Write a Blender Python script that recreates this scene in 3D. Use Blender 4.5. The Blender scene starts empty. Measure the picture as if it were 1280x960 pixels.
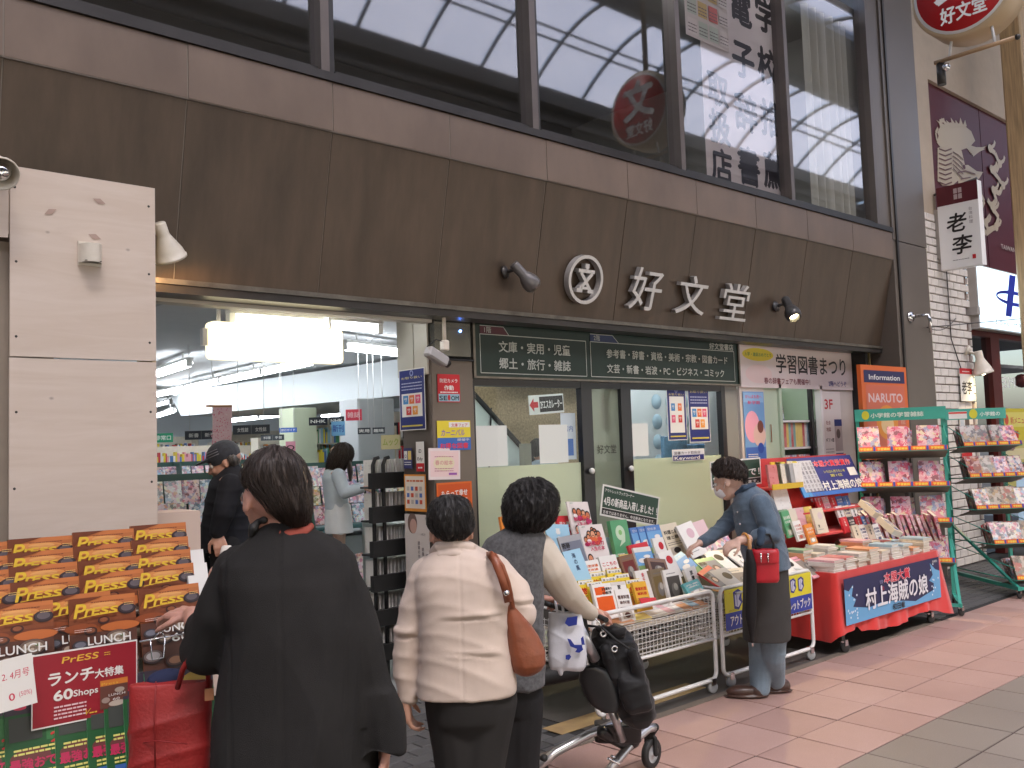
import bpy, math, random
import numpy as np
from mathutils import Vector, Matrix, Quaternion, noise
random.seed(7)
PI = math.pi
SC = bpy.context.scene
COL = SC.collection

# ------------------------------------------------------------------ camera
F_PX, YAW, PITCH, ROLL, EYE = 1150.06, -0.7260645, 0.0671735, -0.0345878, 1.6
_cy, _sy, _cp, _sp = math.cos(YAW), math.sin(YAW), math.cos(PITCH), math.sin(PITCH)
_f = Vector((-_sy*_cp, _cy*_cp, _sp)); _r0 = Vector((_cy, _sy, 0)); _u0 = _r0.cross(_f)
_r = _r0*math.cos(ROLL) + _u0*math.sin(ROLL); _u = _u0*math.cos(ROLL) - _r0*math.sin(ROLL)
cam = bpy.data.cameras.new('camera'); camo = bpy.data.objects.new('camera', cam); COL.objects.link(camo)
camo.matrix_world = Matrix(((_r.x, _u.x, -_f.x, 0), (_r.y, _u.y, -_f.y, 0), (_r.z, _u.z, -_f.z, EYE), (0, 0, 0, 1)))
cam.sensor_width = 36; cam.lens = F_PX/1280*36; cam.clip_end = 500; cam.clip_start = .05
SC.camera = camo
# ------------------------------------------------------------------ sky, sun, exposure
w = bpy.data.worlds.new("World"); SC.world = w; w.use_nodes = True
nt = w.node_tree; bg = nt.nodes['Background']; sk = nt.nodes.new('ShaderNodeTexSky')
sk.sky_type = 'NISHITA'; sk.sun_disc = False
SUN_EL, SUN_AZ = math.radians(58), math.radians(200)
sk.sun_elevation = SUN_EL; sk.sun_rotation = SUN_AZ
sk.air_density = 1.0; sk.dust_density = 3.0
nt.links.new(sk.outputs[0], bg.inputs[0]); bg.inputs[1].default_value = 0.15
sl = bpy.data.lights.new('sun', 'SUN'); sl.energy = 2.0; sl.angle = math.radians(20); sl.color = (1, .96, .9)
so = bpy.data.objects.new('sun', sl); COL.objects.link(so)
_d = Vector((math.sin(SUN_AZ)*math.cos(SUN_EL), math.cos(SUN_AZ)*math.cos(SUN_EL), math.sin(SUN_EL)))
so.rotation_euler = _d.to_track_quat('Z', 'Y').to_euler(); so.location = (0, 0, 30)
SC.view_settings.view_transform = 'Standard'; SC.view_settings.look = 'None'
SC.view_settings.gamma = 1; SC.view_settings.exposure = 1.95
SC.cycles.max_bounces = 8; SC.cycles.diffuse_bounces = 4; SC.cycles.glossy_bounces = 3
SC.cycles.transparent_max_bounces = 12; SC.cycles.transmission_bounces = 4
SC.cycles.caustics_reflective = False; SC.cycles.caustics_refractive = False
SC.cycles.sample_clamp_indirect = 6

# ------------------------------------------------------------------ measuring helpers: where a line of sight meets a plane of the place
def ray(x, y): return _r*((x-640)/F_PX) - _u*((y-480)/F_PX) + _f
EYEV = Vector((0, 0, EYE))
def atY(x, y, Y): d = ray(x, y); return EYEV + d*(Y/d.y)
def atX(x, y, X): d = ray(x, y); return EYEV + d*(X/d.x)
def atZ(x, y, Z): d = ray(x, y); return EYEV + d*((Z-EYE)/d.z)
def atD(x, y, D): return EYEV + ray(x, y)*D

# ------------------------------------------------------------------ materials
MATS = {}
def N(nt, typ, **k):
    n = nt.nodes.new(typ)
    for a, v in k.items(): setattr(n, a, v)
    return n
def mat(name, rgb, rough=.6, metal=0., var=.0, scale=6., bump=0., bscale=60., spec=.5, stretch=None, rgb2=None, coat=0., sheen=0., trans=0., wear=0.):
    if name in MATS: return MATS[name]
    m = bpy.data.materials.new(name); m.use_nodes = True; nt = m.node_tree
    b = nt.nodes['Principled BSDF']; L = nt.links.new
    b.inputs['Base Color'].default_value = (*rgb, 1); b.inputs['Roughness'].default_value = rough
    b.inputs['Metallic'].default_value = metal; b.inputs['Specular IOR Level'].default_value = spec
    b.inputs['Coat Weight'].default_value = coat; b.inputs['Sheen Weight'].default_value = sheen
    b.inputs['Transmission Weight'].default_value = trans
    if var or bump or rgb2:
        tc = N(nt, 'ShaderNodeTexCoord'); mp = N(nt, 'ShaderNodeMapping'); L(tc.outputs['Object'], mp.inputs[0])
        if stretch: mp.inputs['Scale'].default_value = stretch
    if var or rgb2:
        n = N(nt, 'ShaderNodeTexNoise'); n.inputs['Scale'].default_value = scale; n.inputs['Detail'].default_value = 6; n.inputs['Roughness'].default_value = .6
        L(mp.outputs[0], n.inputs[0])
        cr = N(nt, 'ShaderNodeValToRGB'); cr.color_ramp.elements[0].position = .32; cr.color_ramp.elements[1].position = .68
        a = rgb2 or tuple(max(0, c*(1-var)) for c in rgb); c2 = rgb if rgb2 else tuple(min(1, c*(1+var)) for c in rgb)
        cr.color_ramp.elements[0].color = (*a, 1); cr.color_ramp.elements[1].color = (*c2, 1)
        L(n.outputs[0], cr.inputs[0]); L(cr.outputs[0], b.inputs['Base Color'])
        mr = N(nt, 'ShaderNodeMapRange'); mr.inputs[3].default_value = max(.03, rough-.12); mr.inputs[4].default_value = min(1, rough+.12)
        L(n.outputs[0], mr.inputs[0]); L(mr.outputs[0], b.inputs['Roughness'])
    if bump:
        n2 = N(nt, 'ShaderNodeTexNoise'); n2.inputs['Scale'].default_value = bscale; n2.inputs['Detail'].default_value = 5
        L(mp.outputs[0], n2.inputs[0]); bp = N(nt, 'ShaderNodeBump'); bp.inputs['Strength'].default_value = bump; bp.inputs['Distance'].default_value = .004
        L(n2.outputs[0], bp.inputs['Height']); L(bp.outputs[0], b.inputs['Normal'])
    MATS[name] = m
    return m
def emit(name, rgb, s):
    if name in MATS: return MATS[name]
    m = bpy.data.materials.new(name); m.use_nodes = True; b = m.node_tree.nodes['Principled BSDF']
    b.inputs['Base Color'].default_value = (*rgb, 1); b.inputs['Emission Color'].default_value = (*rgb, 1); b.inputs['Emission Strength'].default_value = s
    MATS[name] = m; return m
def ink(r, g, b, rough=.45):
    """flat printing ink, given in sRGB 0-255"""
    k = 'ink_%d_%d_%d' % (r, g, b)
    lin = tuple(((c/255+.055)/1.055)**2.4 if c > 10 else c/255/12.92 for c in (r, g, b))
    return mat(k, tuple(c*.86 for c in lin), rough, spec=.4)
def glass_mat(name, tint, refl, rough=0.0, diff=0., diffc=(1, 1, 1)):
    """pane: see-through with a clear mirror share, optional frosted share"""
    m = bpy.data.materials.new(name); m.use_nodes = True; nt = m.node_tree; L = nt.links.new
    nt.nodes.remove(nt.nodes['Principled BSDF']); out = nt.nodes['Material Output']
    t = N(nt, 'ShaderNodeBsdfTransparent'); t.inputs[0].default_value = (*tint, 1)
    g = N(nt, 'ShaderNodeBsdfGlossy'); g.inputs['Roughness'].default_value = rough
    lw = N(nt, 'ShaderNodeLayerWeight'); lw.inputs[0].default_value = .5
    mr = N(nt, 'ShaderNodeMapRange'); mr.inputs[3].default_value = refl; mr.inputs[4].default_value = min(1, refl+(.5 if refl > .1 else .22)); L(lw.outputs['Facing'], mr.inputs[0])
    pw = N(nt, 'ShaderNodeMath', operation='POWER'); L(lw.outputs['Facing'], pw.inputs[0]); pw.inputs[1].default_value = 3; L(pw.outputs[0], mr.inputs[0])
    mx = N(nt, 'ShaderNodeMixShader'); L(mr.outputs[0], mx.inputs[0]); L(t.outputs[0], mx.inputs[1]); L(g.outputs[0], mx.inputs[2])
    last = mx
    if diff:
        d = N(nt, 'ShaderNodeBsdfDiffuse'); d.inputs[0].default_value = (*diffc, 1)
        tr = N(nt, 'ShaderNodeBsdfTranslucent'); tr.inputs[0].default_value = (*diffc, 1)
        ad = N(nt, 'ShaderNodeMixShader'); L(d.outputs[0], ad.inputs[1]); L(tr.outputs[0], ad.inputs[2])
        m2 = N(nt, 'ShaderNodeMixShader'); m2.inputs[0].default_value = diff; L(mx.outputs[0], m2.inputs[1]); L(ad.outputs[0], m2.inputs[2]); last = m2
    L(last.outputs[0], out.inputs[0]); MATS[name] = m; return m

# ------------------------------------------------------------------ geometry collector
class G:
    def __init__(s): s.v = []; s.f = []; s.m = []; s.mats = []; s.sm = []
    def mi(s, m):
        if m not in s.mats: s.mats.append(m)
        return s.mats.index(m)
    def add(s, vs, fs, m, smooth=False):
        b = len(s.v); s.v += [tuple(p) for p in vs]; i = s.mi(m)
        for f in fs: s.f.append(tuple(b+k for k in f)); s.m.append(i); s.sm.append(smooth)
        return s
    def box(s, a, b, m, M=None):
        x0, y0, z0 = a; x1, y1, z1 = b
        P = [Vector(p) for p in ((x0,y0,z0),(x1,y0,z0),(x1,y1,z0),(x0,y1,z0),(x0,y0,z1),(x1,y0,z1),(x1,y1,z1),(x0,y1,z1))]
        if M is not None: P = [M@p for p in P]
        return s.add(P, [(0,3,2,1),(4,5,6,7),(0,1,5,4),(1,2,6,5),(2,3,7,6),(3,0,4,7)], m)
    def rbox(s, a, b, m, r=.01, M=None):
        """box with chamfered vertical and horizontal edges (24 corner points)"""
        x0, y0, z0 = a; x1, y1, z1 = b; r = min(r, abs(x1-x0)*.49, abs(y1-y0)*.49, abs(z1-z0)*.49)
        P = []; idx = {}
        for i in (0, 1):
            for j in (0, 1):
                for k in (0, 1):
                    c = [(x0, x1)[i], (y0, y1)[j], (z0, z1)[k]]; sg = [1 if t == 0 else -1 for t in (i, j, k)]
                    for ax in range(3):
                        q = [c[t] + (0 if t == ax else sg[t]*r) for t in range(3)]
                        idx[(i, j, k, ax)] = len(P); P.append(Vector(q))
        F = []
        for ax in range(3):
            o = [t for t in range(3) if t != ax]
            for sd in (0, 1):
                q = []
                for (u, v) in ((0,0),(1,0),(1,1),(0,1)):
                    t = [0,0,0]; t[ax] = sd; t[o[0]] = u; t[o[1]] = v; q.append(idx[(*t, ax)])
                F.append(q)
            for u in (0, 1):
                for v in (0, 1):
                    t0 = [0,0,0]; t0[o[0]] = u; t0[o[1]] = v; t1 = list(t0); t1[ax] = 1
                    F.append([idx[(*t0, o[0])], idx[(*t1, o[0])], idx[(*t1, o[1])], idx[(*t0, o[1])]])
        for i in (0, 1):
            for j in (0, 1):
                for k in (0, 1): F.append([idx[(i,j,k,0)], idx[(i,j,k,1)], idx[(i,j,k,2)]])
        c = Vector(((x0+x1)/2, (y0+y1)/2, (z0+z1)/2)); FF = []
        for q in F:
            pc = sum((P[i] for i in q), Vector())/len(q); n = (P[q[1]]-P[q[0]]).cross(P[q[2]]-P[q[0]])
            FF.append(q if n.dot(pc-c) > 0 else q[::-1])
        if M is not None: P = [M@p for p in P]
        return s.add(P, FF, m)
    def tube(s, pts, r, m, n=8, caps=True):
        pts = [Vector(p) for p in pts]; rr = r if isinstance(r, (list, tuple)) else [r]*len(pts)
        vs = []; up = None
        for i, p in enumerate(pts):
            d = (pts[min(i+1, len(pts)-1)]-pts[max(i-1, 0)]).normalized()
            if up is None: up = d.orthogonal().normalized()
            up = (up - d*up.dot(d)).normalized(); sd = d.cross(up)
            for k in range(n):
                a = 2*PI*k/n; vs.append(p + up*(math.cos(a)*rr[i]) + sd*(math.sin(a)*rr[i]))
        fs = [(i*n+k, i*n+(k+1) % n, (i+1)*n+(k+1) % n, (i+1)*n+k) for i in range(len(pts)-1) for k in range(n)]
        s.add(vs, fs, m, True)
        if caps: 
            b = len(s.v)-len(vs); i = s.mi(m)
            s.f.append(tuple(b+k for k in range(n))[::-1]); s.f.append(tuple(b+(len(pts)-1)*n+k for k in range(n))); s.m += [i, i]; s.sm += [False, False]
        return s
    def cyl(s, a, b, r, m, n=16, r2=None): return s.tube([a, b], [r, r if r2 is None else r2], m, n)
    def lathe(s, prof, m, origin, axis=(0, 0, 1), n=20):
        """prof: list of (radius, height) along axis"""
        ax = Vector(axis).normalized(); u = ax.orthogonal().normalized(); v = ax.cross(u); o = Vector(origin)
        vs = [o + ax*h + u*(math.cos(2*PI*k/n)*r) + v*(math.sin(2*PI*k/n)*r) for (r, h) in prof for k in range(n)]
        fs = [(i*n+k, i*n+(k+1) % n, (i+1)*n+(k+1) % n, (i+1)*n+k) for i in range(len(prof)-1) for k in range(n)]
        return s.add(vs, fs, m, True)
    def sph(s, c, r, m, n=12, M=None):
        rx, ry, rz = r if isinstance(r, (list, tuple)) else (r, r, r); c = Vector(c); vs = []
        for i in range(n//2+1):
            t = PI*i/(n//2)
            for k in range(n):
                p = Vector((rx*math.sin(t)*math.cos(2*PI*k/n), ry*math.sin(t)*math.sin(2*PI*k/n), rz*math.cos(t)))
                vs.append(c + (M@p if M is not None else p))
        fs = [(i*n+k, (i+1)*n+k, (i+1)*n+(k+1) % n, i*n+(k+1) % n) for i in range(n//2) for k in range(n)]
        return s.add(vs, fs, m, True)
    def quad(s, a, b, c, d, m): return s.add([a, b, c, d], [(0, 1, 2, 3)], m)
    def poly(s, pts, m, t=None):
        """flat polygon in world points, extruded by vector t"""
        P = [Vector(p) for p in pts]; n = len(P)
        if t is None: return s.add(P, [tuple(range(n))], m)
        t = Vector(t)
        return s.add(P+[p+t for p in P], [tuple(range(n)), tuple(range(2*n-1, n-1, -1))]+[(i, n+i, n+(i+1) % n, (i+1) % n) for i in range(n)], m)
    def mesh(s, name, off=(0, 0, 0)):
        me = bpy.data.meshes.new(name)
        v = np.array(s.v, dtype=np.float64).reshape(-1, 3) - np.array(off)
        me.from_pydata(v.tolist(), [], s.f)
        for m in s.mats: me.materials.append(m)
        me.polygons.foreach_set('material_index', s.m); me.polygons.foreach_set('use_smooth', s.sm); me.update()
        return me

WLOC = {}
def props(o, label=None, cat=None, group=None, kind=None):
    if label: o['label'] = label
    if cat: o['category'] = cat
    if group: o['group'] = group
    if kind: o['kind'] = kind
    return o
def thing(name, label, cat, loc=(0, 0, 0), group=None):
    o = bpy.data.objects.new(name, None); COL.objects.link(o); o.location = loc; WLOC[o.name] = Vector(loc); o.empty_display_size = .1
    return props(o, label, cat, group)
def put(name, g, parent=None, label=None, kind=None, loc=None):
    """link a collected mesh given in world coordinates; a child keeps its thing's origin"""
    off = WLOC[parent.name] if parent is not None else Vector(loc or (0, 0, 0))
    me = g if isinstance(g, bpy.types.Mesh) else g.mesh(name, off)
    o = bpy.data.objects.new(name, me); COL.objects.link(o)
    if parent is not None: o.parent = parent
    else: o.location = off
    WLOC[o.name] = off
    return props(o, label, None, None, kind)
def solo(name, g, label, cat, loc=(0, 0, 0), group=None):
    o = put(name, g, loc=loc); return props(o, label, cat, group)
def inst(name, me, M, parent=None):
    """object from shared local mesh at world matrix M"""
    o = bpy.data.objects.new(name, me); COL.objects.link(o)
    if parent is not None:
        o.parent = parent; M = Matrix.Translation(-WLOC[parent.name])@M
    o.matrix_basis = M; WLOC[o.name] = M.translation.copy()
    return o
def frame(o, x, y):
    """matrix with local x along x, local y along y(up of a print), z their cross"""
    x = Vector(x).normalized(); y = Vector(y); y = (y-x*y.dot(x)).normalized(); z = x.cross(y); o = Vector(o)
    return Matrix(((x.x, y.x, z.x, o.x), (x.y, y.y, z.y, o.y), (x.z, y.z, z.z, o.z), (0, 0, 0, 1)))

# ------------------------------------------------------------------ lettering
_TC = {}
def text_geo(s, bold=.02, spacing=1.):
    k = (s, bold, spacing)
    if k in _TC: return _TC[k]
    c = bpy.data.curves.new('lettering', 'FONT'); c.body = s; c.offset = bold; c.resolution_u = 3; c.space_character = spacing; c.space_line = 1.15
    o = bpy.data.objects.new('lettering', c); m = o.to_mesh()
    v = np.array([tuple(p.co) for p in m.vertices]).reshape(-1, 3); f = [tuple(p.vertices) for p in m.polygons]
    o.to_mesh_clear(); bpy.data.objects.remove(o); bpy.data.curves.remove(c)
    _TC[k] = (v, f); return v, f
class Print:
    """flat print: shapes laid on a sheet, local x right, y up, metres; each later shape sits a hair prouder"""
    def __init__(s, w, h, paper=None, thick=.002): 
        s.w, s.h = w, h; s.g = G(); s.k = 0
        if paper is not None: s.g.box((0, 0, -thick), (w, h, 0), paper)
    def z(s): s.k += 1; return s.k*.00025
    def rect(s, x0, y0, x1, y1, m): z = s.z(); s.g.add([(x0,y0,z),(x1,y0,z),(x1,y1,z),(x0,y1,z)], [(0,1,2,3)], m); return s
    def ell(s, x, y, rx, ry, m, n=20, rot=0):
        z = s.z(); c, d = math.cos(rot), math.sin(rot)
        s.g.add([(x+rx*math.cos(2*PI*k/n)*c-ry*math.sin(2*PI*k/n)*d, y+rx*math.cos(2*PI*k/n)*d+ry*math.sin(2*PI*k/n)*c, z) for k in range(n)], [tuple(range(n))], m); return s
    def ring(s, x, y, rx, ry, t, m, n=24):
        z = s.z(); vs = []
        for k in range(n):
            a = 2*PI*k/n; vs += [(x+rx*math.cos(a), y+ry*math.sin(a), z), (x+(rx-t)*math.cos(a), y+(ry-t)*math.sin(a), z)]
        s.g.add(vs, [(2*k, (2*k+2) % (2*n), (2*k+3) % (2*n), 2*k+1) for k in range(n)], m); return s
    def poly(s, pts, m): z = s.z(); s.g.add([(x, y, z) for x, y in pts], [tuple(range(len(pts)))], m); return s
    def line(s, pts, t, m):
        for (a, b) in zip(pts, pts[1:]):
            d = Vector((b[0]-a[0], b[1]-a[1])); n = Vector((-d.y, d.x)).normalized()*t/2
            s.poly([(a[0]-n.x, a[1]-n.y), (b[0]-n.x, b[1]-n.y), (b[0]+n.x, b[1]+n.y), (a[0]+n.x, a[1]+n.y)], m)
        return s
    def text(s, st, x, y, size, m, w=None, bold=.02, shear=0., align='l', rot=0., vertical=False, mirror=False, sp=1.):
        """baseline-left at x,y; size = cap height scale in metres; w squeezes or stretches to that width"""
        if vertical: st = "\n".join(st)
        v, f = text_geo(st, 0, sp)
        if len(v) == 0: return s
        v = v.copy(); mn, mx = v[:, 0].min(), v[:, 0].max()
        v[:, 0] -= mn; W = (mx-mn)*size; sx = size*(w/W if w else 1); W = (mx-mn)*sx
        X = v[:, 0]*sx + v[:, 1]*size*shear; Y = v[:, 1]*size
        if mirror: X = W-X
        if align == 'c': X -= W/2
        if align == 'r': X -= W
        c, d = math.cos(rot), math.sin(rot); z = s.z()
        bb = bold*size*.62
        for q, (ex, ey) in enumerate(((0, 0), (bb, 0), (-bb, 0), (0, bb), (0, -bb)) if bb > .0003 else ((0, 0),)):
            s.g.add(list(zip(x+X*c-Y*d+ex, y+X*d+Y*c+ey, [z+q*.00004]*len(X))), f if not mirror else [q_[::-1] for q_ in f], m)
        return s
    def lines(s, x0, x1, ys, t, m, gap=True):
        """rows of tiny print, broken into word-sized dashes"""
        R = random.Random(int(x0*1000+ys[0]*999))
        z = s.z()
        for y in ys:
            x = x0
            while x < x1:
                L = R.uniform(.8, 2.6)*t*1.6; e = min(x+L, x1); s.g.add([(x,y,z),(e,y,z),(e,y+t,z),(x,y+t,z)], [(0,1,2,3)], m); x = e+t*.5
        return s
    def mesh(s, name='print'): return s.g.mesh(name)
# ================================================================== SHARED MATERIALS
def tile_mat(name, c1, c2, rough=.55):
    """paving material: colour differs from tile to tile, with grain, grime and scuffs"""
    m = bpy.data.materials.new(name); m.use_nodes = True; nt = m.node_tree; L = nt.links.new; b = nt.nodes['Principled BSDF']
    oi = N(nt, 'ShaderNodeObjectInfo'); ge = N(nt, 'ShaderNodeNewGeometry')
    n1 = N(nt, 'ShaderNodeTexNoise'); n1.inputs['Scale'].default_value = 2.2; n1.inputs['Detail'].default_value = 8; n1.inputs['Roughness'].default_value = .7; L(ge.outputs['Position'], n1.inputs[0])
    n2 = N(nt, 'ShaderNodeTexNoise'); n2.inputs['Scale'].default_value = 180; n2.inputs['Detail'].default_value = 3; L(ge.outputs['Position'], n2.inputs[0])
    a = N(nt, 'ShaderNodeMath', operation='MULTIPLY'); a.inputs[1].default_value = .22; L(oi.outputs['Random'], a.inputs[0])
    c = N(nt, 'ShaderNodeMath', operation='MULTIPLY_ADD'); c.inputs[1].default_value = .5; L(n1.outputs[0], c.inputs[0]); L(a.outputs[0], c.inputs[2])
    e = N(nt, 'ShaderNodeMath', operation='MULTIPLY_ADD'); e.inputs[1].default_value = .45; L(n2.outputs[0], e.inputs[0]); L(c.outputs[0], e.inputs[2])
    mr = N(nt, 'ShaderNodeMapRange'); mr.inputs[1].default_value = .32; mr.inputs[2].default_value = .88; L(e.outputs[0], mr.inputs[0])
    cr = N(nt, 'ShaderNodeValToRGB'); cr.color_ramp.elements[0].color = (*c1, 1); cr.color_ramp.elements[1].color = (*c2, 1); L(mr.outputs[0], cr.inputs[0])
    vo = N(nt, 'ShaderNodeTexVoronoi'); vo.inputs['Scale'].default_value = 2.8; L(ge.outputs['Position'], vo.inputs[0])
    st = N(nt, 'ShaderNodeMapRange'); st.inputs[1].default_value = .03; st.inputs[2].default_value = .06; st.inputs[3].default_value = .60; st.inputs[4].default_value = 1.; L(vo.outputs['Distance'], st.inputs[0])
    mm = N(nt, 'ShaderNodeMixRGB', blend_type='MULTIPLY'); mm.inputs[0].default_value = 1; L(cr.outputs[0], mm.inputs[1]); L(st.outputs[0], mm.inputs[2]); L(mm.outputs[0], b.inputs['Base Color'])
    rr = N(nt, 'ShaderNodeMapRange'); rr.inputs[3].default_value = rough-.15; rr.inputs[4].default_value = rough+.2; L(n1.outputs[0], rr.inputs[0]); L(rr.outputs[0], b.inputs['Roughness'])
    bp = N(nt, 'ShaderNodeBump'); bp.inputs['Strength'].default_value = .25; bp.inputs['Distance'].default_value = .002; L(n2.outputs[0], bp.inputs['Height']); L(bp.outputs[0], b.inputs['Normal'])
    MATS[name] = m; return m
def ply_mat():
    m = bpy.data.materials.new('raw_plywood'); m.use_nodes = True; nt = m.node_tree; L = nt.links.new; b = nt.nodes['Principled BSDF']
    tc = N(nt, 'ShaderNodeTexCoord'); mp = N(nt, 'ShaderNodeMapping'); mp.inputs['Scale'].default_value = (.9, 1, 7); L(tc.outputs['Object'], mp.inputs[0])
    n = N(nt, 'ShaderNodeTexNoise'); n.inputs['Scale'].default_value = 2.2; n.inputs['Detail'].default_value = 9; n.inputs['Roughness'].default_value = .62; n.inputs['Distortion'].default_value = 1.1; L(mp.outputs[0], n.inputs[0])
    cr = N(nt, 'ShaderNodeValToRGB'); cr.color_ramp.elements[0].position = .34; cr.color_ramp.elements[1].position = .66
    cr.color_ramp.elements[0].color = (.57, .475, .395, 1); cr.color_ramp.elements[1].color = (.62, .53, .455, 1); L(n.outputs[0], cr.inputs[0])
    vo = N(nt, 'ShaderNodeTexVoronoi'); mp2 = N(nt, 'ShaderNodeMapping'); mp2.inputs['Scale'].default_value = (2.1, 1, 3.1); L(tc.outputs['Object'], mp2.inputs[0]); L(mp2.outputs[0], vo.inputs[0]); vo.inputs['Scale'].default_value = 2.0
    st = N(nt, 'ShaderNodeMapRange'); st.inputs[1].default_value = .015; st.inputs[2].default_value = .055; st.inputs[3].default_value = .5; st.inputs[4].default_value = 1.; L(vo.outputs['Distance'], st.inputs[0])
    mm = N(nt, 'ShaderNodeMixRGB', blend_type='MULTIPLY'); mm.inputs[0].default_value = .8; L(cr.outputs[0], mm.inputs[1]); L(st.outputs[0], mm.inputs[2]); L(mm.outputs[0], b.inputs['Base Color'])
    b.inputs['Roughness'].default_value = .75; MATS['raw_plywood'] = m; return m
M_PLY = ply_mat()
M_FASC_SHADED = mat('bronze_fascia_shaded', (.086, .062, .044), .42, metal=.25, var=.22, scale=2.2, bump=.05, bscale=400, spec=.3, stretch=(3, 3, .35))  # darker than the band: shade of the downward slant put into the colour
M_BAND_LIT = mat('bronze_band_lit', (.180, .132, .100), .42, metal=.2, var=.13, scale=1.6, stretch=(2, 2, 1), bump=.05, bscale=400)  # lighter copy of the fascia bronze: light from above put into the colour
M_SEAM = mat('seam_backing', (.20, .17, .14), .5)
M_DARKM = mat('dark_anodised_metal', (.055, .05, .046), .35, metal=.5, var=.15, scale=3)
M_FRAME = mat('brown_window_frame', (.15, .125, .11), .4, metal=.4, var=.1, scale=4)
M_TRIM = mat('worn_metal_trim', (.16, .145, .12), .33, metal=.6, var=.3, scale=9)
M_PILAST = mat('grey_pilaster_metal', (.140, .118, .098), .36, metal=.15, var=.12, scale=1.2)
M_BLACK = mat('matt_black', (.012, .012, .012), .6)
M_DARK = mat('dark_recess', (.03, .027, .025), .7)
M_WHITE = mat('white_paint', (.75, .75, .73), .5, var=.04, scale=5)
M_CREAM = mat('cream_painted_metal', (.66, .61, .52), .35, var=.06, scale=20)
M_CHROME = mat('chrome', (.7, .7, .7), .15, metal=1)
M_SILVER = mat('silver_tube', (.52, .52, .53), .28, metal=.85)
M_WIRE = mat('white_coated_wire', (.72, .72, .70), .35, var=.05, scale=10)
M_TEAL = mat('teal_painted_rack', (.045, .36, .28), .35, var=.08, scale=8)
M_RUBBER = mat('black_rubber', (.02, .02, .02), .6)
M_GREYPL = mat('grey_castor_plastic', (.38, .39, .40), .35)
M_PAPER = mat('white_paper', (.80, .79, .77), .6)
M_PAGES = mat('book_pages', (.66, .62, .54), .8, var=.12, scale=1.5, stretch=(1, 1, 260))
M_BEIGE = mat('beige_plaster', (.47, .39, .30), .8, var=.08, scale=3, bump=.1)
M_BRICKW = mat('white_glazed_brick', (.68, .64, .60), .4, var=.10, scale=5, bump=.1, bscale=40)
M_MORTAR = mat('mortar', (.20, .15, .13), .9)
M_REDFR = mat('dark_red_frame', (.12, .018, .016), .35, var=.1)
M_SOFFIT = mat('entrance_soffit', (.52, .49, .42), .6, var=.06, scale=4)
M_CEIL = mat('shop_ceiling', (.56, .57, .58), .8, var=.03)
M_TUBE = emit('lit_tube', (.90, .95, 1.0), 5.8)
M_PANELSIGN = emit('lit_panel_sign', (.98, .86, .56), .42)
M_PANE_UP = glass_mat('upper_window_glass', (.86, .85, .86), .14, .03)
M_PANE = glass_mat('shopfront_glass', (.95, .97, .95), .02)
M_FILM = glass_mat('frosted_film', (.7, .75, .6), .04, .35, diff=.9, diffc=(.82, .84, .66))

# ================================================================== GROUND
g = G(); GM = mat('street_bed', (.05, .045, .04), .9, var=.2)
g.quad((-60, -60, -.02), (90, -60, -.02), (90, 60, -.02), (-60, 60, -.02), GM)
put('ground', g, kind='structure')
M_PINK = tile_mat('pink_paving_tile', (.31, .185, .155), (.50, .335, .29))
M_GREYT = tile_mat('grey_paving_tile', (.175, .142, .118), (.29, .248, .212))
M_BLOCK = tile_mat('dark_paving_block', (.055, .055, .055), (.12, .12, .12), .6)
pav = put('pavement', G().box((-30, -5, -.02), (40, 3.535, -.006), mat('joint_sand', (.075, .052, .045), .95)), kind='structure')
def tile_mesh(w, d, m, h=.006):
    return G().rbox((-w/2, -d/2, -h), (w/2, d/2, 0), m, .0025).mesh('paving_tile')
tp = tile_mesh(.390, .375, M_PINK); tg = tile_mesh(.391, .391, M_GREYT)
for i in range(-2, 26):
    X = 2.63 + .4*i
    for j, Y in enumerate((3.36, 2.978, 2.596)):
        if X < 11: 
            o = inst('paving_tile', tp, Matrix.Translation((X, Y, random.uniform(-.0012, .0012)))@Matrix.Rotation(random.uniform(-.003, .003), 4, 'X'), pav)
for i in range(0, 26):
    for j in range(5):
        X = 2.63 + .4*i; Y = 2.206 - .4*j
        inst('paving_tile', tg, Matrix.Translation((X, Y, random.uniform(-.0012, .0012))), pav)
# the rest of the street surface, joints only in the material
def street_mat():
    m = tile_mat('grey_street_tiles', (.175, .142, .118), (.28, .24, .205)); return m
st = put('street', G().quad((-40, -5, -.003), (2.4, -5, -.003), (2.4, .2, -.003), (-40, .2, -.003), street_mat()), kind='structure')
put('street', G().quad((2.4, -5, -.003), (40, -5, -.003), (40, .35, -.003), (2.4, .35, -.003), street_mat()), kind='structure')
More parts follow.
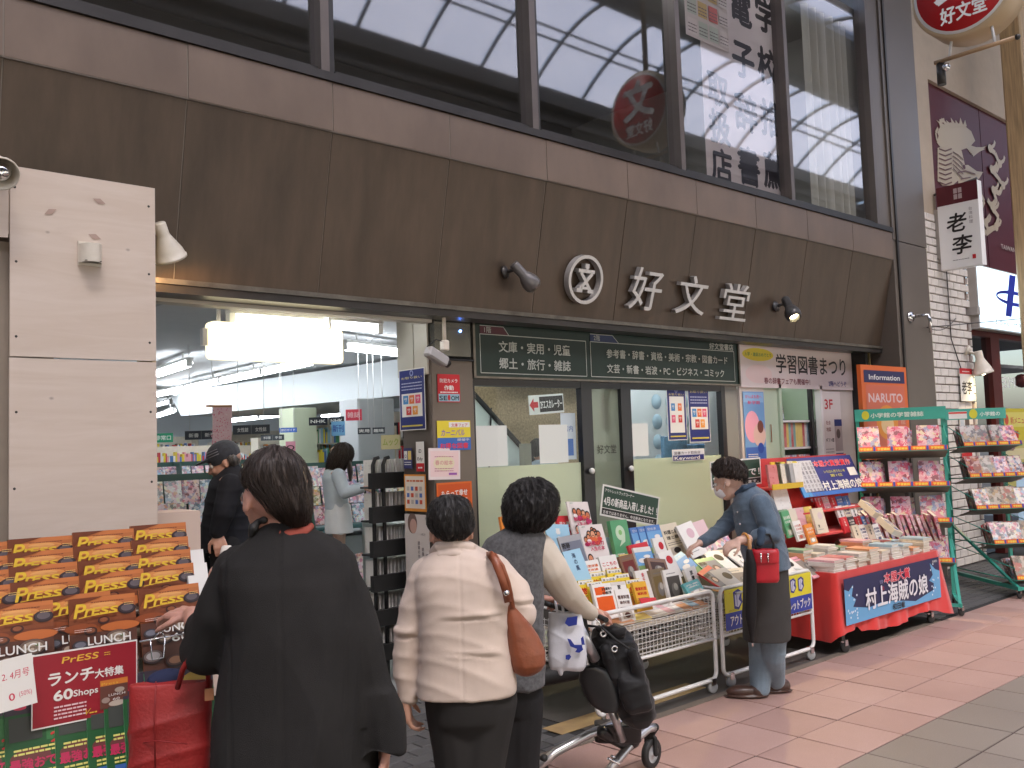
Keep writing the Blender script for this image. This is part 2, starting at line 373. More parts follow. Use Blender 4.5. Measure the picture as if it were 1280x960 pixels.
# dark block strip along the shopfront
strip = put('forecourt', G().box((-30, 3.54, -.02), (40, 5.0, -.004), mat('block_joint', (.03, .03, .03), .95)), kind='structure')
bm_ = G().rbox((-.096, -.046, -.004), (.096, .046, .004), M_BLOCK, .003).mesh('paving_block')
def herring(x0, x1, y0, y1, par, lim=300):
    n = 0; s = .1
    for a in range(int((x0-y1)/s/2)-40, int((x1+y1)/s)+40):
        for b in range(-60, 80):
            # herringbone lattice at 90 degrees
            for (ox, oy, rot) in ((s, s*.5, 0), (s*2.5, 0, PI/2)):
                x = a*s*1 + b*s*1 + ox - 3; y = -a*s + b*s*1 + oy
                if (a-b) % 2: continue
                if x0 < x < x1 and y0 < y < y1 and n < lim:
                    inst('paving_block', bm_, Matrix.Translation((x, y, .0))@Matrix.Rotation(rot, 4, 'Z'), par); n += 1
    return n
for ix in range(0, 9):
    for iy in range(0, 15):
        x, y = 1.85+ix*.2+(.1 if iy % 2 else 0), 3.6+iy*.1
        inst('paving_block', bm_, Matrix.Translation((x, y, random.uniform(-.001, .001)))@Matrix.Rotation(random.uniform(-.01, .01), 4, 'Z'), strip)
gs = G()
for ix in range(0, 40):
    for iy in range(0, 14):
        x, y = 7.95+ix*.1+.05, 3.6+iy*.1+.05
        gs.rbox((x-.046, y-.046, -.004), (x+.046, y+.046, .004+random.uniform(-.001, .001)), M_BLOCK, .003)
put('small_paver', gs, strip, kind='stuff')
# asphalt-like slab under the carts, with the worn yellow line
put('slab', G().box((3.75, 3.56, -.004), (7.9, 4.98, .003), mat('stained_slab', (.085, .078, .07), .7, rgb2=(.05, .046, .042), scale=2.4, bump=.3, bscale=90)), strip)
put('painted_line', G().box((3.6, 3.74, .0034), (4.9, 3.90, .0065), mat('worn_yellow_line', (.42, .30, .13), .7, rgb2=(.30, .20, .10), scale=8)), strip)
put('kerb_strip', G().box((3.0, 3.545, -.004), (7.9, 3.60, .006), mat('kerb_stone', (.17, .14, .11), .8, var=.2, scale=7)), strip)

# ================================================================== BOOKSHOP BUILDING
YB, YF, YW = 4.54, 4.75, 4.60
ZB0, ZF0, ZS = 3.445, 2.535, 3.74
shop = thing('bookshop_building', 'dark bronze clad bookshop with slanting fascia and mirrored upper windows', 'building', (5, YF, 0))
seams = [1.865+.854*k for k in range(-14, 9)]+[9.55]
def slab_between(x0, x1, top, bot, th, m, inset=.0038):
    """panel quad between two (y,z) edges, with thickness towards +Y"""
    g = G(); (yt, zt), (yb, zb) = top, bot
    n = Vector((0, -(zt-zb), (yt-yb))).normalized()*1.0
    d = Vector((0, th, 0))
    P = [Vector((x0+inset, yb, zb)), Vector((x1-inset, yb, zb)), Vector((x1-inset, yt, zt)), Vector((x0+inset, yt, zt))]
    Q = [p+d for p in P]
    g.add(P+Q, [(0,1,2,3),(7,6,5,4),(0,4,5,1),(1,5,6,2),(2,6,7,3),(3,7,4,0)], m); return g
for a, b in zip(seams, seams[1:]):
    jt = random.uniform(-.0015, .0015)
    put('fascia_panel', slab_between(a, b, (YB+.012+jt, ZB0-.004), (YF+jt, ZF0), .03, M_FASC_SHADED), shop)
    put('band_panel', slab_between(a, b, (YB+jt, ZS-.004), (YB+jt, ZB0+.004), .03, M_BAND_LIT), shop)
put('seam_backing', slab_between(seams[0], 9.55, (YB+.017, ZB0+.0), (YF+.005, ZF0+.002), .02, M_SEAM), shop)
put('seam_backing', slab_between(seams[0], 9.55, (YB+.004, ZS-.004), (YB+.004, ZB0-.002), .02, M_SEAM), shop)
put('fascia_trim', G().box((seams[0], 4.725, 2.505), (9.56, 4.80, 2.533), M_TRIM).box((seams[0], 4.735, 2.46), (9.56, 4.90, 2.503), M_DARKM), shop)
put('window_sill', G().box((seams[0], 4.525, ZS), (9.55, 4.62, ZS+.05), M_DARKM), shop)
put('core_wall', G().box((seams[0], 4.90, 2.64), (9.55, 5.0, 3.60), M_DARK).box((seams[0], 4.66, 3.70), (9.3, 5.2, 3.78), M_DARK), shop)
mull = [-3.95, -2.3, -.65, 1.0, 2.65, 4.31, 5.96, 7.60, 9.24]
for i, x in enumerate(mull):
    g = G().box((x, 4.54, ZS+.05), (x+.055, 4.66, 7.2), M_FRAME).box((x+.058, 4.58, ZS+.05), (x+.11, 4.64, 7.2), M_DARKM)
    put('mullion', g, shop)
for i, (a, b) in enumerate(zip(mull, mull[1:])):
    put('pane', G().quad((a+.11, 4.61, ZS+.05), (b, 4.61, ZS+.05), (b, 4.61, 7.2), (a+.11, 4.61, 7.2), M_PANE_UP), shop)
    put('window_rail', G().box((a+.112, 4.575, ZS+.051), (b-.002, 4.635, ZS+.085), M_DARKM), shop)
put('upper_cladding', G().box((-9, 4.54, 7.2), (10.36, 4.9, 14), M_DARKM).box((-9, 4.0, 7.22), (10.34, 4.54, 7.5), M_DARKM).box((-9.0, 4.54, 3.4), (-3.96, 4.7, 7.2), M_DARKM), shop)
# pilaster and dark recess at the end
put('pilaster', G().box((9.555, 4.545, 0), (10.36, 5.2, 3.66), M_PILAST).box((9.555, 4.54, 3.668), (10.36, 5.2, 7.21), M_PILAST).box((10.365, 4.56, 0), (10.40, 5.2, 7.4), mat('pale_corner_strip', (.62, .56, .42), .5)), shop)
put('pilaster_flute', G().box((9.62, 4.525, .05), (9.66, 4.543, 7.1), M_DARKM).box((9.30, 4.56, 3.8), (9.552, 4.7, 7.1), M_PILAST), shop)
# upstairs room seen through the panes
room = thing('upstairs_room', 'dim upstairs room behind the upper windows with pale ceiling and back wall', 'room', (5, 6, 3.8))
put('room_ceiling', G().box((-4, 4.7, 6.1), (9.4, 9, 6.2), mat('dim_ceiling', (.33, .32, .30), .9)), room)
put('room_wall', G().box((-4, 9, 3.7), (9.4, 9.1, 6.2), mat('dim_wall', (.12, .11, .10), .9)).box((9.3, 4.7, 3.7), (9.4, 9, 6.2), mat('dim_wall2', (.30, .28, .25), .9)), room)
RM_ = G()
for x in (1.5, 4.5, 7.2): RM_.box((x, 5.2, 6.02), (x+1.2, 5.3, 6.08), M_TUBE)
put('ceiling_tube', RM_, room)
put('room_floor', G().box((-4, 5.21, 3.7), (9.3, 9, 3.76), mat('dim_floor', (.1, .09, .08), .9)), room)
def thin_paper(name, c):
    m = bpy.data.materials.new(name); m.use_nodes = True; nt = m.node_tree; nt.nodes.remove(nt.nodes['Principled BSDF'])
    a = N(nt, 'ShaderNodeBsdfDiffuse'); b = N(nt, 'ShaderNodeBsdfTranslucent'); x = N(nt, 'ShaderNodeMixShader'); a.inputs[0].default_value = b.inputs[0].default_value = (*c, 1)
    nt.links.new(a.outputs[0], x.inputs[1]); nt.links.new(b.outputs[0], x.inputs[2]); nt.links.new(x.outputs[0], nt.nodes['Material Output'].inputs[0]); MATS[name] = m; return m
# curtains in the last window
g = G(); CM = mat('pale_curtain', (.50, .50, .42), .9, sheen=.3)
xs = np.linspace(8.35, 9.2, 60); ys = 4.78+.05*np.sin(xs*38)+.012*np.sin(xs*91)
vs = [(x, y, z) for z in (3.82, 6.0) for x, y in zip(xs, ys)]
g.add(vs, [(i, i+1, 60+i+1, 60+i) for i in range(59)], CM, True)
solo('curtain', g, 'pale greenish curtain hanging in folds inside the last upper window', 'curtain', (8.8, 4.8, 3.8))
# poster sheet inside the fourth window
K = ink(38, 34, 40)
p = Print(1.24, 2.6, thin_paper('backlit_paper', (.84, .78, .76)))
for cx, st, z0, dz in ((1.05, '学校推薦', 5.60, .505), (.64, '電子辞書', 5.56, .50), (.22, '取扱店', 4.70, .345)):
    for i, c in enumerate(st): p.text(c, cx, z0-dz*i-3.86-.37*.37, .37 if dz > .4 else .32, K, align='c', bold=.05)
solo('window_notice', p.mesh(), 'large white notice with black vertical lettering inside the upper window', 'notice').matrix_basis = frame((6.49, 4.68, 3.86), (1, 0, 0), (0, 0, 1))
p = Print(.62, .95, ink(225, 215, 205))
R = random.Random(3)
for i in range(4):
    for j in range(5):
        p.rect(.03+i*.15, .03+j*.18, .16+i*.15, .17+j*.18, ink(*R.choice([(222,120,110),(235,225,215),(160,180,200),(220,190,120),(200,210,190),(240,235,225)])))
        p.lines(.035+i*.15, .155+i*.15, [.05+j*.18, .08+j*.18, .11+j*.18], .01, ink(120, 110, 110))
solo('colour_leaflet', p.mesh(), 'colourful calendar-like leaflet taped above the white notice upstairs', 'leaflet').matrix_basis = frame((6.27, 4.665, 5.06), (1, 0, 0), (0, 0, 1))

# ---- letters and emblem on the fascia (slanted plane)
fn = (Vector((0, YB-YF+.012, ZB0-ZF0))).normalized()
def fascia_pt(x, z): t = (z-ZF0)/(ZB0-ZF0); return Vector((x, YF+(YB+.012-YF)*t, z))
M_LET = mat('brushed_steel_lettering', (.47, .45, .43), .35, metal=.3, var=.1, scale=14)
M_LETS = mat('lettering_side', (.35, .33, .31), .4, metal=.3)
def solid_text(s, size, depth, bold, M, m, ms, shear=0., w=None):
    v, f = text_geo(s, bold); v = v.copy(); x0, x1 = v[:, 0].min(), v[:, 0].max(); y0, y1 = v[:, 1].min(), v[:, 1].max()
    v[:, 0] -= (x0+x1)/2; v[:, 1] -= (y0+y1)/2; sc = size/(y1-y0); sx = (w/(x1-x0)) if w else sc
    P = [M@Vector((a*sx+b*sc*shear, b*sc, depth)) for a, b, _ in v]; Q = [M@Vector((a*sx+b*sc*shear, b*sc, 0)) for a, b, _ in v]
    g = G(); n = len(P); g.add(P, f, m)
    from collections import Counter
    ed = {}
    for q in f:
        for i in range(len(q)):
            a, b = q[i], q[(i+1) % len(q)]
            if (b, a) in ed: del ed[(b, a)]
            else: ed[(a, b)] = 1
    g.add(P+Q, [(a, n+a, n+b, b) for a, b in ed], ms)
    return g
for ch, x, z, s, ww in (('好', 5.57, 2.80, .33, .36), ('文', 6.15, 2.80, .32, .38), ('堂', 6.76, 2.79, .32, .38)):
    M = frame(fascia_pt(x, z)+Vector((0, -.012, 0)), (1, 0, 0), fn)
    o = put('lettering', solid_text(ch, s, .045, .002, M, M_LET, M_LETS, .12, ww), shop)
M = frame(fascia_pt(4.875, 2.81)+Vector((0, -.012, 0)), (1, 0, 0), fn)
g = G(); n = 40
for (r0, r1, d) in ((.155, .18, .05),):
    vs = []
    for k in range(n):
        a = 2*PI*k/n
        for (r, z) in ((r0, 0), (r0, d), (r1, d), (r1, 0)): vs.append(M@Vector((r*math.cos(a), r*math.sin(a), z)))
    g.add(vs, [(4*k+i, 4*((k+1) % n)+i, 4*((k+1) % n)+(i+1) % 4, 4*k+(i+1) % 4) for k in range(n) for i in range(4)], M_LET)
def bar(x0, y0, x1, y1, t, t2=None):
    a, b = Vector((x0, y0, 0)), Vector((x1, y1, 0)); d = (b-a); nn = Vector((-d.y, d.x, 0)).normalized(); t2 = t2 or t
    q = [a-nn*t/2, b-nn*t2/2, b+nn*t2/2, a+nn*t/2]
    g.poly([M@(v+Vector((0, 0, .048+bar.k))) for v in q], M_LET, M.to_3x3()@Vector((0, 0, -.046))); bar.k += .0007
bar.k = 0
bar(-.085, .062, .085, .062, .026); bar(-.020, .100, .020, .100, .032); bar(0, .06, 0, .105, .024)
bar(-.06, .05, .055, -.075, .026); bar(.06, .05, -.055, -.075, .026); bar(-.088, -.082, -.028, -.082, .028); bar(.028, -.082, .088, -.082, .028)
bar(-.04, -.062, .04, -.062, .02)
put('emblem', g, shop)
# ================================================================== SHOPFRONT AT Y 4.95
# pillar
pil = thing('shop_pillar', 'brown pillar covered in notices between the open entrance and the glass doors', 'pillar', (3.87, 5.1, 0))
M_PIL = mat('brown_pillar_metal', (.135, .11, .09), .35, metal=.3, var=.08, scale=2)
put('shaft', G().rbox((3.675, 4.95, 0), (4.035, 5.30, 2.20), M_PIL, .006), pil)
put('dark_cap_panel', G().rbox((3.68, 4.935, 2.205), (4.03, 5.30, 2.50), mat('smoky_steel', (.16, .165, .15), .22, metal=.8, var=.25, scale=3), .02).box((3.676, 4.93, 2.195), (4.034, 4.95, 2.206), M_BLACK), pil)
put('cream_side_panel', G().box((3.66, 4.97, 2.10), (3.674, 5.12, 2.50), M_SOFFIT).box((3.66, 5.13, 2.10), (3.674, 5.32, 2.50), M_SOFFIT), pil)
put('blue_indicator', G().sph((3.92, 4.93, 2.40), .008, emit('blue_led', (.1, .25, 1), 12), 8), pil)
def poster(label, pr, o, x=(1, 0, 0), y=(0, 0, 1), name='poster', cat='poster', group=None):
    ob = solo(name, pr.mesh(), label, cat, group=group); ob.matrix_basis = frame(o, x, y); return ob
W_, K_, R_, NV, B_, Y_, GR, OR, PK = ink(240,238,232), ink(35,30,30), ink(205,38,48), ink(38,48,120), ink(60,120,200), ink(235,215,60), ink(40,130,80), ink(232,120,50), ink(235,150,170)
def loan_poster(w, h, compact=False):
    p = Print(w, h, W_); p.rect(.006, .006, w-.006, h-.006, NV); cw = w-.03
    p.ell(w/2, h*.93, w*.07, w*.07, ink(150,160,210)); p.ell(w/2, h*.93, w*.04, w*.04, NV)
    p.text('お取り扱い', w/2, h*.84, h*.045, ink(235,220,150), w=cw*.9, align='c')
    for k in range(3): p.lines(.03, w-.03, [h*(.76-.05*k)], h*.016, ink(190,195,225))
    if not compact: p.rect(w*.1, h*.22, w*.9, h*.60, W_)
    else: p.rect(w*.12, h*.14, w*.88, h*.82, W_)
    cols = [(70,140,200),(232,120,60),(230,90,130),(215,70,60),(240,160,60)]
    cell = w*.2
    pos = [(.16, .43), (.40, .43), (.64, .43), (.28, .25), (.53, .25)] if not compact else [(.2, .55), (.55, .55), (.2, .33), (.55, .33)]
    for c, (a, b) in zip(cols, pos):
        p.rect(w*a, h*b, w*a+cell, h*b+h*.14, ink(*c)); p.text('サ', w*a+cell/2, h*b+h*.04, h*.09, W_, align='c', w=cell*.6)
    p.rect(w*.1, h*.06, w*.9, h*.085, ink(220,200,90)); return p
# front-face notices
poster('blue information poster with five coloured squares on the pillar side', loan_poster(.30, .42), (3.655, 5.30, 1.73), (0, -1, 0))
p = Print(.19, .19, R_); p.text('防犯カメラ', .095, .135, .03, W_, w=.15, align='c'); p.text('作動', .095, .085, .035, W_, w=.08, align='c', bold=.04)
p.lines(.02, .17, [.064], .007, W_); p.rect(.006, .006, .184, .056, ink(150,190,205)); p.text('SE', .012, .014, .042, K_, w=.065, bold=.04); p.text('OM', .112, .014, .042, K_, w=.065, bold=.04); p.ell(.093, .031, .012, .02, R_)
poster('square red security camera notice with pale blue bottom strip on the pillar', p, (3.72, 4.943, 1.91), name='security_notice', cat='notice')
p = Print(.285, .20, Y_); p.rect(0, 0, .285, .085, ink(60,110,190)); p.rect(.10, .155, .28, .19, W_); p.text('文庫フェア', .12, .16, .026, R_, w=.14); p.text('カーニバル', .03, .10, .05, ink(150,120,170), w=.2, shear=.2, bold=.04); p.text('開催中', .17, .062, .02, W_, w=.1); p.text('お得な図書', .02, .015, .04, ink(225,60,90), w=.24, bold=.05)
poster('yellow and blue landscape poster across the pillar front', p, (3.705, 4.942, 1.585))
p = Print(.27, .21, ink(240,225,222)); p.rect(.015, .02, .255, .19, ink(244,214,210)); p.ell(.13, .11, .09, .05, ink(238,226,190)); p.text('春の絵本', .13, .10, .035, ink(220,150,150), w=.15, align='c'); p.lines(.05, .21, [.07,.055,.15], .006, ink(200,140,150)); p.rect(.17, .03, .24, .045, ink(160,90,170))
poster('pale pink landscape poster on the pillar below the yellow one', p, (3.62, 4.938, 1.395), (.995, .02, -.03))
p = Print(.30, .36, ink(228,110,40)); p.rect(.012, .012, .288, .348, ink(214,88,30)); p.text('もらって幸せ', .15, .27, .045, W_, w=.22, align='c', bold=.04, rot=.02); p.text('読んでみよう', .15, .215, .045, W_, w=.22, align='c', bold=.04)
p.ell(.15, .1, .1, .07, ink(232,150,60))
poster('orange poster with white lettering low on the pillar', p, (3.685, 4.94, 1.01))
p = Print(.10, .14, ink(60,62,110)); p.rect(.008, .06, .045, .12, W_); p.rect(.055, .06, .092, .12, ink(230,200,110)); p.text('Q', .027, .075, .03, K_, align='c'); p.lines(.01, .09, [.04, .025], .005, W_)
poster('small dark blue card with two squares on the pillar side', p, (3.655, 5.27, 1.47), (0, -1, 0), name='card', cat='card')
p = Print(.09, .20, W_); p.rect(0, 0, .09, .055, R_); p.text('iD', .045, .125, .035, K_, align='c'); p.text('Edy', .045, .075, .03, K_, align='c', w=.06); p.lines(.02, .07, [.02], .01, W_)
poster('narrow white and red payment card beside the blue card', p, (3.655, 5.12, 1.45), (0, -1, 0), name='card', cat='card')
p = Print(.25, .25, ink(232,150,60)); p.rect(.012, .02, .238, .238, ink(240,228,212)); p.lines(.03, .22, [.2], .012, ink(215,110,60))
for i in range(4):
    for j in range(3): p.rect(.03+i*.05, .05+j*.045, .06+i*.05, .078+j*.045, ink(*[(215,90,60),(90,120,190),(200,190,180)][(i*2+j) % 3]))
poster('orange edged poster with rows of small symbols on the pillar side', p, (3.655, 5.27, 1.18), (0, -1, 0))
p = Print(.28, .72, ink(222,212,205)); p.ell(.09, .66, .055, .07, ink(120,95,85)); p.ell(.10, .64, .04, .05, ink(205,165,150)); p.text('一冊の本が', .21, .58, .022, ink(120,110,110), vertical=False, w=.05, align='c')
for i in range(3): p.text('読書の時間', .16+i*.045, .52-i*.04, .026, ink(130,120,120), vertical=True, align='c')
poster('tall pale poster with a portrait and vertical script low on the pillar side', p, (3.655, 5.275, .44), (0, -1, 0))

# entrance soffit and long green sign
solo('entrance_beam', G().box((1.64, 4.905, 2.44), (3.66, 5.0, 2.50), M_SOFFIT), 'cream lintel over the open shop entrance', 'lintel', (2.6, 5, 2.5))
sg = thing('floor_directory_sign', 'long dark green signboard listing book sections by floor above the glass doors', 'sign', (5.6, 4.95, 2.1))
GRN = ink(22, 48, 40, .35); SW, SH = 3.14, .365
put('board', G().box((4.06, 4.955, 2.095), (7.20, 5.0, 2.475), GRN), sg)
put('sign_frame', G().box((4.05, 4.94, 2.475), (7.21, 5.0, 2.495), M_TRIM).box((4.05, 4.94, 2.08), (7.21, 5.0, 2.095), M_TRIM).box((4.04, 4.942, 2.082), (4.06, 5.0, 2.49), M_TRIM).box((7.20, 4.942, 2.082), (7.22, 5.0, 2.49), M_TRIM), sg)
p = Print(SW, .38); LG = ink(200, 205, 195)
def outline(x0, y0, x1, y1): p.line([(x0,y0),(x1,y0),(x1,y1),(x0,y1),(x0,y0)], .006, LG)
outline(.05, .025, 1.12, .30); outline(1.17, .025, 3.08, .30)
p.poly([(.05,.302),(.32,.302),(.27,.36),(.05,.36)], ink(90,40,50)); p.poly([(1.17,.302),(1.50,.302),(1.43,.36),(1.17,.36)], ink(45,60,100))
p.line([(.05,.36),(.27,.36),(.32,.302)], .005, LG); p.line([(1.17,.36),(1.43,.36),(1.50,.302)], .005, LG)
p.text('1階', .09, .313, .050, LG, bold=.0); p.text('2階', 1.21, .313, .050, LG, bold=.0)
p.text('文庫・実用・児童', .22, .185, .085, LG, w=.72, bold=.028); p.text('郷土・旅行・雑誌', .22, .065, .085, LG, w=.72, bold=.028)
p.text('参考書・辞書・資格・美術・宗教・図書カード', 1.35, .185, .075, LG, w=1.62, bold=.028); p.text('文芸・新書・岩波・PC・ビジネス・コミック', 1.35, .065, .075, LG, w=1.56, bold=.028)
p.text('好文堂書店', 3.07, .313, .062, LG, w=.36, align='r', bold=.03)
ob = put('lettering', p.mesh(), sg); ob.matrix_basis = Matrix.Translation(-WLOC[sg.name])@frame((4.06, 4.953, 2.095), (1, 0, 0), (0, 0, 1))
# glass doors
dr = thing('glass_shopfront', 'black framed glass doors with frosted lower panes and round white knobs', 'glass doors', (5.6, 5, 0))
BF = mat('black_door_frame', (.018, .018, .02), .3, metal=.2)
fr = G()
for a, b in ((4.04, 4.075), (5.14, 5.26), (5.60, 5.72), (6.96, 7.02), (7.02, 7.2)): fr.box((a, 4.985, 0), (b, 5.04, 2.08), BF if b < 7.1 else mat('grey_jamb', (.22, .22, .20), .5))
fr.box((4.076, 4.987, 2.03), (6.96, 5.038, 2.079), BF).box((4.076, 4.987, 0), (6.96, 5.038, .12), BF)
put('door_frame', fr, dr)
for a, b in ((4.08, 5.135), (5.265, 5.595), (5.725, 6.955)):
    put('pane', G().quad((a, 5.01, .12), (b, 5.01, .12), (b, 5.01, 2.03), (a, 5.01, 2.03), M_PANE), dr)
    if a != 5.265: put('frosted_film', G().box((a, 5.014, .121), (b, 5.018, 1.455), M_FILM), dr)
put('frosted_film', G().box((5.266, 5.014, .121), (5.594, 5.018, 2.03), glass_mat('light_frost', (.55, .58, .52), .04, .3, diff=.45, diffc=(.5, .52, .42))), dr)
for x in (5.20, 5.66): put('knob', G().lathe([(0, -.03), (.02, -.03), (.024, -.02), (.02, -.005), (.008, 0), (.008, .02)], M_WHITE, (x, 4.975, 1.385), (0, 1, 0)), dr)
p = Print(.3, .1); p.text('好文堂', 0, 0, .075, ink(60,60,50), w=.22, bold=.02)
ob = put('lettering', p.mesh(), dr); ob.matrix_basis = Matrix.Translation(-WLOC[dr.name])@frame((5.32, 5.005, 1.52), (1, 0, 0), (0, 0, 1))
put('door_slats', G().box((5.40, 5.03, 1.70), (5.50, 5.035, 2.0), mat('grey_slot', (.16, .16, .15), .5)), dr)
poster('blue edged loan poster with four coloured squares on the right glass door', loan_poster(.26, .46, True), (6.20, 5.0, 1.60), name='poster')
poster('taller blue poster with five squares beside the loan poster', loan_poster(.30, .52), (6.49, 4.998, 1.575))
p = Print(.45, .10, W_); p.rect(.01, .05, .44, .09, ink(225,228,235)); p.text('図書カード取扱店', .03, .058, .028, K_, w=.36); p.rect(.01, .005, .44, .05, NV); p.text('Keyword', .03, .012, .04, W_, w=.35, bold=.04)
poster('small white and blue card notice on the right glass door', p, (6.24, 5.0, 1.42), name='notice', cat='notice')
for x, lab in ((4.10, 'blank white sheet taped on the glass next to the pillar'), (4.72, 'blank white sheet taped on the glass in front of the clerk'), (5.75, 'pale translucent sheet on the right door glass')):
    o = solo('paper_sheet', G().box((x, 5.03, 1.46 if x < 5 else 1.48), (x+(.30 if x < 5 else .22), 5.033, 1.75), M_PAPER), lab, 'paper')
# white banner and wall right of the doors
M_WALLW = mat('pale_pink_wall', (.58, .52, .47), .6, var=.06, scale=4)
wr = thing('display_window_wall', 'pale wall with a lit display window at the shop end', 'wall', (8.2, 4.95, 0))
put('wall_panel', G().box((7.225, 4.97, 0), (7.62, 5.03, 2.495), M_WALLW).box((8.68, 4.97, 0), (9.30, 5.03, 2.495), M_WALLW).box((7.62, 4.972, 0), (8.68, 5.028, .9), M_WALLW).box((7.62, 4.972, 2.11), (8.68, 5.028, 2.49), M_WALLW), wr)
MG = mat('pale_green_door', (.45, .55, .42), .45)
put('green_door', G().box((7.622, 4.98, .9), (7.86, 5.02, 2.108), MG).box((7.70, 4.965, 1.55), (7.715, 4.98, 1.72), M_CHROME), wr)
put('window_frame', G().box((7.862, 4.955, .9), (7.905, 5.02, 2.108), MG).box((8.62, 4.955, .9), (8.66, 5.02, 2.108), M_PAPER), wr)
put('display_box', G().box((7.86, 5.45, .9), (8.68, 5.47, 2.1), MG).box((7.86, 5.03, 2.16), (8.68, 5.47, 2.19), MG).box((7.84, 5.03, .9), (7.86, 5.47, 2.16), MG).box((8.69, 5.03, .9), (8.71, 5.47, 2.16), MG).box((8.56, 5.03, .9), (8.60, 5.07, 2.16), BF), wr)
for z in (1.76, 1.49, 1.20):
    put('shelf', G().box((7.905, 5.06, z-.02), (8.68, 5.44, z), M_PAPER), wr)
RW = random.Random(4)
wl_ = thing('added_case_light', 'small hidden tube added to brighten the display window', 'tube light', (8.2, 5.1, 2.03)); put('tube', G().cyl((7.95, 5.04, 2.135), (8.45, 5.04, 2.135), .012, M_TUBE, 8), wl_)  # added tube, tucked out of sight to brighten the case
put('dark_edge', G().box((9.302, 4.80, 0), (9.35, 5.1, 2.5), BF).box((9.36, 4.78, 0), (9.375, 4.80, 2.5), mat('brass_line', (.45, .35, .16), .3, metal=.8)).box((9.38, 4.86, 0), (9.55, 5.2, 2.6), M_DARK), wr)
p = Print(2.06, .40, ink(236,222,218)); p.ell(.30, .315, .26, .062, Y_); p.text('入学・進級おめでとう', .30, .30, .04, GR, w=.44, align='c'); p.ell(.30, .13, .22, .09, ink(240,214,210))
p.text('学習図書まつり', .60, .165, .20, K_, w=1.32, bold=.025); p.text('春の辞書フェアも開催中！', .38, .045, .065, ink(130,60,70), w=.82, bold=.03); p.text('2階へどうぞ', 1.56, .04, .06, ink(60,60,140), w=.36)
poster('white banner with big black lettering for the study book fair', p, (7.235, 4.955, 2.07), name='banner', cat='banner')
p = Print(.34, .66, ink(120,165,215)); p.rect(.01, .56, .33, .65, ink(150,190,230)); p.text('がんばる君へ', .17, .60, .035, ink(225,70,110), w=.27, align='c'); p.text('新学期', .17, .545, .035, ink(225,70,110), w=.2, align='c'); p.ell(.13, .33, .12, .15, ink(240,170,190)); p.ell(.24, .25, .10, .11, ink(225,190,180)); p.ell(.26, .33, .05, .06, ink(120,70,60)); p.rect(.01, .01, .33, .14, ink(70,110,190)); p.ell(.25, .13, .05, .05, ink(50,80,170)); p.lines(.04, .2, [.03,.05,.07], .008, W_)
poster('blue and pink drawn poster on the pale wall beside the glass doors', p, (7.26, 4.96, 1.37))
p = Print(.32, .24, W_); p.text('新入学生も', .16, .18, .04, K_, w=.24, align='c'); p.text('購入できます', .16, .12, .04, K_, w=.24, align='c'); p.text('補講あります', .16, .06, .035, K_, w=.22, align='c')
poster('white notice with three lines of black text under the drawn poster', p, (7.26, 4.96, 1.12), name='notice', cat='notice')
p = Print(.36, 1.02, ink(236,228,222)); p.text('3F', .04, .84, .14, R_, w=.16, bold=.03); p.text('社会', .05, .68, .045, ink(150,70,60)); p.text('地図', .05, .61, .045, ink(150,70,60)); p.text('ギフト館', .03, .5, .045, K_, w=.16); p.lines(.02, .18, [.42,.39,.36], .008, ink(150,140,140)); p.rect(.01, .0, .19, .3, ink(70,30,24)); p.ell(.1, .14, .05, .07, ink(190,100,40)); p.rect(.21, .66, .36, .73, NV); p.rect(.21, .4, .36, .66, ink(185,170,165)); p.ell(.28, .58, .04, .05, ink(110,90,85)); p.rect(.21, 0, .36, .38, ink(40,60,110)); p.text('最新刊', .285, .31, .05, W_, vertical=True, align='c'); p.lines(.23, .33, [.05,.09,.13], .01, W_)
poster('white poster reading 3F in red over a brown picture and blue strips', p, (8.66, 4.96, 1.03))

# ================================================================== CCTV camera and fascia lamps
cc = thing('security_camera', 'white security camera hanging on a rod in front of the pillar', 'camera', (3.68, 4.88, 2.5))
put('rod', G().tube([(3.68, 4.80, 2.52), (3.68, 4.80, 2.29)], .013, M_CREAM).rbox((3.655, 4.775, 2.24), (3.705, 4.825, 2.31), M_CREAM, .008), cc)
Mc = Matrix.Translation((3.61, 4.80, 2.20))@Matrix.Rotation(.42, 4, 'Y')@Matrix.Rotation(.1, 4, 'Z')
put('housing', G().rbox((-.09, -.035, -.035), (.09, .035, .035), mat('grey_camera_body', (.38, .37, .37), .4), .012, Mc), cc)
put('lens_hood', G().cyl(Mc@Vector((.085, 0, 0)), Mc@Vector((.115, 0, 0)), .026, M_DARKM), cc)
put('cable', G().tube([(3.67, 4.80, 2.30), (3.60, 4.79, 2.31), (3.53, 4.79, 2.26)], .004, M_BLACK, 6), cc)

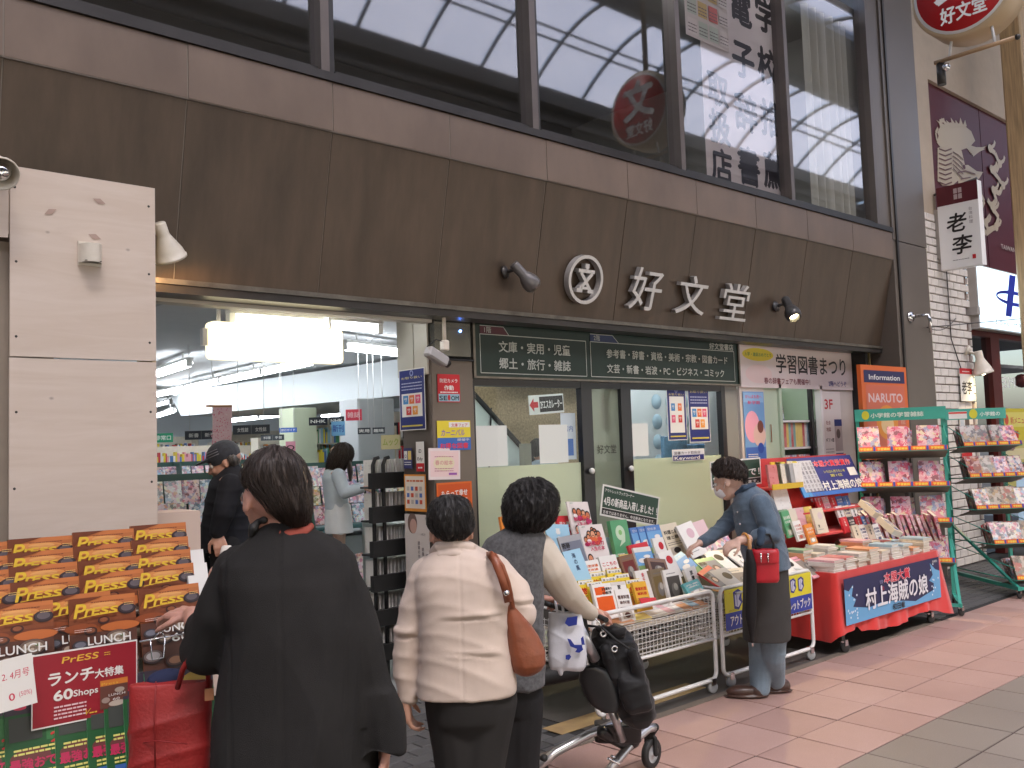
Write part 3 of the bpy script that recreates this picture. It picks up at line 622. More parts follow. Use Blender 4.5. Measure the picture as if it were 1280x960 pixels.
def spot(label, base, joint, aim, m, lit, s=1.0, col=(1, .72, .38), power=6, mb=None, shape=0):
    base, joint = Vector(base), Vector(joint); a = Vector(aim).normalized()
    t = thing('spotlight', label, 'spotlight', base, 'spotlights on the shopfront')
    n = (joint-base).normalized()
    put('wall_plate', G().lathe([(0, .0), (.045*s, .0), (.045*s, .015*s), (.02*s, .03*s), (0, .03*s)], mb or m, base, n), t)
    put('swivel_arm', G().tube([base+n*.01, base+n*.05*s, joint], .012*s, mb or m).sph(joint, .022*s, mb or m), t)
    if shape == 0: prof = [(0, -.09), (.028, -.09), (.031, -.085), (.031, -.03), (.036, -.015), (.052, .02), (.068, .055), (.075, .085), (.079, .087), (.079, .10), (.073, .10), (.06, .05), (.02, 0), (0, 0)]
    else: prof = [(0, -.10), (.03, -.10), (.034, -.09), (.034, .0), (.045, .02), (.058, .05), (.064, .08), (.060, .11), (.045, .13), (.04, .128), (.04, .06), (0, .05)]
    put('lamp_shade', G().lathe([(r*s, h*s) for r, h in prof], m, joint+a*.05*s, a, 24), t)
    c = joint+a*(.05+.075)*s
    if lit:
        put('bulb', G().lathe([(0, .035*s), (.03*s, .025*s), (.045*s, 0), (.04*s, -.03*s), (0, -.05*s)], emit('lit_bulb_%d' % power, (1, .86, .5), 22 if lit > 1 else 7), c, a), t)
        l = bpy.data.lights.new('lamp_light', 'SPOT'); l.energy = power; l.color = col; l.spot_size = math.radians(150); l.spot_blend = .6; l.shadow_soft_size = .03
        lo = bpy.data.objects.new('lamp_light', l); COL.objects.link(lo); lo.parent = t; lo.location = c+a*.045*s-Vector(t.location); lo.rotation_euler = (-a).to_track_quat('Z', 'Y').to_euler()
    else:
        put('bulb', G().lathe([(0, .035*s), (.03*s, .025*s), (.045*s, 0), (.04*s, -.03*s), (0, -.05*s)], M_CHROME, c, a), t)
    return t
spot('cream spotlight lit warm orange at the top edge of the plywood hoarding', (1.645, 4.50, 2.72), (1.70, 4.48, 2.72), (.42, .30, -.80), M_CREAM, 1, 1.0, (1, .5, .2), power=2.5)
spot('grey spotlight switched off on the fascia beside the round emblem', fascia_pt(4.13, 2.79), fascia_pt(4.17, 2.80)+Vector((0, -.10, 0)), (.62, -.15, -.60), mat('grey_lamp_paint', (.16, .15, .145), .3, metal=.3), 0, 1.0, mb=M_DARKM, shape=1)
spot('dark spotlight shining bright yellow at the right end of the fascia', fascia_pt(7.45, 2.80), fascia_pt(7.46, 2.82)+Vector((0, -.12, 0)), (-.30, -.50, -.72), mat('dark_lamp_paint', (.05, .05, .05), .35), 2, 1.15, (1, .72, .32), 30, shape=1)
spot('cream spotlight cut by the picture edge on top of the hoarding', (.93, 4.42, 2.90), (.95, 4.34, 2.885), (-.1, -.75, -.5), M_CREAM, 0, .9)
# small hooded wall light on plywood
hl = thing('hooded_wall_light', 'small half-round white wall light on the upper plywood board', 'wall light', (1.34, 4.40, 2.5))
g = G(); n = 14; vs = []
for z in (2.50, 2.585): vs += [(1.335+.05*math.cos(PI*k/n+PI), 4.398+.075*math.sin(PI*k/n+PI), z) for k in range(n+1)]
g.add(vs, [(k, k+1, n+2+k, n+1+k) for k in range(n)], M_CREAM, True); g.add(vs[n+1:], [tuple(range(n+1))], M_CREAM); g.box((1.285, 4.388, 2.49), (1.385, 4.399, 2.60), M_CREAM)
put('hood', g, hl); put('dark_opening', G().box((1.30, 4.335, 2.503), (1.37, 4.387, 2.506), M_DARKM), hl)

# ================================================================== PLYWOOD HOARDING
hd = thing('plywood_hoarding', 'tall pale raw plywood hoarding closing the wall left of the entrance', 'hoarding', (1.3, 4.4, 0))
def board(x0, x1, z0, z1, y=4.40): return put('plywood_board', G().box((x0+.0015, y, z0+.0015), (x1-.0015, y+.012, z1-.0015), M_PLY), hd)
board(1.006, 1.64, 2.062, 2.905); board(1.004, 1.64, .30, 2.058); board(.30, 1.002, 2.58, 2.905); board(1.004, 1.64, 0, .298)
put('edge_batten', G().box((1.625, 4.414, 0), (1.643, 4.62, 2.90), mat('fresh_cut_edge', (.62, .50, .28), .7)).box((.3, 4.414, 2.60), (1.62, 4.46, 2.89), M_PLY), hd)
g = G()
for x, z in ((1.17, 2.72), (1.38, 2.80), (1.36, 2.63)):
    M = frame((x, 4.398, z), (1, 0, .6 if x < 1.3 else -.3), (0, 0, 1)); g.add([M@Vector(q) for q in ((-.03, 0, .001), (0, -.014, .001), (.03, 0, .001), (0, .014, .001))], [(0, 1, 2, 3)], mat('plug_patch', (.40, .29, .24), .8))
for x in (1.03, 1.61):
    for z in np.arange(.5, 2.9, .33): g.lathe([(0, .001), (.005, .001), (.006, 0)], M_DARKM, (x+random.uniform(-.004, .004), 4.399, z), (0, -1, 0), 8)
put('patch_and_screws', g, hd)
solo('left_wall', G().box((-8, 4.46, 0), (1.2, 4.62, 2.575), mat('taupe_wall', (.30, .25, .20), .7, var=.08)), 'taupe wall strip left of the plywood hoarding', 'wall', (0, 4.5, 0))
# ================================================================== SHOP INTERIOR
IN = Matrix.Rotation(-math.atan2(.15, .99), 3, 'Z')      # the shop's own axes are turned slightly from the street front
ix_, iy_ = IN@Vector((1, 0, 0)), IN@Vector((0, 1, 0))
put('shop_floor', G().box((-3, 4.985, -.02), (20, 24, -.001), mat('shop_vinyl_floor', (.30, .31, .31), .35, var=.06, scale=2)), kind='structure')
put('shop_ceiling', G().box((-3, 5.001, 2.72), (9.2, 24, 2.78), M_CEIL).box((9.2, 6.6, 2.72), (20, 24, 2.78), M_CEIL), kind='structure')
put('back_wall', G().box((-3, 22, 0), (20, 22.1, 2.72), mat('shop_wall', (.74, .77, .80), .8)), kind='structure')
put('side_wall', G().box((-3, 5.0, 0), (-2.9, 22, 2.72), mat('shop_wall', (.6, .6, .6), .8)).box((14, 6.6, 0), (14.1, 22, 2.72), mat('shop_wall', (.6, .6, .6))), kind='structure')
cv = thing('ceiling_vent', 'dark grille vent in the shop ceiling near the entrance', 'vent', (1.8, 6.2, 2.72))
put('grille', G().box((1.9, 6.4, 2.705), (2.5, 7.0, 2.718), mat('vent_grey', (.35, .36, .36), .6)).box((1.95, 6.45, 2.70), (2.45, 6.95, 2.704), M_SOFFIT), cv)
# escalator soffit beam
A = atZ(480, 496.5, 2.25); B = atZ(226, 520, 2.25)
d = (B-A); d.z = 0; dn = d.normalized(); nn = Vector((dn.y, -dn.x, 0))
if nn.x < 0: nn = -nn
WS = mat('white_escalator_side', (.74, .78, .80), .6)
g = G(); A2 = A-dn*2.5; T = B-dn*.2+Vector((0, 0, 0)); 
P = [A2, B, B+dn*.35+Vector((0, 0, .27)), A2+Vector((0, 0, .47))]; P[2].z = 2.63; P[3].z = 2.72
th = nn*2.2
g.add(P+[q+th for q in P], [(0,1,2,3),(7,6,5,4),(0,4,5,1),(1,5,6,2),(2,6,7,3),(3,7,4,0)], WS)
solo('ceiling_beam', g, 'broad white boxed beam crossing under the shop ceiling', 'beam', A)
def tube_light(label, a, b, w=.05, lit=True, n=1):
    a, b = Vector(a), Vector(b); t = thing('tube_light', label, 'tube light', a, 'fluorescent tube lights of the bookshop ceiling'); d = (b-a).normalized(); s = Vector((d.y, -d.x, 0))
    M = frame(a, d, (0, 0, 1))
    L = (b-a).length
    put('batten', G().box((0, .02, -.04), (L, .05, .04), M_WHITE, M), t)
    put('tube', G().cyl(a+Vector((0, 0, -.01))+d*.04, b+Vector((0, 0, -.01))-d*.04, w*.5, M_TUBE, 10), t)
    for q in (a, b-d*.04): put('end_cap', G().box((0, -.045, -.03), (.04, .019, .03), M_WHITE, frame(q, d, (0, 0, 1))), t)
    put('hanger', G().cyl(a+d*L*.2+Vector((0, 0, .05)), a+d*L*.2+Vector((0, 0, .22)), .01, M_WHITE, 6), t)
    return t
def run(p0, p1, z, k, lab):
    a, b = atZ(*p0, z), atZ(*p1, z); d = b-a
    for i in range(k):
        tube_light(lab % ('nearest', 'second', 'third', 'fourth', 'farthest')[i], b-d*(i/k)-d*(.02/k), b-d*((i+1)/k)+d*(.02/k), .09)
run((196, 492), (392, 450), 2.6, 4, '%s tube of the long bright row running deep into the shop')
run((196, 466), (238, 452), 2.6, 1, '%s lit tube in the row beside the hoarding edge')
run((283, 525.5), (374, 515), 2.38, 2, '%s tube in the low row under the white beam')
run((196, 519), (218, 512), 2.5, 1, '%s short tube seen past the hoarding low under the ceiling')
tube_light('tube over the blank yellow lit sign at the entrance', (2.40, 5.28, 2.44), (3.50, 5.28, 2.44), .05)
tube_light('flat tube light behind the entrance sign near the pillar', atZ(430, 431, 2.6), atZ(505, 440, 2.6), .09)
tube_light('short tube near the ceiling left of the pillar', atZ(447, 516, 2.4)+Vector((0, 0, 0)), atZ(402, 520, 2.4), .07)
for i in range(3):      # rows out of sight further right and left that light the sales floor
    for j in range(3):
        o = Vector((4.6+i*2.4, 6.6+j*2.6, 2.62)); 
        if i == 0: o.x = 1.2 - .0
        tube_light('ceiling tube %s the sales floor, %s row' % (('left of', 'over', 'right of')[i], ('front', 'middle', 'rear')[j]), o, o+iy_*1.3, .05)
for i, (x, y) in enumerate(((3.2, 13), (5.4, 13), (4.0, 16.5), (6.4, 16.5), (5, 19.5), (2.4, 10.5))): tube_light('distant tube added to brighten the rear of the shop, %s' % ('first', 'second', 'third', 'fourth', 'fifth', 'sixth')[i], (x, y, 2.62), Vector((x, y, 2.62))+iy_*1.3, .05)  # extra tubes added deep in the shop to lift the dark back wall
ls = thing('entrance_lit_sign', 'blank pale yellow light box hanging inside the entrance', 'light box', (2.7, 5.25, 2.3))
g = G(); w0, w1, z0, z1, r = 2.24, 3.14, 2.17, 2.395, .03; pts = []
for cx, cz, a0 in ((w1-r, z1-r, 0), (w0+r, z1-r, PI/2), (w0+r, z0+r, PI), (w1-r, z0+r, 1.5*PI)):
    for k in range(5): pts.append((cx+r*math.cos(a0+k*PI/8), 5.18, cz+r*math.sin(a0+k*PI/8)))
g.poly(pts, M_PANELSIGN, (0, .06, 0)); put('light_panel', g, ls)
put('side_bracket', G().box((2.205, 5.19, 2.25), (2.235, 5.23, 2.35), M_WHITE), ls)
for x in (2.3, 3.05): put('hanger', G().box((x, 5.20, 2.395), (x+.02, 5.22, 2.5), M_WHITE), ls)

# ---- book and magazine covers
def cover_mat(name, pal, cells=5., words_rgb=(.05, .05, .05), wscale=9., gloss=.3, body=.5):
    m = bpy.data.materials.new(name); m.use_nodes = True; nt = m.node_tree; L = nt.links.new; b = nt.nodes['Principled BSDF']
    tc = N(nt, 'ShaderNodeTexCoord'); oi = N(nt, 'ShaderNodeObjectInfo'); ad = N(nt, 'ShaderNodeVectorMath', operation='MULTIPLY_ADD')
    cx = N(nt, 'ShaderNodeCombineXYZ'); L(oi.outputs['Random'], cx.inputs[0]); L(oi.outputs['Random'], cx.inputs[1]); L(oi.outputs['Random'], cx.inputs[2])
    ad.inputs[1].default_value = (37, 19, 53); L(cx.outputs[0], ad.inputs[0]); L(tc.outputs['Object'], ad.inputs[2])
    nz = N(nt, 'ShaderNodeTexNoise'); nz.inputs['Scale'].default_value = cells*5; L(ad.outputs[0], nz.inputs[0])
    mx = N(nt, 'ShaderNodeVectorMath', operation='MULTIPLY_ADD'); L(nz.outputs['Color'], mx.inputs[0]); mx.inputs[1].default_value = (.05, .05, .05); L(ad.outputs[0], mx.inputs[2])
    vo = N(nt, 'ShaderNodeTexVoronoi'); vo.inputs['Scale'].default_value = cells*2.4; L(mx.outputs[0], vo.inputs[0])
    sp = N(nt, 'ShaderNodeSeparateColor'); L(vo.outputs['Color'], sp.inputs[0])
    cr = N(nt, 'ShaderNodeValToRGB'); cr.color_ramp.interpolation = 'CONSTANT'; el = cr.color_ramp.elements
    el[0].position = 0; el[0].color = (*pal[0], 1); el[1].position = 1/len(pal); el[1].color = (*pal[1], 1)
    for i, c in enumerate(pal[2:], 2): e = el.new(i/len(pal)); e.color = (*c, 1)
    L(sp.outputs[0], cr.inputs[0])
    # rows of print: thin bright/dark strokes
    br = N(nt, 'ShaderNodeTexBrick'); br.inputs['Scale'].default_value = wscale; br.inputs['Mortar Size'].default_value = .028; br.inputs['Brick Width'].default_value = .23; br.inputs['Row Height'].default_value = .17
    mp = N(nt, 'ShaderNodeMapping'); mp.inputs['Rotation'].default_value = (PI/2, 0, 0); L(ad.outputs[0], mp.inputs[0]); L(mx.outputs[0], br.inputs[0]); L(mp.outputs[0], br.inputs[0])
    br.inputs['Color1'].default_value = (0, 0, 0, 1); br.inputs['Color2'].default_value = (1, 1, 1, 1); br.inputs['Mortar'].default_value = (0, 0, 0, 1); br.inputs['Bias'].default_value = -.3
    n3 = N(nt, 'ShaderNodeTexNoise'); n3.inputs['Scale'].default_value = 14; L(ad.outputs[0], n3.inputs[0])
    gt = N(nt, 'ShaderNodeMath', operation='GREATER_THAN'); gt.inputs[1].default_value = .56; L(n3.outputs[0], gt.inputs[0])
    mu = N(nt, 'ShaderNodeMath', operation='MULTIPLY'); L(gt.outputs[0], mu.inputs[0]); L(br.outputs['Color'], mu.inputs[1])
    m1 = N(nt, 'ShaderNodeMixRGB'); L(cr.outputs[0], m1.inputs[1]); m1.inputs[2].default_value = (*words_rgb, 1); L(mu.outputs[0], m1.inputs[0])
    # the volume's own colour through obj.color
    m2 = N(nt, 'ShaderNodeMixRGB', blend_type='MIX'); m2.inputs[0].default_value = body; L(m1.outputs[0], m2.inputs[1]); L(oi.outputs['Color'], m2.inputs[2])
    L(m2.outputs[0], b.inputs['Base Color']); b.inputs['Roughness'].default_value = gloss
    MATS[name] = m; return m
C_MAG = cover_mat('magazine_cover', [(.75,.70,.70),(.62,.20,.30),(.75,.55,.60),(.12,.15,.25),(.80,.76,.55),(.25,.42,.60),(.70,.30,.15),(.8,.78,.76),(.08,.08,.1)], 13, (.85, .85, .85), 26, body=.3)
C_PINK = cover_mat('wrapped_girls_magazine', [(.60,.30,.36),(.50,.07,.14),(.62,.50,.52),(.58,.16,.24),(.60,.55,.36),(.25,.30,.45),(.60,.40,.45),(.20,.08,.10)], 12, (.9, .85, .8), 24, .15, body=.15)
C_DIM = cover_mat('muted_wrapped_magazine', [(.30,.22,.18),(.42,.10,.10),(.50,.44,.38),(.12,.10,.10),(.22,.24,.22),(.45,.30,.16),(.55,.50,.46)], 11, (.6, .55, .5), 22, .15, body=.25)
C_BOOK = cover_mat('book_cover', [(.7,.68,.62),(.6,.58,.52),(.75,.72,.66),(.45,.35,.30)], 1.5, (.06, .05, .05), 8, .4, body=.72)
C_YEL = cover_mat('yellow_guide_cover', [(.80,.62,.03),(.78,.66,.10),(.75,.10,.05),(.80,.78,.70)], 3.0, (.5, .04, .04), 12, body=.35)
def book_mesh(w, h, t, cov, name='book'):
    """spine at local x=0, cover faces -y, stands on z=0"""
    g = G(); g.box((0, -t/2, 0), (w, -t/2+.0015, h), cov); g.box((0, t/2-.0015, 0), (w, t/2, h), cov); g.box((0, -t/2+.0015, 0), (.002, t/2-.0015, h), cov)
    g.box((.002, -t/2+.0015, .003), (w-.003, t/2-.0015, h-.003), M_PAGES); return g.mesh(name)
BK = {}
def bmesh_for(kind):
    if kind not in BK:
        s = {'mag': (.21, .28, .008, C_MAG), 'pink': (.20, .26, .028, C_PINK), 'novel': (.13, .19, .022, C_BOOK), 'tall': (.15, .21, .015, C_BOOK), 'yel': (.15, .21, .01, C_YEL), 'slim': (.18, .25, .012, C_MAG), 'dim': (.20, .27, .014, C_DIM), 'thick': (.15, .21, .035, C_BOOK), 'comic': (.18, .257, .05, C_PINK)}[kind]
        BK[kind] = (book_mesh(*s), s)
    return BK[kind]
PALE = {'white': (.78,.76,.72), 'pink': (.75,.36,.42), 'red': (.60,.04,.05), 'yellow': (.80,.62,.05), 'blue': (.10,.22,.52), 'green': (.10,.34,.16), 'orange': (.75,.25,.04), 'grey': (.35,.35,.36), 'black': (.04,.04,.05), 'cream': (.70,.62,.48), 'sky blue': (.35,.58,.72), 'brown': (.22,.12,.07), 'purple': (.30,.12,.36), 'turquoise': (.12,.45,.45)}
NB = [0]
def book(kind, M, colour, label, group=None, cat=None, name=None, color=None):
    me, s = bmesh_for(kind); nm = name or ('wrapped_magazine' if kind in ('pink', 'comic', 'dim') else 'magazine' if kind in ('mag', 'pink', 'slim', 'comic') else 'book')
    o = inst(nm, me, M); c = color or PALE[colour]; o.color = (*c, 1)
    NB[0] += 1; return props(o, label, cat or ('magazine' if 'magazine' in nm else nm), group)
def lean(o, yaw=0, tilt=.2, roll=0):
    """matrix: standing book at o, leaning its head back by tilt, turned by yaw"""
    return Matrix.Translation(o)@Matrix.Rotation(yaw, 4, 'Z')@Matrix.Rotation(-tilt, 4, 'X')@Matrix.Rotation(roll, 4, 'Y')
ORD = ['first', 'second', 'third', 'fourth', 'fifth', 'sixth', 'seventh', 'eighth', 'ninth', 'tenth', 'eleventh', 'twelfth', 'thirteenth', 'fourteenth', 'fifteenth', 'sixteenth', 'seventeenth', 'eighteenth', 'nineteenth', 'twentieth', 'twenty-first', 'twenty-second', 'twenty-third', 'twenty-fourth', 'twenty-fifth', 'twenty-sixth', 'twenty-seventh', 'twenty-eighth', 'twenty-ninth', 'thirtieth']
# ---- interior gondolas
M_GRN = mat('dark_green_shelf', (.03, .085, .07), .4); M_LEDGE = mat('teal_ledge', (.07, .16, .16), .35)
def gondola(label, nick, x0, x1, y, ztop, seed, cols=None, low=True):
    R = random.Random(seed); t = thing('magazine_gondola', label, 'shelf unit', (x0, y, 0))
    yaw = math.atan2(ix_.y, ix_.x); M = Matrix.Translation((x0, y, 0))@Matrix.Rotation(yaw, 4, 'Z'); L = x1-x0
    put('base', G().box((0, 0, 0), (L, .5, .78), mat('grey_base', (.25, .27, .27), .5), M), t)
    put('ledge', G().rbox((-.02, -.12, .86), (L+.02, .5, .90), M_LEDGE, .008, M), t)
    put('low_shelf', G().box((0, -.10, .30), (L, .0, .33), M_LEDGE, M).box((0, -.35, .08), (L, 0, .12), M_LEDGE, M), t)
    nd = max(1, round(L/1.1))
    for i in range(nd+1):
        x = L*i/nd; g = G(); g.add([M@Vector(q) for dx in (0, .02) for q in ((x+dx, -.05, .9), (x+dx, .12, ztop+.04), (x+dx, .42, ztop+.04), (x+dx, .42, .9))], [(0,1,2,3),(7,6,5,4),(0,4,5,1),(1,5,6,2),(2,6,7,3),(3,7,4,0)], M_GRN)
        put('divider', g, t)
    put('back_board', G().box((0, .42, .9), (L, .45, ztop+.05), M_GRN, M), t)
    tiers = 3; names = ('bottom', 'middle', 'top')
    for k in range(tiers):
        z = .905+(ztop-.28-.905+.10)*k/(tiers-1); yy = .03+.11*k
        if k: put('tier', G().box((.02, yy+.045, z-.012), (L-.02, yy+.40-.1*k+.02, z-.002), M_GRN, M), t)
        x = .03; n = 0; wds = ['pink', 'white', 'pink', 'sky blue', 'cream', 'red', 'white', 'yellow', 'purple']
        while x < L-.2:
            c = R.choice(cols or wds); w = R.choice((.17, .19, .21)); near = min(abs(x-L*i/nd) for i in range(1, nd+1))
            o = M@Vector((x, yy, z)); 
            w *= .74; book('slim' if w < .148 else 'mag', lean(o, yaw+R.uniform(-.05, .05), .30+R.uniform(-.06, .06))@Matrix.Scale(.74, 4), c, '%s magazine, %s on the %s tier of the %s' % (c, ORD[min(n, 29)], names[k], nick), 'magazines on the %s' % nick)
            x += w*R.uniform(.95, 1.2); n += 1
    x = .05 if low else L; n = 0
    while x < L-.15:
        c = R.choice(['white', 'pink', 'white', 'blue', 'white', 'red']); 
        book('mag', lean(M@Vector((x, -.13, .34)), yaw+.05, .35, R.uniform(-.12, .22)), c, '%s magazine, %s in the low rack below the %s ledge' % (c, ORD[min(n, 29)], nick), 'low magazines of the %s' % nick)
        x += R.uniform(.09, .16); n += 1
    x = .04 if low else L; n = 0
    while x < L-.2:
        for q in range(R.randint(2, 4)):
            c = R.choice(['white', 'cream', 'pink', 'sky blue', 'white', 'orange'])
            book('mag', Matrix.Translation(M@Vector((x, -.30+R.uniform(-.01, .01), .125+.009*q)))@Matrix.Rotation(yaw, 4, 'Z')@Matrix.Rotation(-PI/2, 4, 'X')@Matrix.Translation((0, -.004, -.26)), c, '%s magazine, %s up in the %s foot pile of the %s' % (c, ORD[q], ORD[min(n, 29)], nick), 'piled magazines of the %s' % nick)
        x += .22; n += 1
gondola('dark green magazine display behind the man in the cap', 'left display', 2.35, 3.75, 6.9, 1.42, 11)
gondola('green magazine display facing the young woman in white', 'right display', 3.95, 6.3, 8.0, 1.45, 12)
gondola('far magazine display deep inside the shop', 'far display', 2.9, 5.3, 10.4, 1.50, 13, low=False)
# books inside the small display window
rwx = random.Random(14); x = 7.92; n = 0
while x < 8.6:
    c = rwx.choice(['blue', 'yellow', 'green', 'white', 'red', 'sky blue', 'yellow', 'turquoise', 'green'])
    book('thick', Matrix.Translation((x, 5.09, 1.492))@Matrix.Rotation(PI/2, 4, 'Z')@Matrix.Translation((0, -.0175, 0))@Matrix.Scale(1.15, 4), c, '%s spine, %s on the middle shelf of the display window' % (c, ORD[n]), 'books in the display window'); x += .042; n += 1
x = 7.92; n = 0
while x < 8.6:
    c = rwx.choice(['pink', 'white', 'red', 'cream', 'purple', 'sky blue'])
    book('thick', Matrix.Translation((x, 5.09, 1.202))@Matrix.Rotation(PI/2, 4, 'Z')@Matrix.Translation((0, -.0175, 0)), c, '%s spine, %s on the low shelf of the display window' % (c, ORD[n]), 'books in the display window'); x += .042; n += 1
book('mag', lean((7.98, 5.20, 1.762), 0, .12), 'yellow', 'yellow comic magazine standing face out in the display window')
book('mag', lean((8.28, 5.26, 1.762), .2, .12), 'blue', 'blue picture magazine beside the yellow one in the display window')
# wall shelves at the back
def wall_shelf(label, nick, P, w, h, rows, seed, cols, zb=.2):
    R = random.Random(seed); yaw = math.atan2(ix_.y, ix_.x); M = Matrix.Translation(P)@Matrix.Rotation(yaw, 4, 'Z')
    t = thing('bookcase', label, 'bookcase', P)
    put('carcass', G().box((-.03, 0, 0), (0, .35, h), M_CREAM, M).box((w, 0, 0), (w+.03, .35, h), M_CREAM, M).box((0, .33, 0), (w, .35, h), M_CREAM, M), t)
    for k in range(rows):
        z = zb+(h-zb-.05)*k/rows
        put('shelf_board', G().box((0, 0, z-.02), (w, .33, z), M_CREAM, M), t)
        x = .01; g = G()
        while x < w-.03:
            tw = R.uniform(.012, .035); hh = R.uniform(.16, .24); c = R.choice(cols)
            g.box((x, .02, z), (x+tw-.002, .15, z+hh), mat('spine_'+c.replace(' ', '_'), PALE[c], .5), M); x += tw
        put('book_row', g, t, kind='stuff')
wall_shelf('cream bookcase under two black language programme signs', 'language case', atZ(384, 600, 1.2)+Vector((0, 0, -1.2)), 1.5, 2.1, 6, 21, ['white', 'yellow', 'blue', 'sky blue', 'cream', 'green'])
wall_shelf('bookcase with yellow spines seen past the hanging banner', 'yellow case', atD(290, 600, 15).xyz*1+Vector((0, 0, -atD(290, 600, 15).z)), 2.4, 2.0, 5, 22, ['yellow', 'white', 'brown', 'cream', 'orange', 'grey'])
wall_shelf('bookcase at the far left end of the shop', 'left case', atD(190, 600, 13)+Vector((0, 0, -atD(190, 600, 13).z)), 1.8, 1.75, 5, 23, ['red', 'white', 'yellow', 'white', 'sky blue'])
wall_shelf('bookcase by the pillar deep in the shop', 'pillar case', atD(475, 600, 11.5)+Vector((0, 0, -atD(475, 600, 11.5).z)), 1.6, 2.1, 6, 24, ['red', 'grey', 'white', 'black', 'cream'])
for i, (x, y, w, lab) in enumerate(((2.9, 12.2, 2.6, 'long bookcase facing the entrance under the white beam'), (6.2, 12.6, 2.6, 'long bookcase in the middle of the rear sales floor'), (3.3, 15.5, 3.0, 'rear bookcase seen over the left display'), (7.2, 10.4, 1.6, 'bookcase seen just left of the pillar'), (6.9, 15.8, 2.6, 'rear bookcase seen over the right display'))):
    wall_shelf(lab, lab, Vector((x, y, 0)), w, 1.75+.1*(i % 3), 6, 30+i, [['red', 'white', 'yellow', 'pink', 'blue'], ['white', 'cream', 'sky blue', 'orange', 'green'], ['yellow', 'brown', 'white', 'blue', 'red']][i % 3], .1)
def hang_sign(label, px0, py0, px1, py1, D, bgc, txt, tc, cat='hanging sign', two=None):
    a, b = atD(px0, py0, D), atD(px1, py0, D); b.z = a.z; h = abs(atD(px0, py1, D).z-a.z); w = (b-a).length
    p = Print(w, h, bgc, .01)
    if two: p.text(txt, w*.27, h*.3, h*.5, tc, w=w*.3, align='c'); p.text(two, w*.76, h*.3, h*.5, tc, w=w*.3, align='c'); p.rect(w*.495, 0, w*.505, h, ink(150,150,150))
    elif txt: p.text(txt, w/2, h*.3, h*.55, tc, w=w*.8, align='c', bold=.03)
    o = solo('hanging_sign', p.mesh(), label, cat); o.matrix_basis = frame(Vector((a.x, a.y, a.z-h)), b-a, (0, 0, 1))
    if cat == 'hanging sign':
        g = G().cyl((w*.15, h, 0), (w*.15, max(h+.1, 2.7-(a.z-h)), 0), .003, M_WHITE, 6).cyl((w*.85, h, 0), (w*.85, max(h+.1, 2.7-(a.z-h)), 0), .003, M_WHITE, 6)
        k = bpy.data.objects.new('hanger', g.mesh('hanger')); COL.objects.link(k); k.parent = o; WLOC[k.name] = a
DK = ink(62, 66, 72); 
hang_sign('pair of dark hanging section signs over the left display', 231, 539, 272, 550, 9, DK, '新書', W_, two='新刊')
hang_sign('pair of dark hanging section signs left of the girl', 291, 532, 337, 543.5, 9, DK, '女性誌', W_, two='女性誌')
hang_sign('lower small pair of dark section signs', 326, 544, 355, 551, 11, DK, '料理', W_, two='手芸')
hang_sign('blue hanging sign with white lettering', 349, 535, 371, 541, 11.5, ink(70,110,190), '旅行ガイド', W_)
hang_sign('dark sign with bold white programme letters, left one', 386, 522, 409, 532, 9.5, ink(45,50,60), 'NHK', W_, cat='shelf sign')
hang_sign('dark sign with bold white programme letters, right one', 411.5, 521, 430, 531, 9.5, ink(45,50,60), 'NHK', W_, cat='shelf sign')
hang_sign('dark hanging sign beside the grey pillar near the column', 447, 535, 463, 543, 9, DK, '実用', W_)
hang_sign('dark section sign just left of the pillar', 465.5, 534.5, 481, 542.5, 9, DK, '趣味', W_)
hang_sign('red lettered sign panel above the bookcase', 432, 512, 452, 526, 9.8, ink(225,70,90), '雑誌', ink(240,190,190), cat='shelf sign')
hang_sign('green emergency exit sign deep in the shop', 192, 542, 216, 553.5, 13, ink(40,150,110), '非常口', W_, cat='exit sign')
hang_sign('pale blue poster on the bookcase front', 414, 527, 431, 545, 9.4, ink(120,175,215), '新刊', ink(60,90,160), cat='poster')
hang_sign('pink round-marked poster in the shop distance', 357, 552, 369, 567, 10.5, ink(235,160,180), 'O', K_, cat='poster')
hang_sign('green banner sign on top of the black spinner rack', 476, 544, 500, 562, 6.6, ink(200,195,150), 'ムック', ink(150,170,80), cat='shelf sign')
a, b = atD(261, 507, 8.2), atD(285, 507, 8.2); h = 1.08
p = Print((b-a).length, h, ink(244,205,208)); R = random.Random(5)
for i in range(420): p.ell(R.uniform(.01, (b-a).length-.01), R.uniform(.01, h-.03), .006, .005, ink(*R.choice([(232,120,140),(250,225,225),(225,150,160)])), 5)
p.rect(-.03, h-.02, (b-a).length+.03, h, ink(190,130,90))
o = solo('hanging_banner', p.mesh(), 'pink spring blossom banner hanging from the shop ceiling', 'banner'); o.matrix_basis = frame(a-Vector((0, 0, h)), b-a, (0, 0, 1))
# far lit columns and walls
for px, D, w, lab in ((368, 12, .35, 'pale green column deep inside the shop'), (449, 10.4, .5, 'grey column behind the right display')):
    q = atD(px, 600, D); solo('column', G().rbox((q.x, q.y, 0), (q.x+w, q.y+.4, 2.2), mat('pale_green_paint', (.60, .66, .48), .6) if px < 400 else mat('grey_column', (.55, .57, .58), .6), .01), lab, 'column', (q.x, q.y, 0))

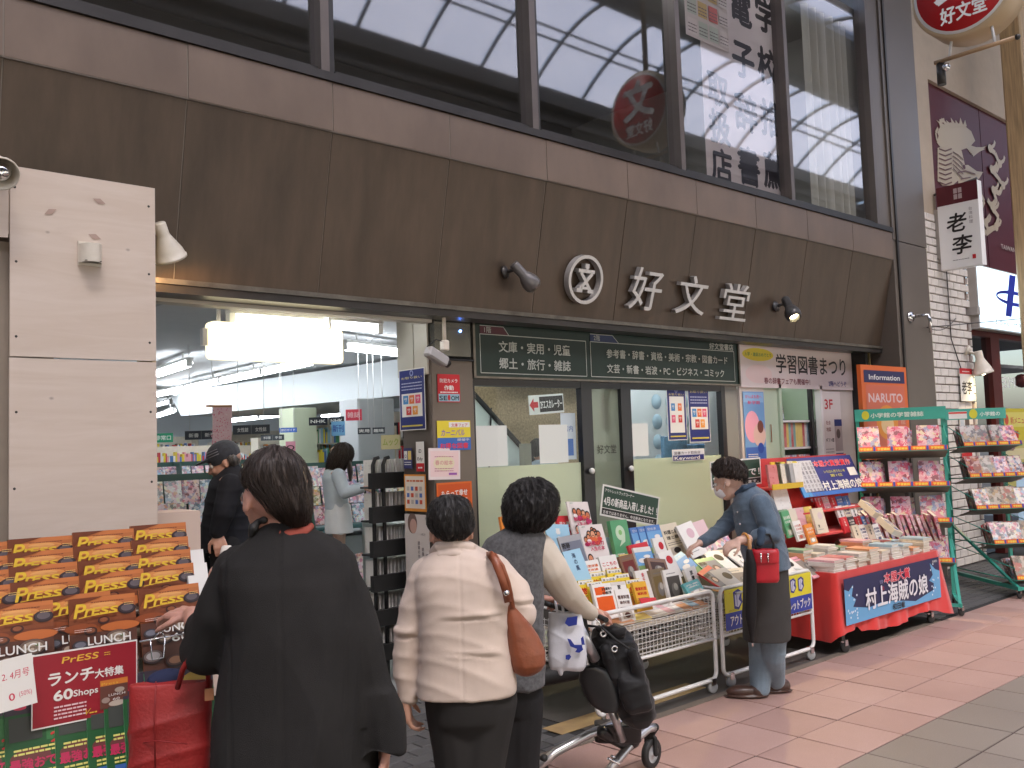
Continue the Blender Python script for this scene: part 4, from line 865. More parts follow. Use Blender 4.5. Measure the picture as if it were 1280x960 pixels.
# ---- inside behind the glass doors: escalator wall, counter
EW = mat('speckled_brown_wall', (.47, .36, .22), .8, var=.3, scale=40)
esc = thing('escalator', 'white sided escalator rising behind the glass beside a brown speckled wall', 'escalator', (5.5, 7.4, 0))
put('side_wall', G().box((5.85, 7.6, 0), (8.05, 7.7, 2.72), EW), esc)
P = [(4.6, 2.35), (6.05, 1.35), (6.6, .95), (6.6, .2), (4.6, 1.6)]
a1, a2 = atY(594, 500, 7.3), atY(668, 580, 7.3)
g = G(); g.poly([(a1.x-.3, 7.3, a1.z+.28), (a2.x+.6, 7.3, a2.z-.55), (a2.x+.6, 7.3, .3), (a1.x-.3, 7.3, .3)], mat('pale_escalator_panel', (.62, .70, .66), .35), (0, .12, 0)); put('balustrade', g, esc)
g = G().tube([(a1.x-.3, 7.29, a1.z+.31), (a2.x+.6, 7.29, a2.z-.52)], .028, M_RUBBER); put('handrail', g, esc)
for i in range(5):
    x = a1.x+.2+i*.5; z = a1.z-(x-a1.x)*.9; put('glass_joint', G().tube([(x, 7.285, z+.1), (x-.1, 7.285, .9)], .008, M_DARKM, 6), esc)
wl = put('white_wall', G().box((8.06, 7.1, 0), (13, 7.2, 2.72), mat('bright_wall', (.72, .76, .76), .7)), kind='structure')
put('inner_pier', G().box((6.88, 6.5, 0), (7.06, 6.7, 2.72), mat('pier_white', (.66, .70, .70), .6)), kind='structure')
o = solo('wall_dots', G(), 'x', 'y') if False else None
g = G()
for i in range(3):
    for j in range(4): g.lathe([(0, .004), (.09, .004), (.09, 0)], mat('pale_blue_disc', (.45, .62, .72), .5), (8.6+i*.26, 7.095, 1.35+j*.24), (0, -1, 0), 18)
solo('wall_graphic', g, 'rows of pale blue discs on the white inner wall', 'wall graphic', (8.3, 7.1, 1.5))
tube_light('tube just inside above the escalator', (4.3, 6.2, 2.55), (5.4, 6.3, 2.55), .05)
tube_light('tube lighting the bright wall behind the right door', (7.4, 6.3, 2.60), (9.0, 6.3, 2.60), .05)
tube_light('tube added to brighten the frosted panes near the pillar', (4.3, 5.5, 2.62), (5.4, 5.5, 2.62), .05)  # this tube and the next are added to light the frosted film from behind
tube_light('tube added to brighten the frosted panes near the right door', (5.7, 5.45, 2.62), (6.9, 5.45, 2.62), .05)
tube_light('tube above the counter behind the frosted panes', (6.2, 5.7, 2.60), (7.4, 5.7, 2.60), .05)
p = Print(.50, .20, W_); p.rect(.15, .02, .49, .18, K_); p.text('2Fエスカレーター', .16, .06, .10, W_, w=.32, bold=.02); p.poly([(.01,.10),(.07,.17),(.07,.13),(.13,.13),(.13,.07),(.07,.07),(.07,.03)], R_)
q = atY(662, 519, 6.9); poster('black and white sign with red arrow pointing to the escalator', p, q, (1, 0, .06), name='direction_sign', cat='sign')
ct = thing('sales_counter', 'pale sales counter with displays behind the frosted glass', 'counter', (5.2, 6.2, 0))
put('counter_body', G().rbox((4.2, 6.2, 0), (7.2, 6.7, 1.02), mat('counter_white', (.6, .62, .58), .5), .01), ct)
q = atY(633, 583, 7.0); put('grey_post', G().box((q.x, 6.72, 1.02), (q.x+.09, 6.8, 1.62), mat('grey_beige', (.28, .27, .22), .6)), ct)
p = Print(.16, .36, ink(215,225,235)); p.text('店内', .08, .22, .05, ink(60,100,180), align='c', w=.1); p.rect(.03, .03, .13, .16, ink(70,120,200))
poster('narrow white and blue notice on the inner glass by the door frame', p, (4.98, 5.06, 1.48), name='notice', cat='notice')
# open blue screens behind the right door
for i, (px, py) in enumerate(((845, 560), (868, 570))):
    q = atY(px, py, 6.2); solo('display_monitor', G().rbox((q.x-.2, 6.2, q.z-.15), (q.x+.2, 6.25, q.z+.13), mat('screen_blue', (.10, .25, .42), .2, var=.4, scale=4), .01).box((q.x-.03, 6.22, 1.02), (q.x+.03, 6.24, q.z-.15), M_DARKM), '%s blue monitor standing on the counter behind the glass' % ('left' if i == 0 else 'right'), 'monitor', (q.x, 6.2, 1.02))

# black tiered rack at entrance, next to the pillar
br_ = thing('black_tiered_rack', 'black metal tiered rack full of paper volumes beside the pillar', 'rack', (3.5, 5.35, 0))
Pq = atD(468, 700, 5.9); RX, RY = 3.52, 5.45
for dx in (0, .085):
    put('upright', G().tube([(RX+dx, RY, .0), (RX+dx, RY, 1.50), (RX+dx+.02, RY, 1.545), (RX+dx+.05, RY, 1.55)], .014, M_BLACK), br_)
put('upright', G().box((RX+.42, RY+.1, 0), (RX+.45, RY+.13, 1.6), M_BLACK), br_)
for k in range(6):
    z = .16+.235*k
    put('tray', G().box((RX+.0, RY+.02, z), (RX+.46, RY+.17, z+.012), M_BLACK).box((RX-.03, RY-.03, z), (RX+.46, RY+.018, z+.11), M_BLACK), br_)
    n = 0; x = RX+.03
    while x < RX+.42:
        w = random.uniform(.02, .035); book('tall', Matrix.Translation((x+.0, RY+.03, z+.02))@Matrix.Rotation(PI/2, 4, 'Z')@Matrix.Scale(.86, 4), 'white', 'white volume, %s on %s tray of the black rack' % (ORD[n], ORD[k]), 'white volumes in the black rack', name='volume', cat='volume'); x += w; n += 1
# ================================================================== NEIGHBOUR BUILDING ON THE RIGHT
nb = thing('neighbour_building', 'neighbouring shop with white brick pier, dark red frames and maroon panel above', 'building', (12.5, 4.9, 0))
put('mortar_bed', G().box((10.405, 4.74, 0), (11.86, 5.2, 4.15), M_MORTAR), nb)
put('plaster_wall', G().box((10.405, 4.72, 4.15), (11.10, 5.2, 12), M_BEIGE), nb)
bk = G().rbox((-.098, -.018, -.042), (.098, .018, .042), M_BRICKW, .006).mesh('brick')
bh = G().rbox((-.045, -.018, -.042), (.045, .018, .042), M_BRICKW, .006).mesh('brick')
nbk = 0
for r in range(0, 43):
    z = .06+r*.097
    xs_ = [10.50+.205*k+(.1025 if r % 2 else 0) for k in range(7)]
    for x in xs_:
        if x+.1 > 11.87: continue
        if nbk < 296: inst('brick', bk, Matrix.Translation((x, 4.728+random.uniform(-.002, .002), z)), nb); nbk += 1
g = G()
for r in range(0, 43):
    z = .06+r*.097
    if r % 2: g.rbox((10.41, 4.71, z-.042), (10.50, 4.745, z+.042), M_BRICKW, .005)
    g.rbox((11.76 if not r % 2 else 11.84, 4.711, z-.042), (11.86, 4.745, z+.042), M_BRICKW, .005)
put('brick_ends', g, nb, kind='stuff')
put('lintel', G().box((11.80, 4.60, 3.02), (17, 4.9, 3.12), mat('grey_lintel', (.33, .31, .29), .5)), nb)
put('red_head_frame', G().box((11.87, 4.80, 2.80), (17, 4.92, 3.02), M_REDFR), nb)
for x in (12.66, 14.9): put('red_mullion', G().box((x, 4.80, 0), (x+.28, 4.92, 2.80), M_REDFR), nb)
put('red_mullion', G().box((11.87, 4.82, 0), (11.95, 4.90, 2.80), M_REDFR), nb)
for a, b in ((11.95, 12.66), (12.94, 14.9)): put('pane', G().quad((a, 4.86, .1), (b, 4.86, .1), (b, 4.86, 2.8), (a, 4.86, 2.8), glass_mat('neighbour_glass', (.5, .5, .48), .10)), nb)
put('lobby', G().box((11.87, 8, 0), (18, 8.1, 3.1), mat('lobby_wall', (.10, .085, .07), .7)).box((11.87, 4.92, 3.03), (18, 8, 3.1), M_DARK).box((11.87, 4.95, .0), (18, 8, .01), M_DARK), nb)
put('counter_strip', G().box((13.2, 6.9, 1.9), (16, 6.95, 1.93), emit('lobby_lamp', (.8, .9, .8), 3)), nb)
p = Print(1.0, .3); p.text('PIE', 0, 0, .20, ink(230,235,230), w=.46, bold=.03, mirror=True)
ob = put('lettering', p.mesh(), nb); q = atY(1253, 484, 4.85); ob.matrix_basis = Matrix.Translation(-WLOC[nb.name])@frame(q, (1, 0, 0), (0, 0, 1))
put('red_ball', G().sph(atY(1277, 476, 4.96), .10, mat('red_plastic', (.45, .02, .02), .3)), nb)
# maroon panel with pale flourish
MAR = ink(92, 32, 42)
z0, z1 = atY(1240, 336, 4.8).z, atY(1200, 124, 4.8).z; xs0 = atY(1231, 250, 4.8).x
put('maroon_panel', G().box((11.10, 4.80, z0), (xs0-.01, 4.86, z1), MAR).box((xs0+.01, 4.80, z0), (16, 4.86, z1), MAR).box((xs0-.009, 4.83, z0), (xs0+.009, 4.86, z1), M_BLACK), nb)
put('upper_wall', G().box((11.10, 4.75, z1), (17, 5.2, 12), M_BEIGE), nb)
DW = atY(1250, 200, 4.8).x+1.5-11.1
p = Print(DW, z1-z0); CRM = ink(205, 190, 165); DKL = ink(120, 85, 78)
def LP(x, y): q = atY(x, y, 4.795); return (q.x-11.12, q.z-z0)
def pp_(pts, m=CRM): p.poly([LP(*q) for q in pts], m)
def ln(pts, t=.05, m=CRM): p.line([LP(*q) for q in pts], t, m)
pp_([(1171, 178), (1176, 160), (1188, 153), (1203, 155), (1214, 164), (1219, 176), (1212, 184), (1200, 188), (1190, 186), (1180, 190)])
pp_([(1172, 185), (1186, 180), (1202, 188), (1206, 205), (1202, 222), (1190, 232), (1178, 232), (1172, 226)])
pp_([(1196, 208), (1210, 206), (1221, 214), (1229, 215), (1224, 223), (1212, 228), (1198, 230)])
for k in range(9): pp_([(1200+2*k, 172+2*k), (1218+2*k, 190-1*k+3*(k % 2)), (1204+1.5*k, 180+2*k)])
for k in range(7): pp_([(1178+4*k, 160-(k % 2)), (1170+6*k, 150-3*(k % 2)), (1184+4*k, 158)])
ln([(1172, 168), (1176, 160), (1174, 152), (1180, 150)], .05); ln([(1171, 176), (1169, 166), (1172, 160)], .04)
for k in range(8): ln([(1173, 186+6*k), (1181, 189+6*k), (1189, 186+6*k)], .018, DKL)
for k in range(5): ln([(1190, 190+5*k), (1197, 194+6*k), (1203, 200+6*k)], .016, DKL)
ln([(1196, 216), (1206, 214), (1218, 218)], .018, DKL); ln([(1200, 224), (1212, 222)], .016, DKL); p.ell(*LP(1204, 209), .04, .03, MAR)
import itertools
tail = [(1236, 186), (1243, 192), (1248, 205), (1244, 214), (1238, 212), (1246, 222), (1252, 232), (1248, 242), (1240, 238), (1244, 250), (1238, 258), (1233, 250), (1240, 262), (1247, 272), (1243, 284), (1234, 288), (1230, 279), (1236, 270)]
ln(tail, .075)
for (x, y) in tail[::2]: ln([(x, y), (x+5, y-4), (x+6, y-9)], .05); p.ell(*LP(x, y), .07, .06, CRM)
ln([(1216, 262), (1226, 270), (1222, 282), (1230, 292), (1238, 286)], .08); ln([(1222, 240), (1228, 252), (1224, 262)], .06)
p.text('TAIWAN', *LP(1249, 311), .09, ink(200,190,180), w=.5)
ob = put('flourish', p.mesh(), nb); ob.matrix_basis = Matrix.Translation(-WLOC[nb.name])@frame((11.12, 4.795, z0), (1, 0, 0), (0, 0, 1)); ob['kind'] = 'thing'
# glowing box sign
bx = thing('light_box_sign', 'glowing pale blue box sign with slanted blue letter and ring next door', 'light box', (13.5, 4.4, 3.3))
a = atY(1226, 410, 4.60); b = atY(1226, 333, 4.60); X0 = a.x
put('box', G().box((X0, 4.61, a.z), (X0+2.6, 4.73, b.z+.02), mat('grey_box_side', (.45, .44, .42), .5)), bx)
H = b.z-a.z
put('lit_face', G().box((X0+.02, 4.597, a.z+.02), (X0+2.58, 4.608, b.z), emit('lit_sign_face', (.66, .86, 1.0), .55)), bx)
p = Print(2.5, H); BL = ink(40, 60, 190)
p.poly([(.80, H*.26), (1.0, H*.26), (1.25, H*.98), (1.03, H*.98)], BL); p.poly([(1.5, H*.26), (1.7, H*.26), (1.95, H*.98), (1.73, H*.98)], BL); p.ring(1.15, H*.58, .62, H*.13, .05, BL); p.text('Love Hair', .46, H*.10, H*.13, ink(80,90,110), w=1.0, shear=.3, sp=1.2, bold=0)
ob = put('lettering', p.mesh(), bx); ob.matrix_basis = Matrix.Translation(-WLOC[bx.name])@frame((X0, 4.595, a.z), (1, 0, 0), (0, 0, 1))
put('end_face', G().box((X0-.004, 4.62, a.z+.02), (X0-.001, 4.72, b.z), mat('grey_end', (.40, .37, .34), .5)), bx)
# projecting white sign with brush lettering (faces the street's length)
ps = thing('projecting_sign', 'white projecting signboard with maroon top and black brush lettering', 'sign', (11.0, 4.3, 3.8))
TL, TR, BL_, BR = [atX(x, y, 11.0) for x, y in ((1170, 235), (1221, 225), (1176, 338), (1229, 330))]
ya, yb, zt, zb = TL.y, TR.y, (TL.z+TR.z)/2, (BL_.z+BR.z)/2
Wd, Hd = ya-yb, zt-zb
put('board', G().box((11.0, yb, zb), (11.12, ya, zt), M_PAPER), ps)
p = Print(Wd, Hd); p.rect(0, Hd*.77, Wd, Hd, MAR); p.rect(Wd*.42, Hd*.82, Wd*.62, Hd*.95, ink(190,170,170)); p.line([(Wd*.42, Hd*.885), (Wd*.62, Hd*.885)], .01, MAR); p.line([(Wd*.52, Hd*.82), (Wd*.52, Hd*.95)], .01, MAR)
p.text('老', Wd*.42, Hd*.45, Hd*.24, K_, align='c', bold=.03, shear=.15); p.text('李', Wd*.52, Hd*.18, Hd*.24, K_, align='c', bold=.03, shear=.15)
p.text('台湾料理', Wd*.80, Hd*.66, Hd*.045, ink(140,130,130), vertical=True, align='c', bold=0); p.rect(Wd*.78, Hd*.08, Wd*.86, Hd*.13, R_); p.lines(Wd*.3, Wd*.7, [Hd*.09], .008, ink(140,140,140))
ob = put('lettering', p.mesh(), ps); ob.matrix_basis = Matrix.Translation(-WLOC[ps.name])@frame((10.998, ya, zb), (0, -1, 0), (0, 0, 1))
put('bracket', G().tube([(11.06, ya+.3, zt-.1), (11.06, yb+.02, zt+.03)], .015, M_DARKM).box((11.02, ya, zb+.15), (11.10, ya+.15, zt-.25), mat('grey_end', (.4, .37, .34))), ps)
# small square sign on the brick pier + spotlight
p = Print(.36, .40, W_); p.rect(0, .33, .36, .40, R_); p.lines(.08, .28, [.355], .012, W_); p.text('老李', .18, .10, .17, K_, align='c', w=.30, bold=.03, shear=.1)
poster('small square white sign with red top on the brick pier', p, (11.35, 4.68, 1.95), name='square_sign', cat='sign')
spot('cream spotlight glowing over the small square sign on the brick pier', (11.62, 4.70, 2.58), (11.70, 4.58, 2.50), (.15, -.1, -.9), M_CREAM, 1, 1.5, power=5)
p = Print(.30, .62, ink(240,235,225)); p.rect(.02, .2, .14, .5, ink(190,200,210)); p.rect(.15, .2, .28, .5, ink(90,80,80)); p.rect(0, 0, .3, .08, R_)
poster('white picture poster low on the brick pier between the green racks', p, (11.28, 4.69, 1.25))
# insulator, pipe and cable on pilaster
pp = thing('wall_pipe', 'bent chrome conduit with round plate on the grey pilaster', 'pipe', (10.2, 4.53, 2.8))
q = atY(1140, 396, 4.52)
put('round_plate', G().lathe([(0, .02), (.05, .02), (.06, 0)], M_CHROME, (q.x, 4.535, q.z), (0, -1, 0)), pp)
put('conduit', G().tube([(q.x, 4.52, q.z), (q.x, 4.42, q.z+.005), (q.x+.03, 4.36, q.z), (q.x+.035, 4.345, q.z-.06), (q.x+.035, 4.345, q.z-.19)], .018, M_CHROME), pp)
cb = G(); q0 = Vector((q.x+.3, 4.50, q.z-.1)); 
for e, dz in ((Vector((12.9, 4.3, 3.02)), 0), (Vector((11.35, 4.68, 2.95)), .08)): cb.tube([q0.lerp(e, t)+Vector((0, 0, -dz*math.sin(PI*t))) for t in np.linspace(0, 1, 8)], .006, M_DARKM, 5)
cb.tube([(11.2, 4.69, 3.6), (11.2, 4.69, 2.7), (11.45, 4.69, 2.3)], .007, M_DARKM, 5)
solo('cables', cb, 'thin cables strung across the brick pier', 'cables', (11, 4.6, 3)).name = 'cable'
# posters on the neighbour's glass
p = Print(1.0, .5, ink(214,200,60)); p.rect(.03, .25, .97, .45, ink(232,222,120)); p.rect(.1, .1, .5, .2, ink(200,60,50)); p.ell(.12, .35, .07, .07, ink(215,90,60)); p.text('新メニュー', .25, .3, .1, ink(200,60,50), w=.6)
q = atY(1256, 558, 4.8); poster('yellow poster on the neighbour shop window', p, q)
p = Print(.9, .6, ink(196,190,110)); p.rect(.05, .35, .8, .5, ink(225,215,170)); p.rect(.05, .1, .8, .28, ink(170,180,140)); 
q = atY(1256, 610, 4.79); poster('olive poster under the yellow one on the neighbour window', p, q)
q = atY(1276, 680, 4.2); q2 = atY(1276, 578, 4.2)
p = Print(.7, q2.z-q.z, ink(180,215,240)); p.rect(0, (q2.z-q.z)-.14, .7, q2.z-q.z, ink(110,20,40)); p.text('Men', .05, q2.z-q.z-.11, .07, W_); p.ell(.4, .4, .25, .2, ink(150,200,230))
poster('pale blue standing menu board with maroon header at the right picture edge', p, q, name='menu_board', cat='menu board')

# round red sign
rs = thing('round_shop_sign', 'round red disc sign with white lettering hanging over the street', 'sign', (7.58, 2.9, 5.15))
cx, cyy, czz, rr = 7.58, 2.905, 5.19, .40
RM = ink(205, 35, 40)
put('rim', G().lathe([(0, .0), (rr, .0), (rr+.02, .02), (rr+.02, .28), (rr, .30), (0, .30)], mat('pale_sign_rim', (.55, .42, .26), .4), (cx, cyy, czz), (1, 0, 0), 48), rs)
put('white_ring', G().lathe([(rr-.05, -.002), (rr-.01, -.002), (rr-.01, .0)], W_, (cx, cyy, czz), (1, 0, 0), 48), rs)
g = G(); g.lathe([(0, -.004), (rr-.035, -.004), (rr-.035, 0)], RM, (cx, cyy, czz), (1, 0, 0), 48); put('red_face', g, rs)
p = Print(.8, .8)
p.text('文', .4, .34, .44, W_, align='c', bold=.06, w=.42); p.text('好文堂', .4, .13, .15, W_, align='c', bold=.04, w=.36)
ob = put('lettering', p.mesh(), rs); ob.matrix_basis = Matrix.Translation(-WLOC[rs.name])@frame((cx-.006, cyy+.4, czz-.4), (0, -1, 0), (0, 0, 1))
put('hanging_pole', G().cyl((cx+.15, cyy, czz+rr), (cx+.15, cyy, 10.0), .03, mat('brown_pole', (.20, .12, .07), .4)).box((cx+.08, cyy-.07, czz+rr+.9), (cx+.22, cyy+.07, czz+rr+1.4), M_BEIGE), rs)
put('lower_arm', G().tube([(cx+.1, 3.20, 4.665), (cx+.1, 2.56, 4.655)], .018, mat('wood_arm', (.42, .27, .14), .45)).sph((cx+.1, 2.555, 4.655), .024, M_DARKM, 8).cyl((cx+.1, 3.08, 4.66), (cx+.1, 3.05, 4.82), .012, M_WHITE, 8).cyl((cx+.1, 2.72, 4.66), (cx+.1, 2.74, 4.84), .012, M_WHITE, 8), rs)
put('arm_lamp', G().cyl((cx+.12, 3.16, 4.66), (cx+.12, 3.16, 4.47), .035, M_DARKM, 10).sph((cx+.1, 3.11, 4.60), .035, M_CHROME, 8), rs)
# wooden street post
q = atD(1286, 300, 11.5); PX, PY = q.x, q.y
solo('arcade_post', G().rbox((PX-.13, PY-.13, 0), (PX+.13, PY+.13, 10.2), mat('honey_wood_post', (.46, .32, .17), .45, var=.25, scale=5, stretch=(9, 9, .5)), .02), 'honey coloured wooden arcade post at the right picture edge', 'post', (PX, PY, 0))

# information stand board (beside the shop end)
nbd = thing('information_board', 'orange framed board headed Information with red comic poster', 'board', (9.8, 4.6, 1.5))
a, b, c, d = atY(1077, 463, 4.35), atY(1134, 452, 4.35), atY(1085, 548, 4.35), atY(1138, 545, 4.35)
X0, X1, Z0, Z1 = a.x, b.x-.02, 1.35, (a.z+b.z)/2
put('orange_frame', G().box((X0, 4.36, Z0), (X1, 4.40, Z1), ink(226,110,50)), nbd)
w_, h_ = X1-X0, Z1-Z0
p = Print(w_, h_); p.rect(.05, h_-.17, w_-.05, h_-.05, ink(40,40,90)); p.text('Information', w_/2, h_-.14, .07, W_, w=w_*.68, align='c', bold=.03)
p.rect(.07, .05, w_-.07, h_-.19, ink(216,112,84)); p.text('NARUTO', w_/2, h_-.36, .12, ink(225,200,200), w=w_*.74, align='c', bold=.05)
p.ell(w_/2, h_-.56, .22, .17, ink(235,150,50)); p.ell(w_/2, h_-.58, .13, .10, ink(240,205,150)); p.lines(.12, .3, [h_-.8, h_-.85], .02, ink(230,190,180))
for k in range(6): p.text('疾風伝', w_-.14, h_-.45-.13*k, .05, ink(235,180,160), align='c', w=.09) if k < 4 else None
ob = put('poster_face', p.mesh(), nbd); ob.matrix_basis = Matrix.Translation(-WLOC[nbd.name])@frame((X0, 4.358, Z0), (1, 0, 0), (0, 0, 1))
put('stand', G().box((X0+.05, 4.37, 0), (X0+.09, 4.41, Z0), M_DARKM).box((X1-.09, 4.37, 0), (X1-.05, 4.41, Z0), M_DARKM), nbd)

# ================================================================== ARCADE ROOF AND THE STREET'S OTHER SIDE (seen mirrored in the upper windows)
arc = thing('arcade_roof', 'translucent vaulted arcade roof on curved grey ribs over the street', 'roof', (5, -1.7, 9.4))
def prof(u):   # u 0..1 from springing to inner beam
    return Vector((0, -5.0+2.15*u, 9.42+1.02*math.sin(min(1, u)*PI/2)**.9))
mv = bpy.data.materials.new('translucent_roof_sheet'); mv.use_nodes = True; nt = mv.node_tree; nt.nodes.remove(nt.nodes['Principled BSDF'])
t1 = N(nt, 'ShaderNodeBsdfTranslucent'); t1.inputs[0].default_value = (.88, .86, .93, 1); t2 = N(nt, 'ShaderNodeBsdfTransparent'); t2.inputs[0].default_value = (.92, .90, .96, 1)
nz = N(nt, 'ShaderNodeTexNoise'); nz.inputs['Scale'].default_value = .8; nz.inputs['Detail'].default_value = 6; tcx = N(nt, 'ShaderNodeTexCoord'); nt.links.new(tcx.outputs['Object'], nz.inputs[0])
mrx = N(nt, 'ShaderNodeMapRange'); mrx.inputs[3].default_value = .35; mrx.inputs[4].default_value = .65; nt.links.new(nz.outputs[0], mrx.inputs[0])
mxs = N(nt, 'ShaderNodeMixShader'); nt.links.new(mrx.outputs[0], mxs.inputs[0]); nt.links.new(t1.outputs[0], mxs.inputs[1]); nt.links.new(t2.outputs[0], mxs.inputs[2]); nt.links.new(mxs.outputs[0], nt.nodes['Material Output'].inputs[0])
M_RIB = mat('arcade_rib_paint', (.15, .17, .19), .4)
us = np.linspace(0, 1, 9)
def vault(flip):
    f = (lambda v: v) if not flip else (lambda v: Vector((v.x, -3.4-v.y, v.z)))
    for i in range(-10, 19):
        x = .05+1.5*i
        pts = [f(prof(u)+Vector((x, 0, 0))) for u in us]
        put('rib', G().tube(pts, .042, M_RIB, 6), arc)
        g = G(); vs = []
        for u in us:
            for xx in (x+.03, x+1.47): vs.append(f(prof(u)+Vector((xx, 0, .07))))
        g.add(vs, [(2*k, 2*k+1, 2*k+3, 2*k+2) for k in range(len(us)-1)], mv, True); put('roof_sheet', g, arc)
    for u in (.42, .52): q = f(prof(u)); put('purlin', G().cyl((-15, q.y, q.z), (28, q.y, q.z), .03, M_RIB, 6), arc)
    q = f(prof(1)); put('ridge_beam', G().box((-15, min(q.y, q.y+(.25 if not flip else -.25)), q.z-.05), (28, max(q.y, q.y+(.25 if not flip else -.25)), q.z+.25), M_RIB), arc)
    q = f(prof(0)); put('gutter_beam', G().box((-15, q.y-.15, q.z-.35), (28, q.y+.15, q.z), mat('gutter_grey', (.16, .15, .14), .6)), arc)
vault(False); vault(True)
put('ceiling_deck', G().box((-15, -2.6, 10.55), (28, -.8, 10.62), mat('arcade_deck', (.22, .21, .20), .8)), arc)
put('side_soffit', G().box((-15, 1.75, 9.3), (28, 4.54, 9.38), mat('arcade_deck', (.22, .21, .20), .8)), arc)
ob_ = thing('opposite_buildings', 'grey banded facade of the shops on the other side of the arcade', 'building', (5, -5, 0))
OG = mat('opposite_grey', (.09, .085, .08), .7, var=.2, scale=.7); OL = mat('opposite_ledge', (.20, .185, .17), .7)
put('facade', G().box((-15, -6, 0), (28, -5.15, 9.1), OG), ob_)
for z, t in ((8.75, .10), (8.45, .05), (8.15, .07), (6.6, .12), (3.6, .5)): put('ledge', G().box((-15, -5.20, z), (28, -5.0, z+t), OL), ob_)
for i in range(10):
    x = -11+i*4
    put('window', G().box((x, -5.16, 6.9), (x+2.6, -5.12, 7.9), mat('far_window', (.03, .035, .04), .15)), ob_)
    put('shop_opening', G().box((x, -5.16, .1), (x+3.4, -5.12, 3.2), emit('far_shop_light%d' % (i % 3), ((.9, .85, .75), (.8, .9, .95), (1, .8, .6))[i % 3], (.55, .35, .7)[i % 3])), ob_)
    put('shop_board', G().box((x, -5.14, 3.62), (x+3.2, -5.0, 4.3), ink(*((190,60,60), (220,220,210), (60,90,140), (210,180,80))[i % 4])), ob_)
put('end_block', G().box((28, -6, 0), (29, 5, 9), OG).box((-16, -6, 0), (-15, 5, 9), OG), ob_)
put('roof_cap', G().box((-15, -12, 9.08), (28, -5.15, 9.2), OG), ob_)
# ================================================================== WHEELED WIRE CARTS
def castor(par, x, y, r=.035, m=None, top=.1):
    m = m or M_GREYPL; g = G()
    g.lathe([(0, -.012), (r*.8, -.012), (r, -.008), (r, .008), (r*.8, .012), (0, .012)], m, (x+.015, y, r+.004), (.3, .95, 0), 18)
    g.box((x-.01, y-.02, r+.02), (x+.03, y-.015, r*2+.02), M_CHROME).box((x-.01, y+.015, r+.02), (x+.03, y+.02, r*2+.02), M_CHROME).box((x-.012, y-.02, r*2+.018), (x+.03, y+.02, r*2+.026), M_CHROME)
    put('castor', g, par)
def rounded_loop(x0, x1, y, z0, z1, r=.05):
    pts = []
    for cx, cz, a0 in ((x1-r, z1-r, 0), (x0+r, z1-r, PI/2), (x0+r, z0+r, PI), (x1-r, z0+r, 1.5*PI)):
        for k in range(6): a = a0+k*PI/10; pts.append((cx+r*math.cos(a), y, cz+r*math.sin(a)))
    return pts+[pts[0]]
def cart(label, x0, x1, y0=3.63, y1=4.36):
    t = thing('wire_book_cart', label, 'cart', (x0, y0, 0), 'wire carts of outlet books')
    for y in (y0, y1): put('frame_loop', G().tube(rounded_loop(x0, x1, y, .085, .635), .0135, M_WIRE, 8, caps=False), t)
    g = G()
    for x in (x0+.02, x1-.02):
        for z in (.635, .33): g.cyl((x, y0, z), (x, y1, z), .009, M_WIRE, 8)
    g.cyl((x0, y0, .335), (x1, y0, .335), .010, M_WIRE, 8); g.cyl((x0, y1, .335), (x1, y1, .335), .010, M_WIRE, 8)
    put('basket_rail', g, t)
    w_ = .0022; m = G()
    def wire(a, b): m.tube([a, b], w_, M_WIRE, 4, caps=False)
    for y in (y0, y1):
        x = x0+.03
        while x < x1-.01: wire((x, y, .33), (x, y, .54)); x += .034
        z = .36
        while z < .55: wire((x0, y-.003, z), (x1, y-.003, z)); z += .030
        wire((x0, y, .60), (x1, y, .60))
    for x in (x0+.003, x1-.003):
        y = y0+.03
        while y < y1: wire((x, y, .33), (x, y, .58)); y += .034
        z = .36
        while z < .60: wire((x, y0, z), (x, y1, z)); z += .030
    y = y0+.03
    while y < y1: wire((x0, y, .333), (x1, y, .333)); y += .06
    put('wire_mesh', m, t)
    put('inner_tray', G().box((x0+.03, y0+.02, .50), (x1-.03, y1-.02, .52), mat('cart_tray_board', (.55, .50, .42), .7)).add([(x0+.04, y0+.10, .52), (x1-.04, y0+.10, .52), (x1-.04, y1-.03, .86), (x0+.04, y1-.03, .86), (x0+.04, y1-.03, .52), (x1-.04, y1-.03, .52)], [(0, 1, 2, 3), (3, 2, 5, 4), (0, 3, 4), (1, 5, 2)], mat('dark_display_step', (.14, .13, .12), .8)), t)
    for x in (x0+.06, x1-.06):
        for y in (y0, y1): castor(t, x, y)
    return t
cart('long white wire cart heaped with outlet books, nearer the entrance', 3.77, 4.87)
c2 = cart('white wire cart with yellow and blue outlet book banner', 4.945, 6.03)
YL, BLU = ink(226, 214, 50), ink(44, 66, 160)
p = Print(1.04, .26, YL); p.rect(0, 0, 1.04, .11, BLU)
def blogo(x, y, s):
    p.poly([(x-.36*s, y-.5*s), (x+.10*s, y-.62*s), (x+.5*s, y-.2*s), (x+.42*s, y+.05*s), (x+.46*s, y+.4*s), (x+.1*s, y+.62*s), (x-.42*s, y+.48*s)], ink(50, 50, 130))
    p.poly([(x-.24*s, y-.36*s), (x+.08*s, y-.46*s), (x+.34*s, y-.2*s), (x+.1*s, y+.0*s), (x+.3*s, y+.3*s), (x+.05*s, y+.46*s), (x-.28*s, y+.36*s)], ink(205, 205, 225))
    p.line([(x-.05*s, y-.36*s), (x-.08*s, y+.38*s)], .05*s, ink(50, 50, 130))
blogo(.14, .185, .11)
for x in (.70, .80, .90): blogo(x, .19, .085)
p.text('OUTLET', .04, .117, .016, ink(120, 110, 60), w=.1); p.text('アウトレットブック', .05, .028, .075, W_, w=.42, bold=.03); p.text('アウトレットブック', .60, .028, .07, W_, w=.41, bold=.03)
